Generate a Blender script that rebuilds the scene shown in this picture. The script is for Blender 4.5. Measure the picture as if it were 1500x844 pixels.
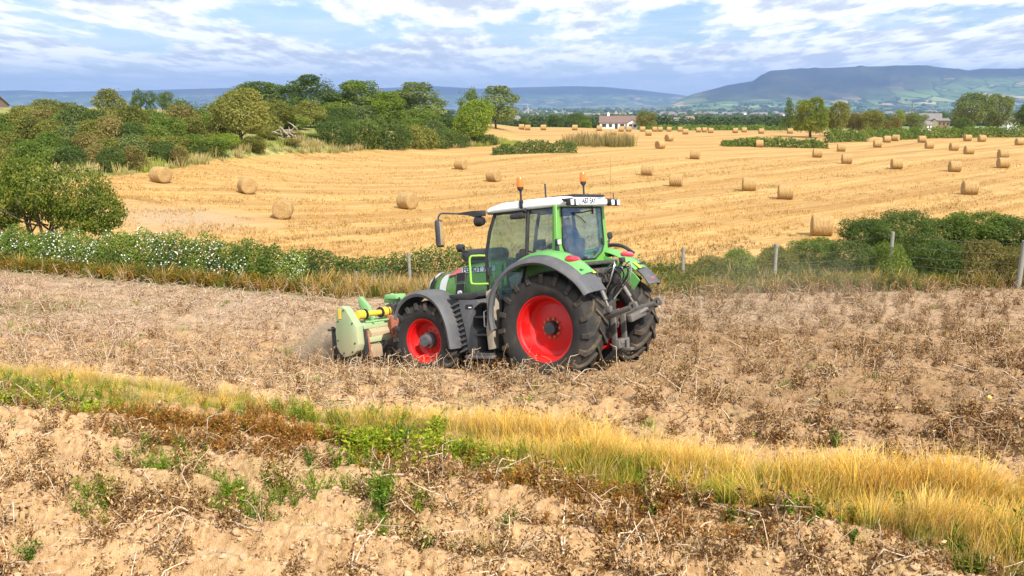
import bpy, bmesh, math, random
import numpy as np
from mathutils import Vector, Matrix

for _o in list(bpy.data.objects): bpy.data.objects.remove(_o)
S = bpy.context.scene
COL = S.collection
R_ = math.radians
random.seed(7)
RNG = np.random.default_rng(11)

# ------------------------------------------------------------------ camera
CAMZ = 5.0                       # the drone hovers five metres above the tractor's ground
FPX = 1300.0
PITCH = math.atan(272 / FPX)
cam_d = bpy.data.cameras.new('camera')
cam_d.sensor_width = 36.0
cam_d.lens = 36.0 * FPX / 1500.0
cam_d.clip_start = 0.1
cam_d.clip_end = 60000
cam = bpy.data.objects.new('camera', cam_d)
COL.objects.link(cam)
cam.location = (0, 0, CAMZ)
cam.rotation_euler = (math.pi / 2 - PITCH, 0, 0)
S.camera = cam
S.cycles.transparent_max_bounces = 20
S.cycles.volume_bounces = 0
S.cycles.max_bounces = 8

# ------------------------------------------------------------------ sun, sky, exposure
SUN_AZ, SUN_EL = R_(31), R_(45)      # azimuth measured from behind the camera towards the right
sun_dir = Vector((math.sin(SUN_AZ) * math.cos(SUN_EL), -math.cos(SUN_AZ) * math.cos(SUN_EL), math.sin(SUN_EL)))
sd = bpy.data.lights.new('sun', 'SUN')
sd.energy = 5.0
sd.angle = R_(0.55)
sd.color = (1.0, 0.945, 0.86)
sun = bpy.data.objects.new('sun', sd)
COL.objects.link(sun)
sun.rotation_euler = (-sun_dir).to_track_quat('-Z', 'Y').to_euler()
sun.location = (0, -30, 60)

S.view_settings.view_transform = 'Standard'
S.view_settings.look = 'None'
S.view_settings.gamma = 1.0
S.view_settings.exposure = 0.50
S.view_settings.use_curve_mapping = False

world = bpy.data.worlds.new('World')
S.world = world
world.use_nodes = True


class NT:
    """small helper round a node tree"""
    def __init__(s, tree):
        s.t = tree
        s.t.nodes.clear()

    def n(s, typ, ins=None, **props):
        nd = s.t.nodes.new(typ)
        for k, v in props.items():
            setattr(nd, k, v)
        for k, v in (ins or {}).items():
            sock = nd.inputs[k]
            if isinstance(v, bpy.types.NodeSocket):
                s.t.links.new(v, sock)
            elif isinstance(v, bpy.types.Node):
                s.t.links.new(v.outputs[0], sock)
            else:
                sock.default_value = v
        return nd

    def math(s, op, a, b=0.0, c=None, clamp=False):
        ins = {0: a, 1: b}
        if c is not None: ins[2] = c
        return s.n('ShaderNodeMath', ins, operation=op, use_clamp=clamp).outputs[0]

    def mix(s, f, a, b, blend='MIX'):
        nd = s.n('ShaderNodeMix', None, data_type='RGBA', blend_type=blend)
        for idx, v in ((0, f), (6, a), (7, b)):
            if isinstance(v, bpy.types.NodeSocket): s.t.links.new(v, nd.inputs[idx])
            else: nd.inputs[idx].default_value = v if idx == 0 else (tuple(v) + (1,))[:4]
        return nd.outputs[2]

    def noise(s, vec, scale, detail=4, rough=0.55, dist=0.0):
        nd = s.n('ShaderNodeTexNoise', {'Scale': scale, 'Detail': detail, 'Roughness': rough, 'Distortion': dist})
        if vec is not None: s.t.links.new(vec, nd.inputs['Vector'])
        return nd.outputs[0]

    def ramp(s, f, stops, interp='LINEAR'):
        nd = s.n('ShaderNodeValToRGB', {0: f})
        cr = nd.color_ramp
        cr.interpolation = interp
        while len(cr.elements) > 1: cr.elements.remove(cr.elements[-1])
        cr.elements[0].position = stops[0][0]
        cr.elements[0].color = (tuple(stops[0][1]) + (1,))[:4]
        for p, c in stops[1:]:
            e = cr.elements.new(p)
            e.color = (tuple(c) + (1,))[:4]
        return nd.outputs[0]

    def ss(s, x, a, b):
        return s.n('ShaderNodeMapRange', {0: x, 1: a, 2: b, 3: 0.0, 4: 1.0}, interpolation_type='SMOOTHSTEP').outputs[0]

    def mapping(s, vec, scale=(1, 1, 1), rot=(0, 0, 0), loc=(0, 0, 0)):
        return s.n('ShaderNodeMapping', {'Vector': vec, 'Scale': scale, 'Rotation': rot, 'Location': loc}).outputs[0]


w = NT(world.node_tree)
sky = w.n('ShaderNodeTexSky', sky_type='NISHITA', sun_disc=False)
sky.sun_elevation = SUN_EL
sky.sun_rotation = math.pi - SUN_AZ      # sun behind the camera
sky.altitude = 50
sky.air_density = 1.0
sky.dust_density = 0.6
sky.ozone_density = 1.5
tc = w.n('ShaderNodeTexCoord')
gen = tc.outputs['Generated']
sep = w.n('ShaderNodeSeparateXYZ', {0: gen})
zc = w.math('MAXIMUM', sep.outputs[2], 0.004)
zz = w.math('ADD', zc, 0.095)
px_ = w.math('DIVIDE', sep.outputs[0], zz)
py_ = w.math('DIVIDE', sep.outputs[1], zz)
cv = w.n('ShaderNodeCombineXYZ', {0: px_, 1: py_, 2: 0.0}).outputs[0]
big = w.noise(w.mapping(cv, (0.30, 0.30, 1), loc=(1.6, 3.1, 0)), 1.0, 3, 0.5)
c1 = w.noise(w.mapping(cv, (1.35, 0.58, 1), loc=(4.1, 0.3, 0)), 1.0, 10, 0.62, 0.0)
c2 = w.noise(w.mapping(cv, (1.35, 0.58, 1), loc=(4.1 - 0.04, 0.3 + 0.13, 0)), 1.0, 10, 0.62, 0.0)
wisps = w.noise(w.mapping(cv, (1.6, 2.6, 1), loc=(0, 7, 0)), 1.0, 7, 0.62, 0.4)
dens = w.math('ADD', c1, w.math('MULTIPLY', w.math('SUBTRACT', big, 0.5), 0.55))
cover = w.ss(dens, 0.40, 0.50)
# self shading: thick where the density keeps growing towards the sun
thick = w.ss(w.math('ADD', w.math('SUBTRACT', dens, 0.50), w.math('MULTIPLY', w.math('SUBTRACT', c2, c1), 2.0)), -0.07, 0.17)
cloud_col = w.ramp(thick, [(0.0, (12.4, 12.2, 11.9)), (0.3, (10.4, 10.5, 10.7)), (0.65, (8.0, 8.3, 8.8)), (1.0, (6.3, 6.7, 7.4))])
skyc = w.mix(1.0, sky.outputs[0], (1.0, 1.08, 1.22), 'MULTIPLY')
veil = w.math('MULTIPLY', w.ss(wisps, 0.35, 0.75), 0.65)
sky1 = w.mix(veil, skyc, (9.0, 9.7, 11.2))
hz = w.ss(sep.outputs[2], 0.008, 0.05)      # far clouds thin out towards the horizon
cov2 = w.math('MULTIPLY', cover, w.math('ADD', w.math('MULTIPLY', hz, 0.72), 0.25))
sky2 = w.mix(cov2, sky1, cloud_col)
lowband = w.math('MULTIPLY', w.math('SUBTRACT', 1.0, w.ss(sep.outputs[2], 0.0, 0.05)), 0.55)
sky3 = w.mix(lowband, sky2, (8.2, 9.2, 10.6))
bg = w.n('ShaderNodeBackground', {'Color': sky3, 'Strength': 0.090})
w.n('ShaderNodeOutputWorld', {'Surface': bg})

# ------------------------------------------------------------------ numbers: noise, terrain height
def _hash(ix, iy, seed):
    h = (ix.astype(np.int64) * 374761393 + iy.astype(np.int64) * 668265263 + seed * 1442695041) & 0x7fffffff
    h = ((h ^ (h >> 13)) * 1274126177) & 0x7fffffff
    return ((h ^ (h >> 16)) & 0xffff) / 65535.0


def vnoise(x, y, seed=0):
    x = np.asarray(x, float); y = np.asarray(y, float)
    ix = np.floor(x); iy = np.floor(y)
    fx = x - ix; fy = y - iy
    fx = fx * fx * (3 - 2 * fx); fy = fy * fy * (3 - 2 * fy)
    a = _hash(ix, iy, seed); b = _hash(ix + 1, iy, seed); c = _hash(ix, iy + 1, seed); d = _hash(ix + 1, iy + 1, seed)
    return (a * (1 - fx) + b * fx) * (1 - fy) + (c * (1 - fx) + d * fx) * fy


def fbm(x, y, octv=4, seed=0, rough=0.5):
    s = 0; a = 1; tot = 0
    for i in range(octv):
        s = s + a * vnoise(x * 2 ** i + 17.3 * i, y * 2 ** i - 9.1 * i, seed + i); tot += a; a *= rough
    return s / tot


def sstep(a, b, x):
    t = np.clip((np.asarray(x, float) - a) / (b - a), 0, 1)
    return t * t * (3 - 2 * t)


def ratio(py):                                 # drop per metre of distance for a picture row
    v = (422 - py) / FPX
    return (-math.sin(PITCH) + v * math.cos(PITCH)) / (math.cos(PITCH) + v * math.sin(PITCH))


ROWSLOPE = 0.378
_PY = [0, 3, 6.6, 9, 12.5, 14.6, 16.2, 17.76, 20, 23, 26, 32, 40]
_PZ = [-3.3, -3.5, -3.85, -4.12, -4.44, -4.71, -4.98, -5.20, -5.36, -5.47, -5.58, -5.7, -5.8]
_BX = [-40, -28, -17, -11, -5, 0, 5, 9, 15.6, 22, 40]
_BY = [38, 34, 30, 27.7, 25.6, 25.4, 25.8, 26.3, 27.0, 28, 31]


def edge_y(x): return np.interp(x, _BX, _BY)


def row_t(x, y): return (y + ROWSLOPE * x) / math.sqrt(1 + ROWSLOPE ** 2)


def near_mask(x, y): return 1 - sstep(-1.2, 0.1, y - edge_y(x))


def H_rel(x, y, fine=True):
    x = np.asarray(x, float); y = np.asarray(y, float)
    P = np.interp(y, _PY, _PZ) - 0.0
    P = P + 0.055 * (x - 1.3) * np.exp(-((x - 0.5) ** 2 + (y - 16.5) ** 2) / 30.0)
    F = np.interp(y, [30, 43, 60, 90, 102, 122, 160, 200, 260, 400, 900, 2500, 6000, 12000, 30000],
                  [-7.2, -7.7, -7.85, -8.0, -7.8, -6.9, -6.3, -6.1, -7.0, -11.6, -21, -45, -58, -60, -64])
    F = F - 0.9 * sstep(10, 45, x) * sstep(95, 150, y) * (1 - sstep(260, 400, y))
    F = F + 2.2 * sstep(-6, -34, x) * (1 - sstep(260, 420, y)) * sstep(38, 62, y)
    # the scrub stands on a bank that climbs away from the field corner
    yb2 = np.interp(x, [-60, -44, -32, -26, -20, -15, -2, 4], [72, 74, 70, 92, 116, 130, 142, 150])
    F = F + 1.3 * sstep(2, 20, y - yb2) * sstep(4, -6, x) * (1 - sstep(200, 330, y))
    F = F + 2.0 * sstep(-34, -70, x) * (1 - sstep(260, 420, y)) * sstep(55, 80, y)
    F = F - 5.5 * sstep(150, 250, y) * sstep(-0.05, -0.22, x / np.maximum(y, 1)) * (1 - sstep(420, 900, y))
    d = y - edge_y(x)
    z = P + (F - P) * sstep(0.3, 13.5, d)
    z = z + 0.13 * np.exp(-(((x - 0.4) / 2.6) ** 2 + ((y + 0.75 * x - 14.0) / 0.8) ** 2))     # soil heaped beside the wheel track
    z = z + 0.25 * (fbm(x / 9, y / 9, 3, 5) - 0.5) * sstep(30, 45, y) * (1 - sstep(400, 800, y))
    return z


def H_fine(x, y):
    """near field with its potato ridges and clods"""
    z = H_rel(x, y)
    t = row_t(x, y)
    al = (x - ROWSLOPE * y) / 1.07
    m = near_mask(x, y)
    wob = 0.16 * (fbm(al / 1.3, t / 1.3, 2, 31) - 0.5) * 2
    ph = (t + wob) / 0.9 * 2 * np.pi
    amp = 0.120 + 0.035 * (fbm(al / 2.2, t / 2.2, 2, 41) - 0.5) * 2
    amp = amp * (1 - 0.5 * sstep(18, 24, y)) * (1 + 0.45 * (1 - sstep(8, 11, y)))
    amp = amp * (1 + 0.65 * sstep(10.5, 12, y) * sstep(-1, 3, x))
    ridge = amp * (np.cos(ph) + 0.18 * np.cos(2 * ph))
    n1 = fbm(x / 0.55, y / 0.55, 3, 3) - 0.5
    n2 = fbm(x / 0.16, y / 0.16, 3, 9, 0.6) - 0.5
    clod = 0.13 * n1 + 0.075 * n2 * (0.55 + 1.2 * sstep(0.4, 0.75, fbm(x / 0.8, y / 0.8, 2, 77)))
    n3 = np.abs(fbm(x / 0.075, y / 0.075, 2, 23, 0.6) - 0.5)
    clod = clod + 0.035 * (0.25 - n3) * (1 - sstep(10, 14, y))
    crk = np.abs(fbm(x / 0.34 + 3, y / 0.34, 3, 19) - 0.5)
    clod = clod - 0.065 * (1 - sstep(0.0, 0.035, crk)) * (1 - sstep(9, 14, y))
    return z + m * (ridge + clod) + (1 - m) * 0.12 * n1 * (1 - sstep(40, 60, y))


# mountains on the skyline
_MX = [u for u in (-1.2, 0.16, 0.185, 0.215, 0.238, 0.265, 0.273, 0.283, 0.308, 0.346, 0.392, 0.446, 0.469, 0.5, 0.515, 0.554, 0.577, 0.65, 0.8, 1.2)]
_MP = [153, 149, 143.5, 133, 125, 119, 111, 104.5, 102, 100, 98, 96.5, 99.5, 104, 101, 101, 98, 96, 100, 104]
_LX = [-1.2, -0.577, -0.538, -0.5, -0.43, -0.323, -0.312, -0.27, -0.2, -0.085, -0.038, 0.038, 0.062, 0.1, 0.146, 0.185, 0.2, 0.23, 1.2]
_LP = [132, 133.5, 132.5, 135, 133.5, 129.5, 129, 133, 132, 126.5, 130, 127.5, 126.5, 127.5, 133, 140, 144, 149, 150]


def H_far(x, y):
    z = H_rel(x, y)
    u = x / y
    nz = fbm(u * 55, y / 900, 4, 51)
    top = np.interp(u, _MX, [ratio(p) for p in _MP])
    y0 = 9500.0
    prof = sstep(6200, y0, y)
    prof = 0.35 * prof + 0.65 * prof ** 2.2
    zr = top * y0 + 62
    rise = (zr * prof * (0.88 + 0.24 * nz * (1 - sstep(9000, 9500, y)) + 0.12 * sstep(9000, 9500, y)))
    drop = 1 - 0.9 * sstep(10200, 14000, y)
    m1 = np.maximum(rise * drop, 0) * sstep(0.15, 0.2, u)
    topl = np.interp(u, _LX, [ratio(p) for p in _LP])
    y1 = 15500.0
    prof2 = sstep(12600, y1, y) ** 1.4
    m2 = np.maximum((topl * y1 + 64) * prof2 * (0.9 + 0.2 * fbm(u * 40, y / 1300, 4, 61) * (1 - sstep(15000, 15500, y)) + 0.1 * sstep(15000, 15500, y)), 0) * (1 - 0.8 * sstep(16000, 20000, y))
    # the sea loch on the left
    sea = (1 - sstep(-0.12, -0.02, u + 0.05 * (fbm(y / 900, u * 3, 2, 8) - 0.5))) * sstep(2400, 3400, y) * (1 - sstep(12200, 12900, y))
    z = np.where(z < -40, z + 3 * (fbm(x / 700, y / 700, 3, 12) - 0.5), z)
    z = z - 16 * sea
    return np.maximum(z, -76) + m1 + m2


def terr(x, y):
    """terrain height in the scene's own z at one point"""
    x = float(x); y = float(y)
    if y < 33.5: return float(H_fine(x, y)) + CAMZ
    if y < 420: return float(H_rel(x, y)) + CAMZ
    return float(H_far(x, y)) + CAMZ


def cast(px, py):
    """where the ground lies that the photograph shows at this pixel"""
    u = (px - 750) / FPX; v = (422 - py) / FPX
    d = np.array([u, math.cos(PITCH) + v * math.sin(PITCH), -math.sin(PITCH) + v * math.cos(PITCH)])
    d = d / d[1]
    ys = np.concatenate([np.arange(4, 60, 0.1), np.geomspace(60, 20000, 1500)])
    zs = np.where(ys < 420, H_rel(d[0] * ys, ys), H_far(d[0] * ys, ys))
    below = d[2] * ys <= zs
    k = int(np.argmax(below)) if below.any() else len(ys) - 1
    y = ys[k]
    return float(d[0] * y), float(y), terr(d[0] * y, y)


def atdist(px, y):
    """ground point straight below a picture column at a given distance"""
    x = (px - 750) / FPX * y * (math.cos(PITCH) + 0.15 * math.sin(PITCH))
    return x, y, terr(x, y)

# ------------------------------------------------------------------ object helpers
def tag(o, label=None, cat=None, group=None, kind=None):
    if label: o['label'] = label
    if cat: o['category'] = cat
    if group: o['group'] = group
    if kind: o['kind'] = kind
    return o


def empty(name, loc=(0, 0, 0), rz=0.0, parent=None):
    o = bpy.data.objects.new(name, None)
    o.empty_display_size = 0.2
    COL.objects.link(o)
    o.location = loc
    o.rotation_euler = (0, 0, rz)
    if parent: o.parent = parent
    return o


def link(name, me, parent=None, loc=None):
    o = bpy.data.objects.new(name, me)
    COL.objects.link(o)
    if parent: o.parent = parent
    if loc is not None: o.location = loc
    return o


def np_mesh(name, V, F, mat=None, smooth=False, attrs=None, mi=None):
    """mesh from numpy arrays; F is (n,3) or (n,4)"""
    me = bpy.data.meshes.new(name)
    V = np.ascontiguousarray(V, dtype=np.float32); F = np.ascontiguousarray(F, dtype=np.int32)
    nv, (nf, k) = len(V), F.shape
    me.vertices.add(nv); me.vertices.foreach_set('co', V.ravel())
    me.loops.add(nf * k); me.loops.foreach_set('vertex_index', F.ravel())
    me.polygons.add(nf)
    me.polygons.foreach_set('loop_start', np.arange(0, nf * k, k, dtype=np.int32))
    me.polygons.foreach_set('loop_total', np.full(nf, k, dtype=np.int32))
    mats = mat if isinstance(mat, (list, tuple)) else [mat]
    for m in mats:
        if m: me.materials.append(m)
    if mi is not None: me.polygons.foreach_set('material_index', np.ascontiguousarray(mi, dtype=np.int32))
    me.update(calc_edges=True)
    if smooth: me.polygons.foreach_set('use_smooth', np.ones(nf, dtype=bool))
    for an, arr in (attrs or {}).items():
        arr = np.asarray(arr, dtype=np.float32)
        if arr.ndim == 2:
            a = me.attributes.new(an, 'FLOAT_COLOR', 'POINT')
            if arr.shape[1] == 3: arr = np.concatenate([arr, np.ones((len(arr), 1), np.float32)], 1)
            a.data.foreach_set('color', arr.ravel())
        else:
            a = me.attributes.new(an, 'FLOAT', 'POINT'); a.data.foreach_set('value', arr)
    return me


def grid_faces(nr, nc):
    i = np.arange(nr - 1)[:, None] * nc + np.arange(nc - 1)[None, :]
    i = i.ravel()
    return np.stack([i, i + 1, i + nc + 1, i + nc], 1)


def new_mat(name):
    m = bpy.data.materials.new(name)
    m.use_nodes = True
    return m, NT(m.node_tree)


def principled(nt, **ins):
    p = nt.n('ShaderNodeBsdfPrincipled')
    for k, v in ins.items():
        k = k.replace('_', ' ')
        if isinstance(v, bpy.types.NodeSocket): nt.t.links.new(v, p.inputs[k])
        else: p.inputs[k].default_value = (tuple(v) + (1,))[:4] if isinstance(v, (tuple, list)) and k.endswith('Color') else v
    return p


def out(nt, sh):
    nt.n('ShaderNodeOutputMaterial', {'Surface': sh})


def attr(nt, name, o=0):
    return nt.n('ShaderNodeAttribute', attribute_name=name).outputs[o]

def objpos(nt): return nt.n('ShaderNodeTexCoord').outputs['Object']
# ------------------------------------------------------------------ ground materials
def soil_material():
    m, t = new_mat('field_soil')
    pos = objpos(t)
    a = attr(t, 'mask', 0)
    s = t.n('ShaderNodeSeparateColor', {0: a})
    n1 = t.noise(pos, 1.1, 6, 0.6)
    n2 = t.noise(pos, 14, 6, 0.65)
    n3 = t.noise(pos, 70, 3, 0.6)
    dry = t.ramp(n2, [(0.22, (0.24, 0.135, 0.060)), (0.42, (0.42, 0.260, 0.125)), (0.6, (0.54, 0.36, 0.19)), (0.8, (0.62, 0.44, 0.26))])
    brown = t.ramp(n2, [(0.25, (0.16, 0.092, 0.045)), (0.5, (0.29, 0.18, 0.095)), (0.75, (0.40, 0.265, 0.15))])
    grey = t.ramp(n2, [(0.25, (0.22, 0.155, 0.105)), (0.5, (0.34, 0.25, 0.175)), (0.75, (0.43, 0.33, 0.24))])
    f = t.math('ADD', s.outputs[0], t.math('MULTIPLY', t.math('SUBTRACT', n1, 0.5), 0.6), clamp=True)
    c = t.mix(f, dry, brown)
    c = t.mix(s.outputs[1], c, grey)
    green = t.ramp(n2, [(0.3, (0.05, 0.07, 0.02)), (0.5, (0.11, 0.12, 0.035)), (0.7, (0.20, 0.17, 0.06))])
    c = t.mix(s.outputs[2], c, green)
    specks = t.ss(n3, 0.66, 0.72)
    c = t.mix(t.math('MULTIPLY', specks, 0.35), c, (0.62, 0.55, 0.44))
    h = t.math('ADD', t.math('MULTIPLY', n2, 0.6), t.math('MULTIPLY', n3, 0.3))
    b = t.n('ShaderNodeBump', {'Strength': 0.9, 'Distance': 0.05, 'Height': h})
    p = principled(t, Base_Color=c, Roughness=0.95, Normal=b.outputs[0])
    p.inputs['Specular IOR Level'].default_value = 0.15
    out(t, p)
    return m


def stubble_material():
    m, t = new_mat('stubble_ground')
    pos = objpos(t)
    a = attr(t, 'mask', 0)
    s = t.n('ShaderNodeSeparateColor', {0: a})
    ang = R_(43)
    v1 = t.mapping(pos, (1, 1, 1), (0, 0, -ang))
    st = t.mapping(v1, (0.05, 1.0, 1))          # long streaks along the combine's passes
    wob = t.noise(t.mapping(pos, (0.03, 0.03, 1)), 1, 3)
    e1 = t.noise(st, 0.42, 5, 0.6, 0.3)
    e2 = t.noise(t.mapping(v1, (0.10, 2.4, 1)), 1.0, 4, 0.6)
    fine = t.noise(t.mapping(v1, (0.8, 6.0, 1)), 1.6, 5, 0.7)
    # headland passes run along the hedge instead
    v2 = t.mapping(pos, (1, 1, 1), (0, 0, R_(20)))
    h1 = t.noise(t.mapping(v2, (0.05, 1.0, 1)), 0.5, 5, 0.6, 0.3)
    head = s.outputs[1]
    e = t.n('ShaderNodeMix', {0: head, 2: e1, 3: h1}).outputs[0]
    sp = t.n('ShaderNodeSeparateXYZ', {0: v1})
    tram = t.math('ABSOLUTE', t.math('SUBTRACT', t.math('FRACT', t.math('MULTIPLY', t.math('ADD', sp.outputs[1], t.math('MULTIPLY', wob, 2.0)), 1 / 5.6)), 0.5))
    tr = t.math('SUBTRACT', 1.0, t.ss(tram, 0.03, 0.09))
    pale = (0.53, 0.335, 0.118)
    mid = (0.42, 0.245, 0.072)
    dark = (0.22, 0.10, 0.022)
    c = t.ramp(e, [(0.28, dark), (0.42, mid), (0.56, pale), (0.75, (0.58, 0.36, 0.125))])
    c = t.mix(t.math('MULTIPLY', t.ss(e2, 0.42, 0.62), 0.55), c, dark)
    c = t.mix(t.math('MULTIPLY', t.math('MULTIPLY', tr, 0.65), t.math('SUBTRACT', 1.0, head)), c, (0.34, 0.21, 0.085))
    c = t.mix(t.math('MULTIPLY', t.ss(fine, 0.40, 0.62), 0.34), c, (0.62, 0.42, 0.17))
    f2 = t.noise(pos, 3.2, 5, 0.8)
    c = t.mix(t.math('MULTIPLY', t.ss(f2, 0.52, 0.66), 0.34), c, (0.33, 0.19, 0.07))
    gr = t.noise(pos, 9.0, 4, 0.75)
    c = t.mix(t.math('MULTIPLY', t.ss(gr, 0.50, 0.62), 0.45), c, (0.30, 0.165, 0.05))
    c = t.mix(t.math('MULTIPLY', t.ss(gr, 0.47, 0.36), 0.35), c, (0.64, 0.44, 0.19))
    band = t.math('SINE', t.math('MULTIPLY', t.math('ADD', sp.outputs[1], t.math('MULTIPLY', wob, 1.2)), 2 * math.pi / 6.4))
    c = t.mix(t.math('MULTIPLY', t.math('MULTIPLY', t.ss(band, 0.1, 0.9), 0.34), t.math('SUBTRACT', 1.0, head)), c, (0.30, 0.15, 0.04))
    # bare earth patch
    c = t.mix(s.outputs[2], c, t.ramp(f2, [(0.3, (0.30, 0.21, 0.13)), (0.7, (0.46, 0.33, 0.19))]))
    gn = t.noise(pos, 0.9, 6, 0.65)
    g = t.ramp(gn, [(0.3, (0.075, 0.10, 0.02)), (0.48, (0.17, 0.19, 0.045)), (0.62, (0.40, 0.33, 0.12)), (0.8, (0.50, 0.38, 0.17))])
    gm = t.math('ADD', s.outputs[0], t.math('MULTIPLY', t.math('SUBTRACT', gn, 0.5), 0.8), clamp=True)
    c = t.mix(t.ss(gm, 0.4, 0.6), c, g)
    b = t.n('ShaderNodeBump', {'Strength': 0.5, 'Distance': 0.12, 'Height': t.math('ADD', t.math('ADD', fine, e), f2)})
    p = principled(t, Base_Color=c, Roughness=0.9, Normal=b.outputs[0])
    p.inputs['Specular IOR Level'].default_value = 0.2
    out(t, p)
    return m


def valley_material():
    m, t = new_mat('valley_farmland')
    pos = objpos(t)
    a = attr(t, 'mask', 0)
    s = t.n('ShaderNodeSeparateColor', {0: a})
    warp = t.n('ShaderNodeTexNoise', {'Vector': pos, 'Scale': 0.002, 'Detail': 3.0})
    vm = t.n('ShaderNodeVectorMath', {0: pos, 1: t.n('ShaderNodeVectorMath', {0: warp.outputs[1], 'Scale': 260.0}, operation='SCALE').outputs[0]}, operation='ADD').outputs[0]
    v = t.mapping(vm, (0.0052, 0.0036, 0.0), (0, 0, 0.5))
    vo = t.n('ShaderNodeTexVoronoi', {'Vector': v, 'Scale': 1.0}, feature='F1', distance='CHEBYCHEV')
    ed = t.n('ShaderNodeTexVoronoi', {'Vector': v, 'Scale': 1.0}, feature='DISTANCE_TO_EDGE')
    sc = t.n('ShaderNodeSeparateColor', {0: vo.outputs['Color']})
    field = t.ramp(sc.outputs[0], [(0.0, (0.10, 0.16, 0.045)), (0.3, (0.13, 0.21, 0.055)), (0.5, (0.17, 0.25, 0.07)), (0.62, (0.24, 0.30, 0.10)), (0.75, (0.42, 0.34, 0.16)), (0.88, (0.12, 0.15, 0.06))], 'CONSTANT')
    n = t.noise(pos, 0.004, 5, 0.6)
    moor = t.ramp(t.noise(pos, 0.0016, 6, 0.6), [(0.3, (0.012, 0.018, 0.016)), (0.5, (0.025, 0.030, 0.022)), (0.7, (0.065, 0.068, 0.04))])  # moorland, darkened so its colour carries the cloud shadow on the mountain
    hedge = t.ss(ed.outputs[0], 0.02, 0.055)
    c = t.mix(hedge, (0.03, 0.045, 0.02), field)
    wood = t.ss(n, 0.53, 0.58)
    c = t.mix(t.math('MULTIPLY', wood, s.outputs[1]), c, (0.032, 0.05, 0.02))
    c = t.mix(s.outputs[0], c, moor)
    c = t.mix(s.outputs[2], c, (0.16, 0.14, 0.12))
    p = principled(t, Base_Color=c, Roughness=0.95)
    p.inputs['Specular IOR Level'].default_value = 0.1
    out(t, p)
    return m


M_soil, M_stub, M_valley = soil_material(), stubble_material(), valley_material()


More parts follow.
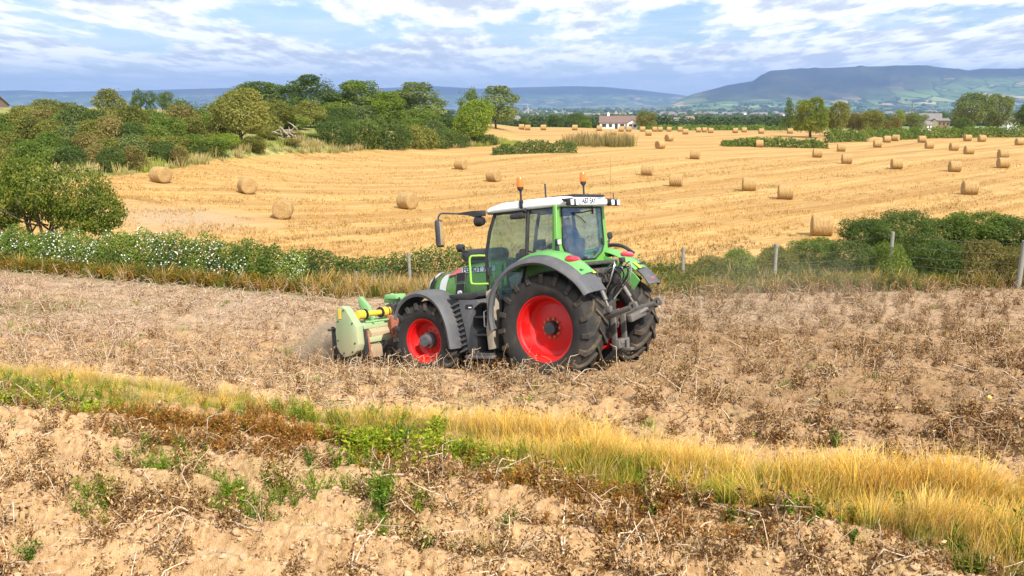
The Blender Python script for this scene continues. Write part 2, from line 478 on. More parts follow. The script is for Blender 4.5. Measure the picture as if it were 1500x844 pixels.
def build_ground():
    # near field: fan grid, fine near the camera
    ys = [2.5]
    while ys[-1] < 34.0: ys.append(ys[-1] * 1.0036)
    ys = np.array(ys)
    us = np.linspace(-0.98, 0.98, 820)
    Y, U = np.meshgrid(ys, us, indexing='ij')
    X = U * Y
    Z = H_fine(X, Y) + CAMZ
    t = row_t(X, Y)
    m = near_mask(X, Y)
    n = fbm(X / 1.6, Y / 1.6, 3, 90)
    # 0 dry sandy at the front and left, brown clods further back
    brown = np.clip(sstep(10.6, 13.5, t + 0.12 * X) * (0.45 + 0.5 * sstep(-1, 4, X)) + 0.1, 0, 1)
    grey = np.clip(sstep(19, 22, Y) * (1 - sstep(4, 9, X) * 0.4) * (0.5 + 0.5 * n), 0, 1) * 0.95
    gpatch = sstep(0.64, 0.74, fbm(X / 0.9 + 4, Y / 0.6, 3, 14)) * 0.22
    gpatch = np.maximum(gpatch, np.exp(-(((X + 13.6) / 2.4) ** 2 + ((Y - 23.6) / 0.9) ** 2)) * 1.3 * n)
    green = np.clip(np.maximum(1 - m, gpatch), 0, 1)
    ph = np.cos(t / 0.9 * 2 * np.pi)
    brown = np.clip(brown - 0.12 + 0.55 * sstep(0.0, -0.8, ph) * m, 0, 1)  # furrow shade painted in as browner soil between the ridges
    V = np.stack([X, Y, Z], -1).reshape(-1, 3)
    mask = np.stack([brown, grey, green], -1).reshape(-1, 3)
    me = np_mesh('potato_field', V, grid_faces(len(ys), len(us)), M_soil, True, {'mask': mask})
    tag(link('potato_field', me), kind='structure')
    # bale field and the fields behind it
    ys = [33.9]
    while ys[-1] < 425: ys.append(ys[-1] * 1.0075)
    ys = np.array(ys)
    us = np.linspace(-1.0, 1.0, 330)
    Y, U = np.meshgrid(ys, us, indexing='ij')
    X = U * Y
    Z = H_rel(X, Y) + CAMZ
    Z[0] -= 0.05
    d = Y - edge_y(X)
    green = 1 - sstep(12, 14.5, d + 1.5 * (fbm(X / 3, Y / 3, 2, 4) - 0.5))
    # left margin of the field below the scrub
    lx = np.interp(Y, [38, 50, 60, 70, 78, 88, 104, 116, 130, 142, 150], [-27, -30, -32.5, -32.5, -30.5, -29.5, -25, -20, -14.5, -2, 6])
    lx0 = lx
    green = np.maximum(green, sstep(1.5, -1.5, X - lx) * (Y < 150))
    green = np.maximum(green, sstep(205, 230, Y + 18 * fbm(X / 30, Y / 30, 2, 6)) * (X < 60) * 0.0 + sstep(250, 256, Y) * (1 - sstep(268, 272, Y) * sstep(340, 334, Y) * sstep(.085, .095, X / Y) * sstep(.32, .31, X / Y)))
    green = np.maximum(green, sstep(-0.02, -0.05, X / Y + 0.02 * (fbm(X / 20, Y / 20, 2, 3) - .5)) * sstep(150, 158, Y))
    head = np.clip((1 - sstep(22, 32, d)) + (1 - sstep(6, 14, X - lx)) * (Y < 150), 0, 1)
    bare = np.exp(-(((X + 20.5) / 4.5) ** 2 + ((Y - 54) / 3.5) ** 2)) * 1.1
    mask = np.stack([green, head, np.clip(bare, 0, 1)], -1).reshape(-1, 3)
    V = np.stack([X, Y, Z], -1).reshape(-1, 3)
    me = np_mesh('stubble_field', V, grid_faces(len(ys), len(us)), M_stub, True, {'mask': mask})
    tag(link('stubble_field', me), kind='structure')
    # valley and hills
    ys = [418.0]
    while ys[-1] < 21000: ys.append(ys[-1] * 1.016)
    ys = np.array(ys)
    us = np.linspace(-1.05, 1.05, 760)
    Y, U = np.meshgrid(ys, us, indexing='ij')
    X = U * Y
    Z = H_far(X, Y) + CAMZ
    Z[0] = H_rel(X[0], Y[0]) + CAMZ - 0.3
    land = Z - CAMZ
    moor = np.maximum(sstep(40, 150, land) * (1 - 0.75 * sstep(0.40, 0.5, U) * (1 - sstep(190, 260, land))), sstep(12500, 13500, Y) * 0.3)
    moor = np.maximum(moor, sstep(-20, 60, land) * sstep(0.18, 0.22, U) * (1 - sstep(0.36, 0.48, U)) * 0.9)
    wood = 1 - sstep(20, 120, land)
    mask = np.stack([moor, wood, np.zeros_like(moor)], -1).reshape(-1, 3)
    V = np.stack([X, Y, Z], -1).reshape(-1, 3)
    me = np_mesh('valley_and_hills', V, grid_faces(len(ys), len(us)), M_valley, True, {'mask': mask})
    tag(link('hills', me), kind='structure')
    # sea
    m, tt = new_mat('sea_water')
    bmp = tt.n('ShaderNodeBump', {'Strength': 0.25, 'Distance': 3.0, 'Height': tt.noise(objpos(tt), 0.02, 5)})
    out(tt, principled(tt, Base_Color=(0.02, 0.06, 0.13), Roughness=0.35, Normal=bmp.outputs[0]))
    V = np.array([[-20000, 2300, -62.5 + CAMZ], [9000, 2300, -62.5 + CAMZ], [9000, 14500, -62.5 + CAMZ], [-20000, 14500, -62.5 + CAMZ]])
    tag(link('sea', np_mesh('sea', V, np.array([[0, 1, 2, 3]]), m)), kind='structure')


build_ground()


def build_haze():
    m = bpy.data.materials.new('haze_air')
    m.use_nodes = True
    t = NT(m.node_tree)
    v = t.n('ShaderNodeVolumePrincipled', {'Color': (0.34, 0.55, 1.0, 1), 'Density': HAZE, 'Anisotropy': 0.2})
    t.n('ShaderNodeOutputMaterial', {'Volume': v})
    x0, x1, y0, y1, z0, z1 = -22500, 22500, -300, 21500, -79 + CAMZ - 1, 560
    V = np.array([[x, y, z] for z in (z0, z1) for y in (y0, y1) for x in (x0, x1)], float)
    F = np.array([[0, 2, 3, 1], [4, 5, 7, 6], [0, 1, 5, 4], [2, 6, 7, 3], [0, 4, 6, 2], [1, 3, 7, 5]])
    tag(link('haze', np_mesh('haze', V, F, m)), 'thin blue summer haze lying over the whole valley', 'haze', kind='stuff')


HAZE = 0.000078
build_haze()
# ------------------------------------------------------------------ mesh building for made things
class B:
    def __init__(s): s.bm = bmesh.new()

    def box(s, c, d, bev=0.0, rot=None, seg=2, taper=None):
        r = bmesh.ops.create_cube(s.bm, size=1.0)
        vs = r['verts']
        for v in vs:
            v.co = Vector((v.co.x * d[0], v.co.y * d[1], v.co.z * d[2]))
            if taper and v.co.z > 0: v.co.x *= taper[0]; v.co.y *= taper[1]
        if bev > 0:
            es = list({e for v in vs for e in v.link_edges})
            g = bmesh.ops.bevel(s.bm, geom=es, offset=bev, segments=seg, affect='EDGES', profile=0.5)
            vs = list({v for f in g['faces'] for v in f.verts} | {v for v in vs if v.is_valid})
        M = Matrix.Translation(Vector(c)) @ (rot.to_4x4() if rot is not None else Matrix())
        for v in vs: v.co = M @ v.co
        return s

    def cyl(s, a, b, r0, r1=None, seg=16, cap=True):
        a = Vector(a); b = Vector(b); r1 = r0 if r1 is None else r1
        ax = (b - a).normalized()
        q = ax.to_track_quat('Z', 'Y')
        rings = []
        for p, r in ((a, r0), (b, r1)):
            rings.append([s.bm.verts.new(p + q @ Vector((r * math.cos(i / seg * math.tau), r * math.sin(i / seg * math.tau), 0))) for i in range(seg)])
        for i in range(seg):
            s.bm.faces.new((rings[0][i], rings[0][(i + 1) % seg], rings[1][(i + 1) % seg], rings[1][i]))
        if cap:
            s.bm.faces.new(rings[0][::-1]); s.bm.faces.new(rings[1])
        return s

    def tube(s, pts, r, seg=8, rs=None):
        pts = [Vector(p) for p in pts]
        prev = None
        for i, p in enumerate(pts):
            d = (pts[min(i + 1, len(pts) - 1)] - pts[max(i - 1, 0)]).normalized()
            q = d.to_track_quat('Z', 'Y')
            rr = rs[i] if rs else r
            ring = [s.bm.verts.new(p + q @ Vector((rr * math.cos(k / seg * math.tau), rr * math.sin(k / seg * math.tau), 0))) for k in range(seg)]
            if prev:
                # best rotation match to avoid twists
                off = min(range(seg), key=lambda o: (ring[o].co - prev[0].co).length)
                ring = ring[off:] + ring[:off]
                for k in range(seg):
                    s.bm.faces.new((prev[k], prev[(k + 1) % seg], ring[(k + 1) % seg], ring[k]))
            else:
                s.bm.faces.new(ring[::-1])
            prev = ring
        s.bm.faces.new(prev)
        return s

    def lathe(s, prof, c=(0, 0, 0), seg=64, axis='y'):
        """prof: list of (along axis, radius)"""
        rings = []
        c = Vector(c)
        for a, r in prof:
            ring = []
            for i in range(seg):
                th = i / seg * math.tau
                u, v = r * math.cos(th), r * math.sin(th)
                p = {'y': Vector((u, a, v)), 'x': Vector((a, u, v)), 'z': Vector((u, v, a))}[axis]
                ring.append(s.bm.verts.new(c + p))
            rings.append(ring)
        for r0, r1 in zip(rings, rings[1:]):
            for i in range(seg):
                try: s.bm.faces.new((r0[i], r0[(i + 1) % seg], r1[(i + 1) % seg], r1[i]))
                except ValueError: pass
        return s

    def prism(s, poly, y0, y1, axis='y', bev=0.0):
        """poly: (x,z) outline extruded along y (or (y,z) along x, (x,y) along z)"""
        def P(a, b, c):
            return {'y': Vector((a, c, b)), 'x': Vector((c, a, b)), 'z': Vector((a, b, c))}[axis]
        v0 = [s.bm.verts.new(P(a, b, y0)) for a, b in poly]
        v1 = [s.bm.verts.new(P(a, b, y1)) for a, b in poly]
        n = len(poly)
        fs = [s.bm.faces.new(v0[::-1]), s.bm.faces.new(v1)]
        for i in range(n): fs.append(s.bm.faces.new((v0[i], v0[(i + 1) % n], v1[(i + 1) % n], v1[i])))
        if bev > 0:
            es = list({e for f in fs for e in f.edges})
            bmesh.ops.bevel(s.bm, geom=es, offset=bev, segments=2, affect='EDGES', profile=0.5)
        return s

    def loft(s, rings, closed=True, caps=True):
        rr = [[s.bm.verts.new(Vector(p)) for p in ring] for ring in rings]
        n = len(rr[0])
        for a, b in zip(rr, rr[1:]):
            for i in range(n if closed else n - 1):
                s.bm.faces.new((a[i], a[(i + 1) % n], b[(i + 1) % n], b[i]))
        if caps and closed:
            s.bm.faces.new(rr[0][::-1]); s.bm.faces.new(rr[-1])
        return s

    def build(s, name, mat, parent=None, smooth=True, ang=38, solid=0.0, bevel=0.0, subd=0):
        bmesh.ops.recalc_face_normals(s.bm, faces=s.bm.faces)
        if solid:
            bmesh.ops.solidify(s.bm, geom=s.bm.faces[:], thickness=solid)
            bmesh.ops.recalc_face_normals(s.bm, faces=s.bm.faces)
        me = bpy.data.meshes.new(name)
        s.bm.to_mesh(me); s.bm.free()
        for m in (mat if isinstance(mat, (list, tuple)) else [mat]): me.materials.append(m)
        if smooth:
            me.polygons.foreach_set('use_smooth', np.ones(len(me.polygons), dtype=bool))
            me.set_sharp_from_angle(angle=R_(ang))
        o = link(name, me, parent)
        if bevel:
            md = o.modifiers.new('bevel', 'BEVEL'); md.width = bevel; md.segments = 2; md.limit_method = 'ANGLE'; md.angle_limit = R_(40)
        if subd:
            md = o.modifiers.new('subd', 'SUBSURF'); md.levels = subd; md.render_levels = subd
        return o


def paint(name, col, rough=0.35, dirt=0.35, dirt_col=(0.33, 0.24, 0.15), metal=0.0, scale=4.0, low=None, coat=0.0):
    """painted or moulded surface with field dust; low=(z0,z1): dustier near the ground, in the thing's own space"""
    m, t = new_mat(name)
    pos = objpos(t)
    n = t.noise(pos, scale, 6, 0.65)
    n2 = t.noise(pos, scale * 7, 4, 0.7)
    f = t.math('ADD', t.math('MULTIPLY', t.ss(n, 0.42, 0.72), dirt), t.math('MULTIPLY', t.ss(n2, 0.5, 0.75), dirt * 0.5), clamp=True)
    if low:
        sp = t.n('ShaderNodeSeparateXYZ', {0: pos})
        g = t.math('SUBTRACT', 1.0, t.ss(sp.outputs[2], low[0], low[1]))
        g = t.math('MULTIPLY', g, t.math('ADD', 0.35, t.math('MULTIPLY', n, 0.75)))
        f = t.math('MAXIMUM', f, g)
    c = t.mix(f, col, dirt_col)
    r = t.math('ADD', rough, t.math('MULTIPLY', f, 0.55), clamp=True)
    b = t.n('ShaderNodeBump', {'Strength': 0.08, 'Distance': 0.01, 'Height': n2})
    p = principled(t, Base_Color=c, Roughness=r, Metallic=metal, Normal=b.outputs[0])
    if coat: p.inputs['Coat Weight'].default_value = coat; p.inputs['Coat Roughness'].default_value = 0.12
    out(t, p)
    return m


def glass_mat(name, tint, refl=0.9, clear=0.9):
    m, t = new_mat(name)
    tr = t.n('ShaderNodeBsdfTransparent', {'Color': tint + (1,)})
    gl = t.n('ShaderNodeBsdfGlossy', {'Color': (0.9, 0.95, 1, 1), 'Roughness': 0.02})
    df = t.n('ShaderNodeBsdfDiffuse', {'Color': (0.45, 0.46, 0.42, 1)})
    fr = t.n('ShaderNodeFresnel', {'IOR': 1.5})
    front = t.math('SUBTRACT', 1.0, t.n('ShaderNodeNewGeometry').outputs['Backfacing'])
    mx = t.n('ShaderNodeMixShader', {0: t.math('MULTIPLY', t.math('MULTIPLY', fr.outputs[0], refl), front), 1: tr, 2: gl})
    dn = t.noise(objpos(t), 5, 5, 0.6)
    mx2 = t.n('ShaderNodeMixShader', {0: t.math('MULTIPLY', t.ss(dn, 0.3, 0.8), 1 - clear), 1: mx, 2: df})
    out(t, mx2)
    return m


DUST = (0.36, 0.27, 0.17)
M = dict(
    green=paint('tractor_green', (0.062, 0.215, 0.038), 0.36, 0.34, DUST, low=(0.6, 1.9), coat=0.15),
    fgreen=paint('fender_green', (0.110, 0.355, 0.085), 0.42, 0.5, (0.24, 0.33, 0.17)),
    lime=paint('rail_lime', (0.30, 0.62, 0.07), 0.35, 0.1),
    pgreen=paint('pillar_green', (0.13, 0.36, 0.055), 0.35, 0.15),
    white=paint('roof_white', (0.82, 0.82, 0.80), 0.35, 0.10, (0.55, 0.52, 0.45)),
    grey=paint('moulded_grey', (0.080, 0.083, 0.090), 0.6, 0.40, (0.19, 0.17, 0.15)),
    dgrey=paint('dark_plastic', (0.022, 0.023, 0.027), 0.55, 0.28, (0.13, 0.11, 0.085)),
    black=paint('black_plastic', (0.012, 0.012, 0.014), 0.5, 0.15, (0.15, 0.12, 0.09)),
    tyre=paint('tyre_rubber', (0.017, 0.016, 0.016), 0.8, 0.45, (0.10, 0.078, 0.055), scale=3.0),
    lug=paint('tyre_lug', (0.030, 0.027, 0.024), 0.85, 0.6, (0.17, 0.125, 0.075), scale=3.0),
    red=paint('rim_red', (0.56, 0.003, 0.004), 0.42, 0.30, (0.26, 0.05, 0.03), coat=0.12),
    lamp_red=paint('lens_red', (0.62, 0.012, 0.03), 0.12, 0.05, coat=0.6),
    lamp_pink=paint('lens_pale', (0.62, 0.32, 0.33), 0.2, 0.05),
    orange=paint('beacon_orange', (0.90, 0.17, 0.01), 0.12, 0.08, coat=0.6),
    steel=paint('hitch_steel', (0.16, 0.15, 0.14), 0.5, 0.6, (0.22, 0.17, 0.12), metal=0.3, scale=8),
    dsteel=paint('dark_steel', (0.05, 0.048, 0.045), 0.5, 0.6, (0.16, 0.12, 0.09), metal=0.2, scale=8),
    bright=paint('bright_steel', (0.6, 0.6, 0.58), 0.3, 0.2, metal=0.9),
    silver=paint('lens_silver', (0.62, 0.64, 0.66), 0.25, 0.12, coat=0.5),
    wlens=paint('lens_white', (0.85, 0.87, 0.88), 0.15, 0.05, coat=0.5),
    yellow=paint('sticker_yellow', (0.85, 0.66, 0.05), 0.5, 0.05),
    ylw=paint('guard_yellow', (0.80, 0.52, 0.04), 0.5, 0.5, (0.35, 0.24, 0.1)),
    band=paint('hood_band', (0.50, 0.56, 0.60), 0.4, 0.1),
    pink=paint('hood_flash', (0.62, 0.16, 0.15), 0.4, 0.05),
    ink=paint('lettering', (0.03, 0.05, 0.10), 0.5, 0.0),
    mgreen=paint('mulcher_green', (0.27, 0.40, 0.20), 0.65, 0.75, (0.46, 0.38, 0.24), scale=2.2, low=(0.45, 1.5)),
    mbright=paint('mulcher_bright_green', (0.20, 0.44, 0.16), 0.45, 0.2, (0.42, 0.36, 0.22)),
    rust=paint('rusty_red', (0.30, 0.08, 0.045), 0.75, 0.5, (0.40, 0.24, 0.14)),
    seat=paint('seat_cloth', (0.035, 0.037, 0.045), 0.85, 0.2),
    trim=paint('cab_trim', (0.26, 0.26, 0.22), 0.7, 0.2),
    blue=paint('blue_lining', (0.015, 0.06, 0.20), 0.6, 0.0),
    bolt=paint('bolt_brown', (0.42, 0.16, 0.05), 0.6, 0.3),
)
M['glass'] = glass_mat('cab_glass', (0.76, 0.86, 0.84), 1.2, 0.93)
M['rglass'] = glass_mat('rear_glass', (0.74, 0.86, 0.92), 1.4, 0.91)


def text_mesh(name, body, size, mat, parent, matrix, extrude=0.002, xs=1.0):
    cu = bpy.data.curves.new(name, 'FONT')
    cu.body = body; cu.size = size; cu.extrude = extrude; cu.offset = size * 0.03; cu.align_x = 'CENTER'; cu.align_y = 'CENTER'
    tmp = bpy.data.objects.new(name + '_curve', cu)
    COL.objects.link(tmp)
    bpy.context.view_layer.update()
    dg = bpy.context.evaluated_depsgraph_get()
    me = bpy.data.meshes.new_from_object(tmp.evaluated_get(dg))
    me.materials.clear(); me.materials.append(mat)
    for v in me.vertices: v.co.x *= xs
    bpy.data.objects.remove(tmp)
    me.name = name
    o = link(name, me, parent)
    o.matrix_local = matrix
    return o


def arc(c, r, a0, a1, n):
    return [(c[0] + r * math.cos(R_(a0 + (a1 - a0) * i / n)), c[1] + r * math.sin(R_(a0 + (a1 - a0) * i / n))) for i in range(n + 1)]


def tyre_mesh(R, rr, W, nlug, lug_h=0.05):
    """R: overall radius with lugs, rr: rim flange radius, W: width; outer face at +y, axle along y"""
    b = B()
    Rc = R - lug_h
    h = W / 2
    prof = [(h * 0.80, rr - 0.01), (h * 0.90, rr + 0.03), (h * 0.99, rr + (Rc - rr) * 0.45), (h * 0.985, rr + (Rc - rr) * 0.72), (h * 0.93, Rc - 0.045),
            (h * 0.82, Rc - 0.015), (h * 0.5, Rc), (0, Rc + 0.004)]
    prof = prof + [(-a, r) for a, r in prof[-2::-1]]
    b.lathe(prof, seg=72)
    nb = len(b.bm.faces)
    for side in (1, -1):
        for k in range(nlug):
            th0 = (k + (0.5 if side < 0 else 0)) / nlug * math.tau
            # path across half the tread: centre -> shoulder -> down the sidewall
            path = [(-0.03, 0.0, Rc), (h * 0.30, 0.13, Rc), (h * 0.62, 0.235, Rc - 0.005), (h * 0.90, 0.30, Rc - 0.03), (h * 1.0, 0.315, Rc - 0.12)]
            rings = []
            for j, (yy, dth, rad) in enumerate(path):
                th = th0 + dth * (0.95 / R)
                wd = (0.030 + 0.012 * j / 4)
                hh = lug_h if j < 4 else 0.02
                top = rad + hh if j < 4 else rad
                ring = []
                # section: 4 points (base front, top front, top back, base back) along the rolling direction
                for du, rad2, yo in ((-wd * 1.35, rad - 0.02, 0), (-wd, top, 0), (wd, top, 0), (wd * 1.35, rad - 0.02, 0)):
                    aa = th + du / R
                    y2 = yy if j < 4 else (yy + (0.018 if rad2 == top else -0.02))
                    if j == 3 and rad2 == top: y2 += 0.035
                    ring.append((rad2 * math.cos(aa), side * y2, rad2 * math.sin(aa)))
                rings.append(ring)
            b.loft(rings)
    for f in list(b.bm.faces)[nb:]: f.material_index = 1
    return b


def rim_mesh(rr, W, dish, hole=0.0):
    b = B()
    h = W / 2
    prof = [(h * 0.66, rr + 0.012), (h * 0.80, rr + 0.018), (h * 0.83, rr + 0.004), (h * 0.80, rr - 0.020), (h * 0.70, rr - 0.028), (h * 0.62, rr - 0.055), (h * 0.30, rr - 0.075),
            (h * 0.80 - dish * 0.85, rr - 0.10), (h * 0.80 - dish, rr - 0.16), (h * 0.80 - dish * 0.97, rr * 0.55), (h * 0.80 - dish * 0.90, rr * 0.36), (h * 0.80 - dish * 0.90, 0.02)]
    b.lathe(prof, seg=72)
    prof2 = [(h * 0.80 - dish * 0.85, rr - 0.10), (-h * 0.3, rr - 0.075), (-h * 0.62, rr - 0.055), (-h * 0.72, rr - 0.025), (-h * 0.80, rr - 0.02), (-h * 0.83, rr + 0.004), (-h * 0.8, rr + 0.018), (-h * 0.66, rr + 0.012)]
    b.lathe(prof2, seg=72)
    return b


def make_wheel(kind, parent, pos, side, steer=0.0):
    rear = kind == 'rear_wheel'
    R, rr, W, dish = (0.97, 0.575, 0.62, 0.29) if rear else (0.755, 0.425, 0.54, 0.24)
    e = empty(kind, pos, 0.0, parent)
    e.rotation_euler = (0, 0, steer)
    sub = empty
    t = tyre_mesh(R, rr, W, 19 if rear else 18, 0.05 if rear else 0.04)
    if side < 0:
        for v in t.bm.verts: v.co.y *= -1
    t.build('tyre', [M['tyre'], M['lug']], e, ang=30)
    r = rim_mesh(rr, W, dish)
    # valve and lifting lugs on the dish
    h = W / 2
    r.cyl((-rr * 0.80, h * 0.80 - dish * 0.8, -0.12), (-rr * 0.80, h * 0.80 - dish * 0.8 + 0.05, -0.12), 0.012, seg=8)
    if side < 0:
        for v in r.bm.verts: v.co.y *= -1
    r.build('rim', M['red'], e, ang=28)
    g = B()
    y0 = h * 0.80 - dish * 0.90
    if rear:
        g.cyl((0, side * y0, 0), (0, side * (y0 + 0.055), 0), 0.125, 0.12, 32)
        g.cyl((0, side * (y0 + 0.055), 0), (0, side * (y0 + 0.11), 0), 0.115, 0.108, 32)
    else:
        g.cyl((0, side * y0, 0), (0, side * (y0 + 0.10), 0), 0.15, 0.145, 32)
        g.cyl((0, side * (y0 + 0.10), 0), (0, side * (y0 + 0.22), 0), 0.115, 0.108, 32)
        for k in range(4):
            a = k / 4 * math.tau + 0.5
            g.cyl((0.065 * math.cos(a), side * (y0 + 0.22), 0.065 * math.sin(a)), (0.065 * math.cos(a), side * (y0 + 0.232), 0.065 * math.sin(a)), 0.012, seg=8)
    g.build('hub', M['dgrey'] if rear else M['grey'], e)
    nb, br = (10, 0.165) if rear else (12, 0.195)
    n = B(); n.cyl((0, side * -0.01, 0), (0, side * (0.05 if rear else 0.025), 0), 0.021 if rear else 0.013, seg=6)
    first = n.build('wheel_nut', M['bolt'] if rear else M['rust'], e)
    for k in range(nb):
        a = k / nb * math.tau
        o = first if k == 0 else first.copy()
        if k: COL.objects.link(o)
        o.location = (br * math.cos(a), side * y0, br * math.sin(a))
    return e


TR_R = Matrix(((-0.7999, -0.5963, -0.0675), (0.5804, -0.7974, 0.1654), (-0.1524, 0.0931, 0.9839)))
TR_T = Vector((1.3046, 15.3646, -4.8323 + CAMZ))


def tractor_matrix():
    q = TR_R.to_quaternion().normalized()
    return Matrix.Translation(TR_T) @ q.to_matrix().to_4x4()


def smooth_path(pts, n=6):
    """Catmull-Rom through points of any dimension"""
    P = np.array(pts, float)
    outp = []
    for i in range(len(P) - 1):
        p0 = P[max(i - 1, 0)]; p1 = P[i]; p2 = P[i + 1]; p3 = P[min(i + 2, len(P) - 1)]
        for k in range(n):
            u = k / n
            outp.append(0.5 * ((2 * p1) + (-p0 + p2) * u + (2 * p0 - 5 * p1 + 4 * p2 - p3) * u * u + (-p0 + 3 * p1 - 3 * p2 + p3) * u ** 3))
    outp.append(P[-1])
    return [tuple(p) for p in outp]


def build_tractor():
    T = empty('tractor')
    T.matrix_world = tractor_matrix()
    tag(T, 'green tractor with red wheels, white cab roof and two orange beacons', 'tractor')
    for s in (1, -1):
        make_wheel('rear_wheel', T, (0, s * 0.91, 0.97), s)
        make_wheel('front_wheel', T, (2.78, s * 0.95, 0.755), s, 0.03)

    # ---- chassis, axles
    b = B()
    b.box((1.2, 0, 0.92), (3.6, 0.46, 0.50), 0.05)
    b.box((-0.05, 0, 1.05), (0.75, 0.62, 0.75), 0.06)
    b.box((0.2, 0, 1.45), (0.9, 0.8, 0.3), 0.04)
    b.cyl((0, -0.75, 0.97), (0, 0.75, 0.97), 0.17, seg=20)
    b.box((2.78, 0, 0.72), (0.30, 1.25, 0.22), 0.04)
    b.box((2.6, 0, 0.95), (1.6, 0.5, 0.3), 0.04)
    b.box((3.35, 0, 0.95), (0.35, 0.62, 0.55), 0.05)
    for s in (1, -1):
        b.box((2.78, s * 0.60, 0.78), (0.2, 0.14, 0.36), 0.03)
        b.tube([(2.5, s * 0.25, 0.72), (2.5, s * 0.62, 0.72)], 0.035)
        b.box((1.35, s * 0.42, 0.75), (0.9, 0.3, 0.35), 0.05)
    b.build('chassis', M['black'], T)

    # ---- bonnet: lofted hood
    rings = []
    for x, zt, zb, hw, k in ((1.42, 2.20, 1.30, 0.40, .0), (1.75, 2.20, 1.30, 0.40, 0), (2.2, 2.16, 1.28, 0.40, 0), (2.6, 2.09, 1.25, 0.395, 0), (2.9, 2.01, 1.22, 0.385, 0), (3.08, 1.93, 1.2, 0.37, 0),
                             (3.22, 1.83, 1.2, 0.345, 0), (3.32, 1.70, 1.2, 0.31, 0), (3.37, 1.52, 1.2, 0.28, 0)):
        ring = []
        H = zt - zb
        sec = [(1.0, 0.0), (1.0, .35), (1.0, .60), (.97, .76), (.86, .885), (.66, .955), (.36, .99), (0, 1.0)]
        for a, q in sec: ring.append((x, hw * a, zb + H * q))
        for a, q in sec[-2::-1]: ring.append((x, -hw * a, zb + H * q))
        rings.append(ring)
    b = B(); b.loft(rings)
    hood = b.build('bonnet', M['green'], T, ang=60)
    # grey light-and-grille wedge wrapping the nose
    b = B()
    b.loft([[(3.10, s * 0.375, 1.93), (3.23, s * 0.352, 1.80), (3.335, s * 0.318, 1.62), (3.385, s * 0.29, 1.42), (3.28, s * 0.345, 1.40), (3.16, s * 0.37, 1.62)] for s in (1.0, 0.94)])
    b.loft([[(3.10, s * 0.375, 1.93), (3.23, s * 0.352, 1.80), (3.335, s * 0.318, 1.62), (3.385, s * 0.29, 1.42), (3.28, s * 0.345, 1.40), (3.16, s * 0.37, 1.62)] for s in (-0.94, -1.0)])
    b.box((3.385, 0, 1.5), (0.03, 0.5, 0.42), 0.01)
    g = b.build('front_grille', M['dgrey'], hood)
    b = B()
    b.loft([[(3.00, 0.30, 1.975), (3.00, .18, 2.0), (3.20, 0.17, 1.875), (3.335, 0.15, 1.70), (3.345, 0.275, 1.68), (3.235, 0.325, 1.83)], [(3.02, 0.30, 2.005), (3.02, .18, 2.02), (3.23, 0.17, 1.895), (3.365, 0.15, 1.71), (3.37, 0.28, 1.69), (3.26, 0.33, 1.85)]])
    b.build('headlight', M['silver'], hood)
    # white curved side lens
    b = B()
    outl = smooth_path([(2.66, 1.97), (2.80, 1.94), (2.92, 1.82), (2.97, 1.66), (2.96, 1.48), (2.86, 1.42), (2.84, 1.56), (2.80, 1.74), (2.74, 1.87), (2.66, 1.97)], 4)[:-1]
    b.prism(outl, 0.36, 0.402)
    b.build('side_lamp', M['silver'], hood)
    # engine side vents
    b = B()
    b.prism([(2.50, 1.97), (2.27, 1.99), (2.30, 1.82), (2.52, 1.80)], 0.38, 0.405)
    b.prism([(2.52, 1.76), (2.31, 1.78), (2.34, 1.60), (2.56, 1.58)], 0.38, 0.405)
    v = b.build('side_vent', M['black'], hood)
    b = B()
    for (p, q) in (((2.50, 1.97), (2.27, 1.99)), ((2.27, 1.99), (2.30, 1.82)), ((2.30, 1.82), (2.52, 1.80)), ((2.52, 1.80), (2.50, 1.97)), ((2.52, 1.76), (2.31, 1.78)), ((2.31, 1.78), (2.34, 1.60))):
        b.tube([(p[0], 0.408, p[1]), (q[0], 0.408, q[1])], 0.008, 6)
    b.build('vent_frame', M['grey'], hood)
    # band with the lettering
    b = B()
    b.prism([(1.56, 2.10), (2.36, 2.075), (2.36, 1.975), (1.56, 1.99)], 0.385, 0.404)
    b.build('name_band', M['band'], hood)
    b = B()
    b.prism([(2.37, 2.075), (2.47, 2.06), (2.60, 2.00), (2.72, 1.93), (2.6, 1.945), (2.37, 1.975)], 0.375, 0.404)
    b.build('flash', M['pink'], hood)
    mt = Matrix(((-1, 0, 0, 1.98), (0, 0, 1, 0.405), (0, 1, 0, 2.032), (0, 0, 0, 1)))
    text_mesh('bonnet_lettering', 'FENDT 724', 0.125, M['ink'], hood, mt, xs=1.18)
    b = B(); b.cyl((2.44, 0.402, 1.60), (2.44, 0.44, 1.60), 0.045, seg=16); b.build('badge', M['silver'], hood)

    # ---- intake/muffler capsule and little camera on the bonnet
    b = B()
    b.lathe([(1.50, 0.02), (1.52, 0.10), (1.62, 0.125), (2.42, 0.125), (2.52, 0.11), (2.58, 0.06), (2.59, 0.01)], (0, 0.08, 2.30), 24, 'x')
    b.box((2.0, 0.08, 2.19), (0.9, 0.16, 0.12), 0.03)
    b.build('air_intake', M['grey'], T)
    b = B()
    b.lathe([(-0.06, .02), (-0.055, .07), (0.05, .085), (0.06, .03)], (2.50, 0.22, 2.46), 16, 'x')
    b.tube([(2.46, 0.2, 2.42), (2.30, 0.16, 2.33), (2.2, 0.12, 2.28)], 0.012)
    b.tube([(2.50, 0.22, 2.42), (2.44, 0.22, 2.25)], 0.012)
    b.build('nose_mirror', M['dgrey'], T)

    # ---- fuel tank block, louvred cover, steps
    b = B()
    b.prism([(2.18, 1.60), (1.47, 1.64), (1.45, 1.56), (1.62, 1.50), (2.16, 1.53)], 0.45, 1.06, bev=0.015)
    b.build('tank_cover', M['dgrey'], T)
    b = B()
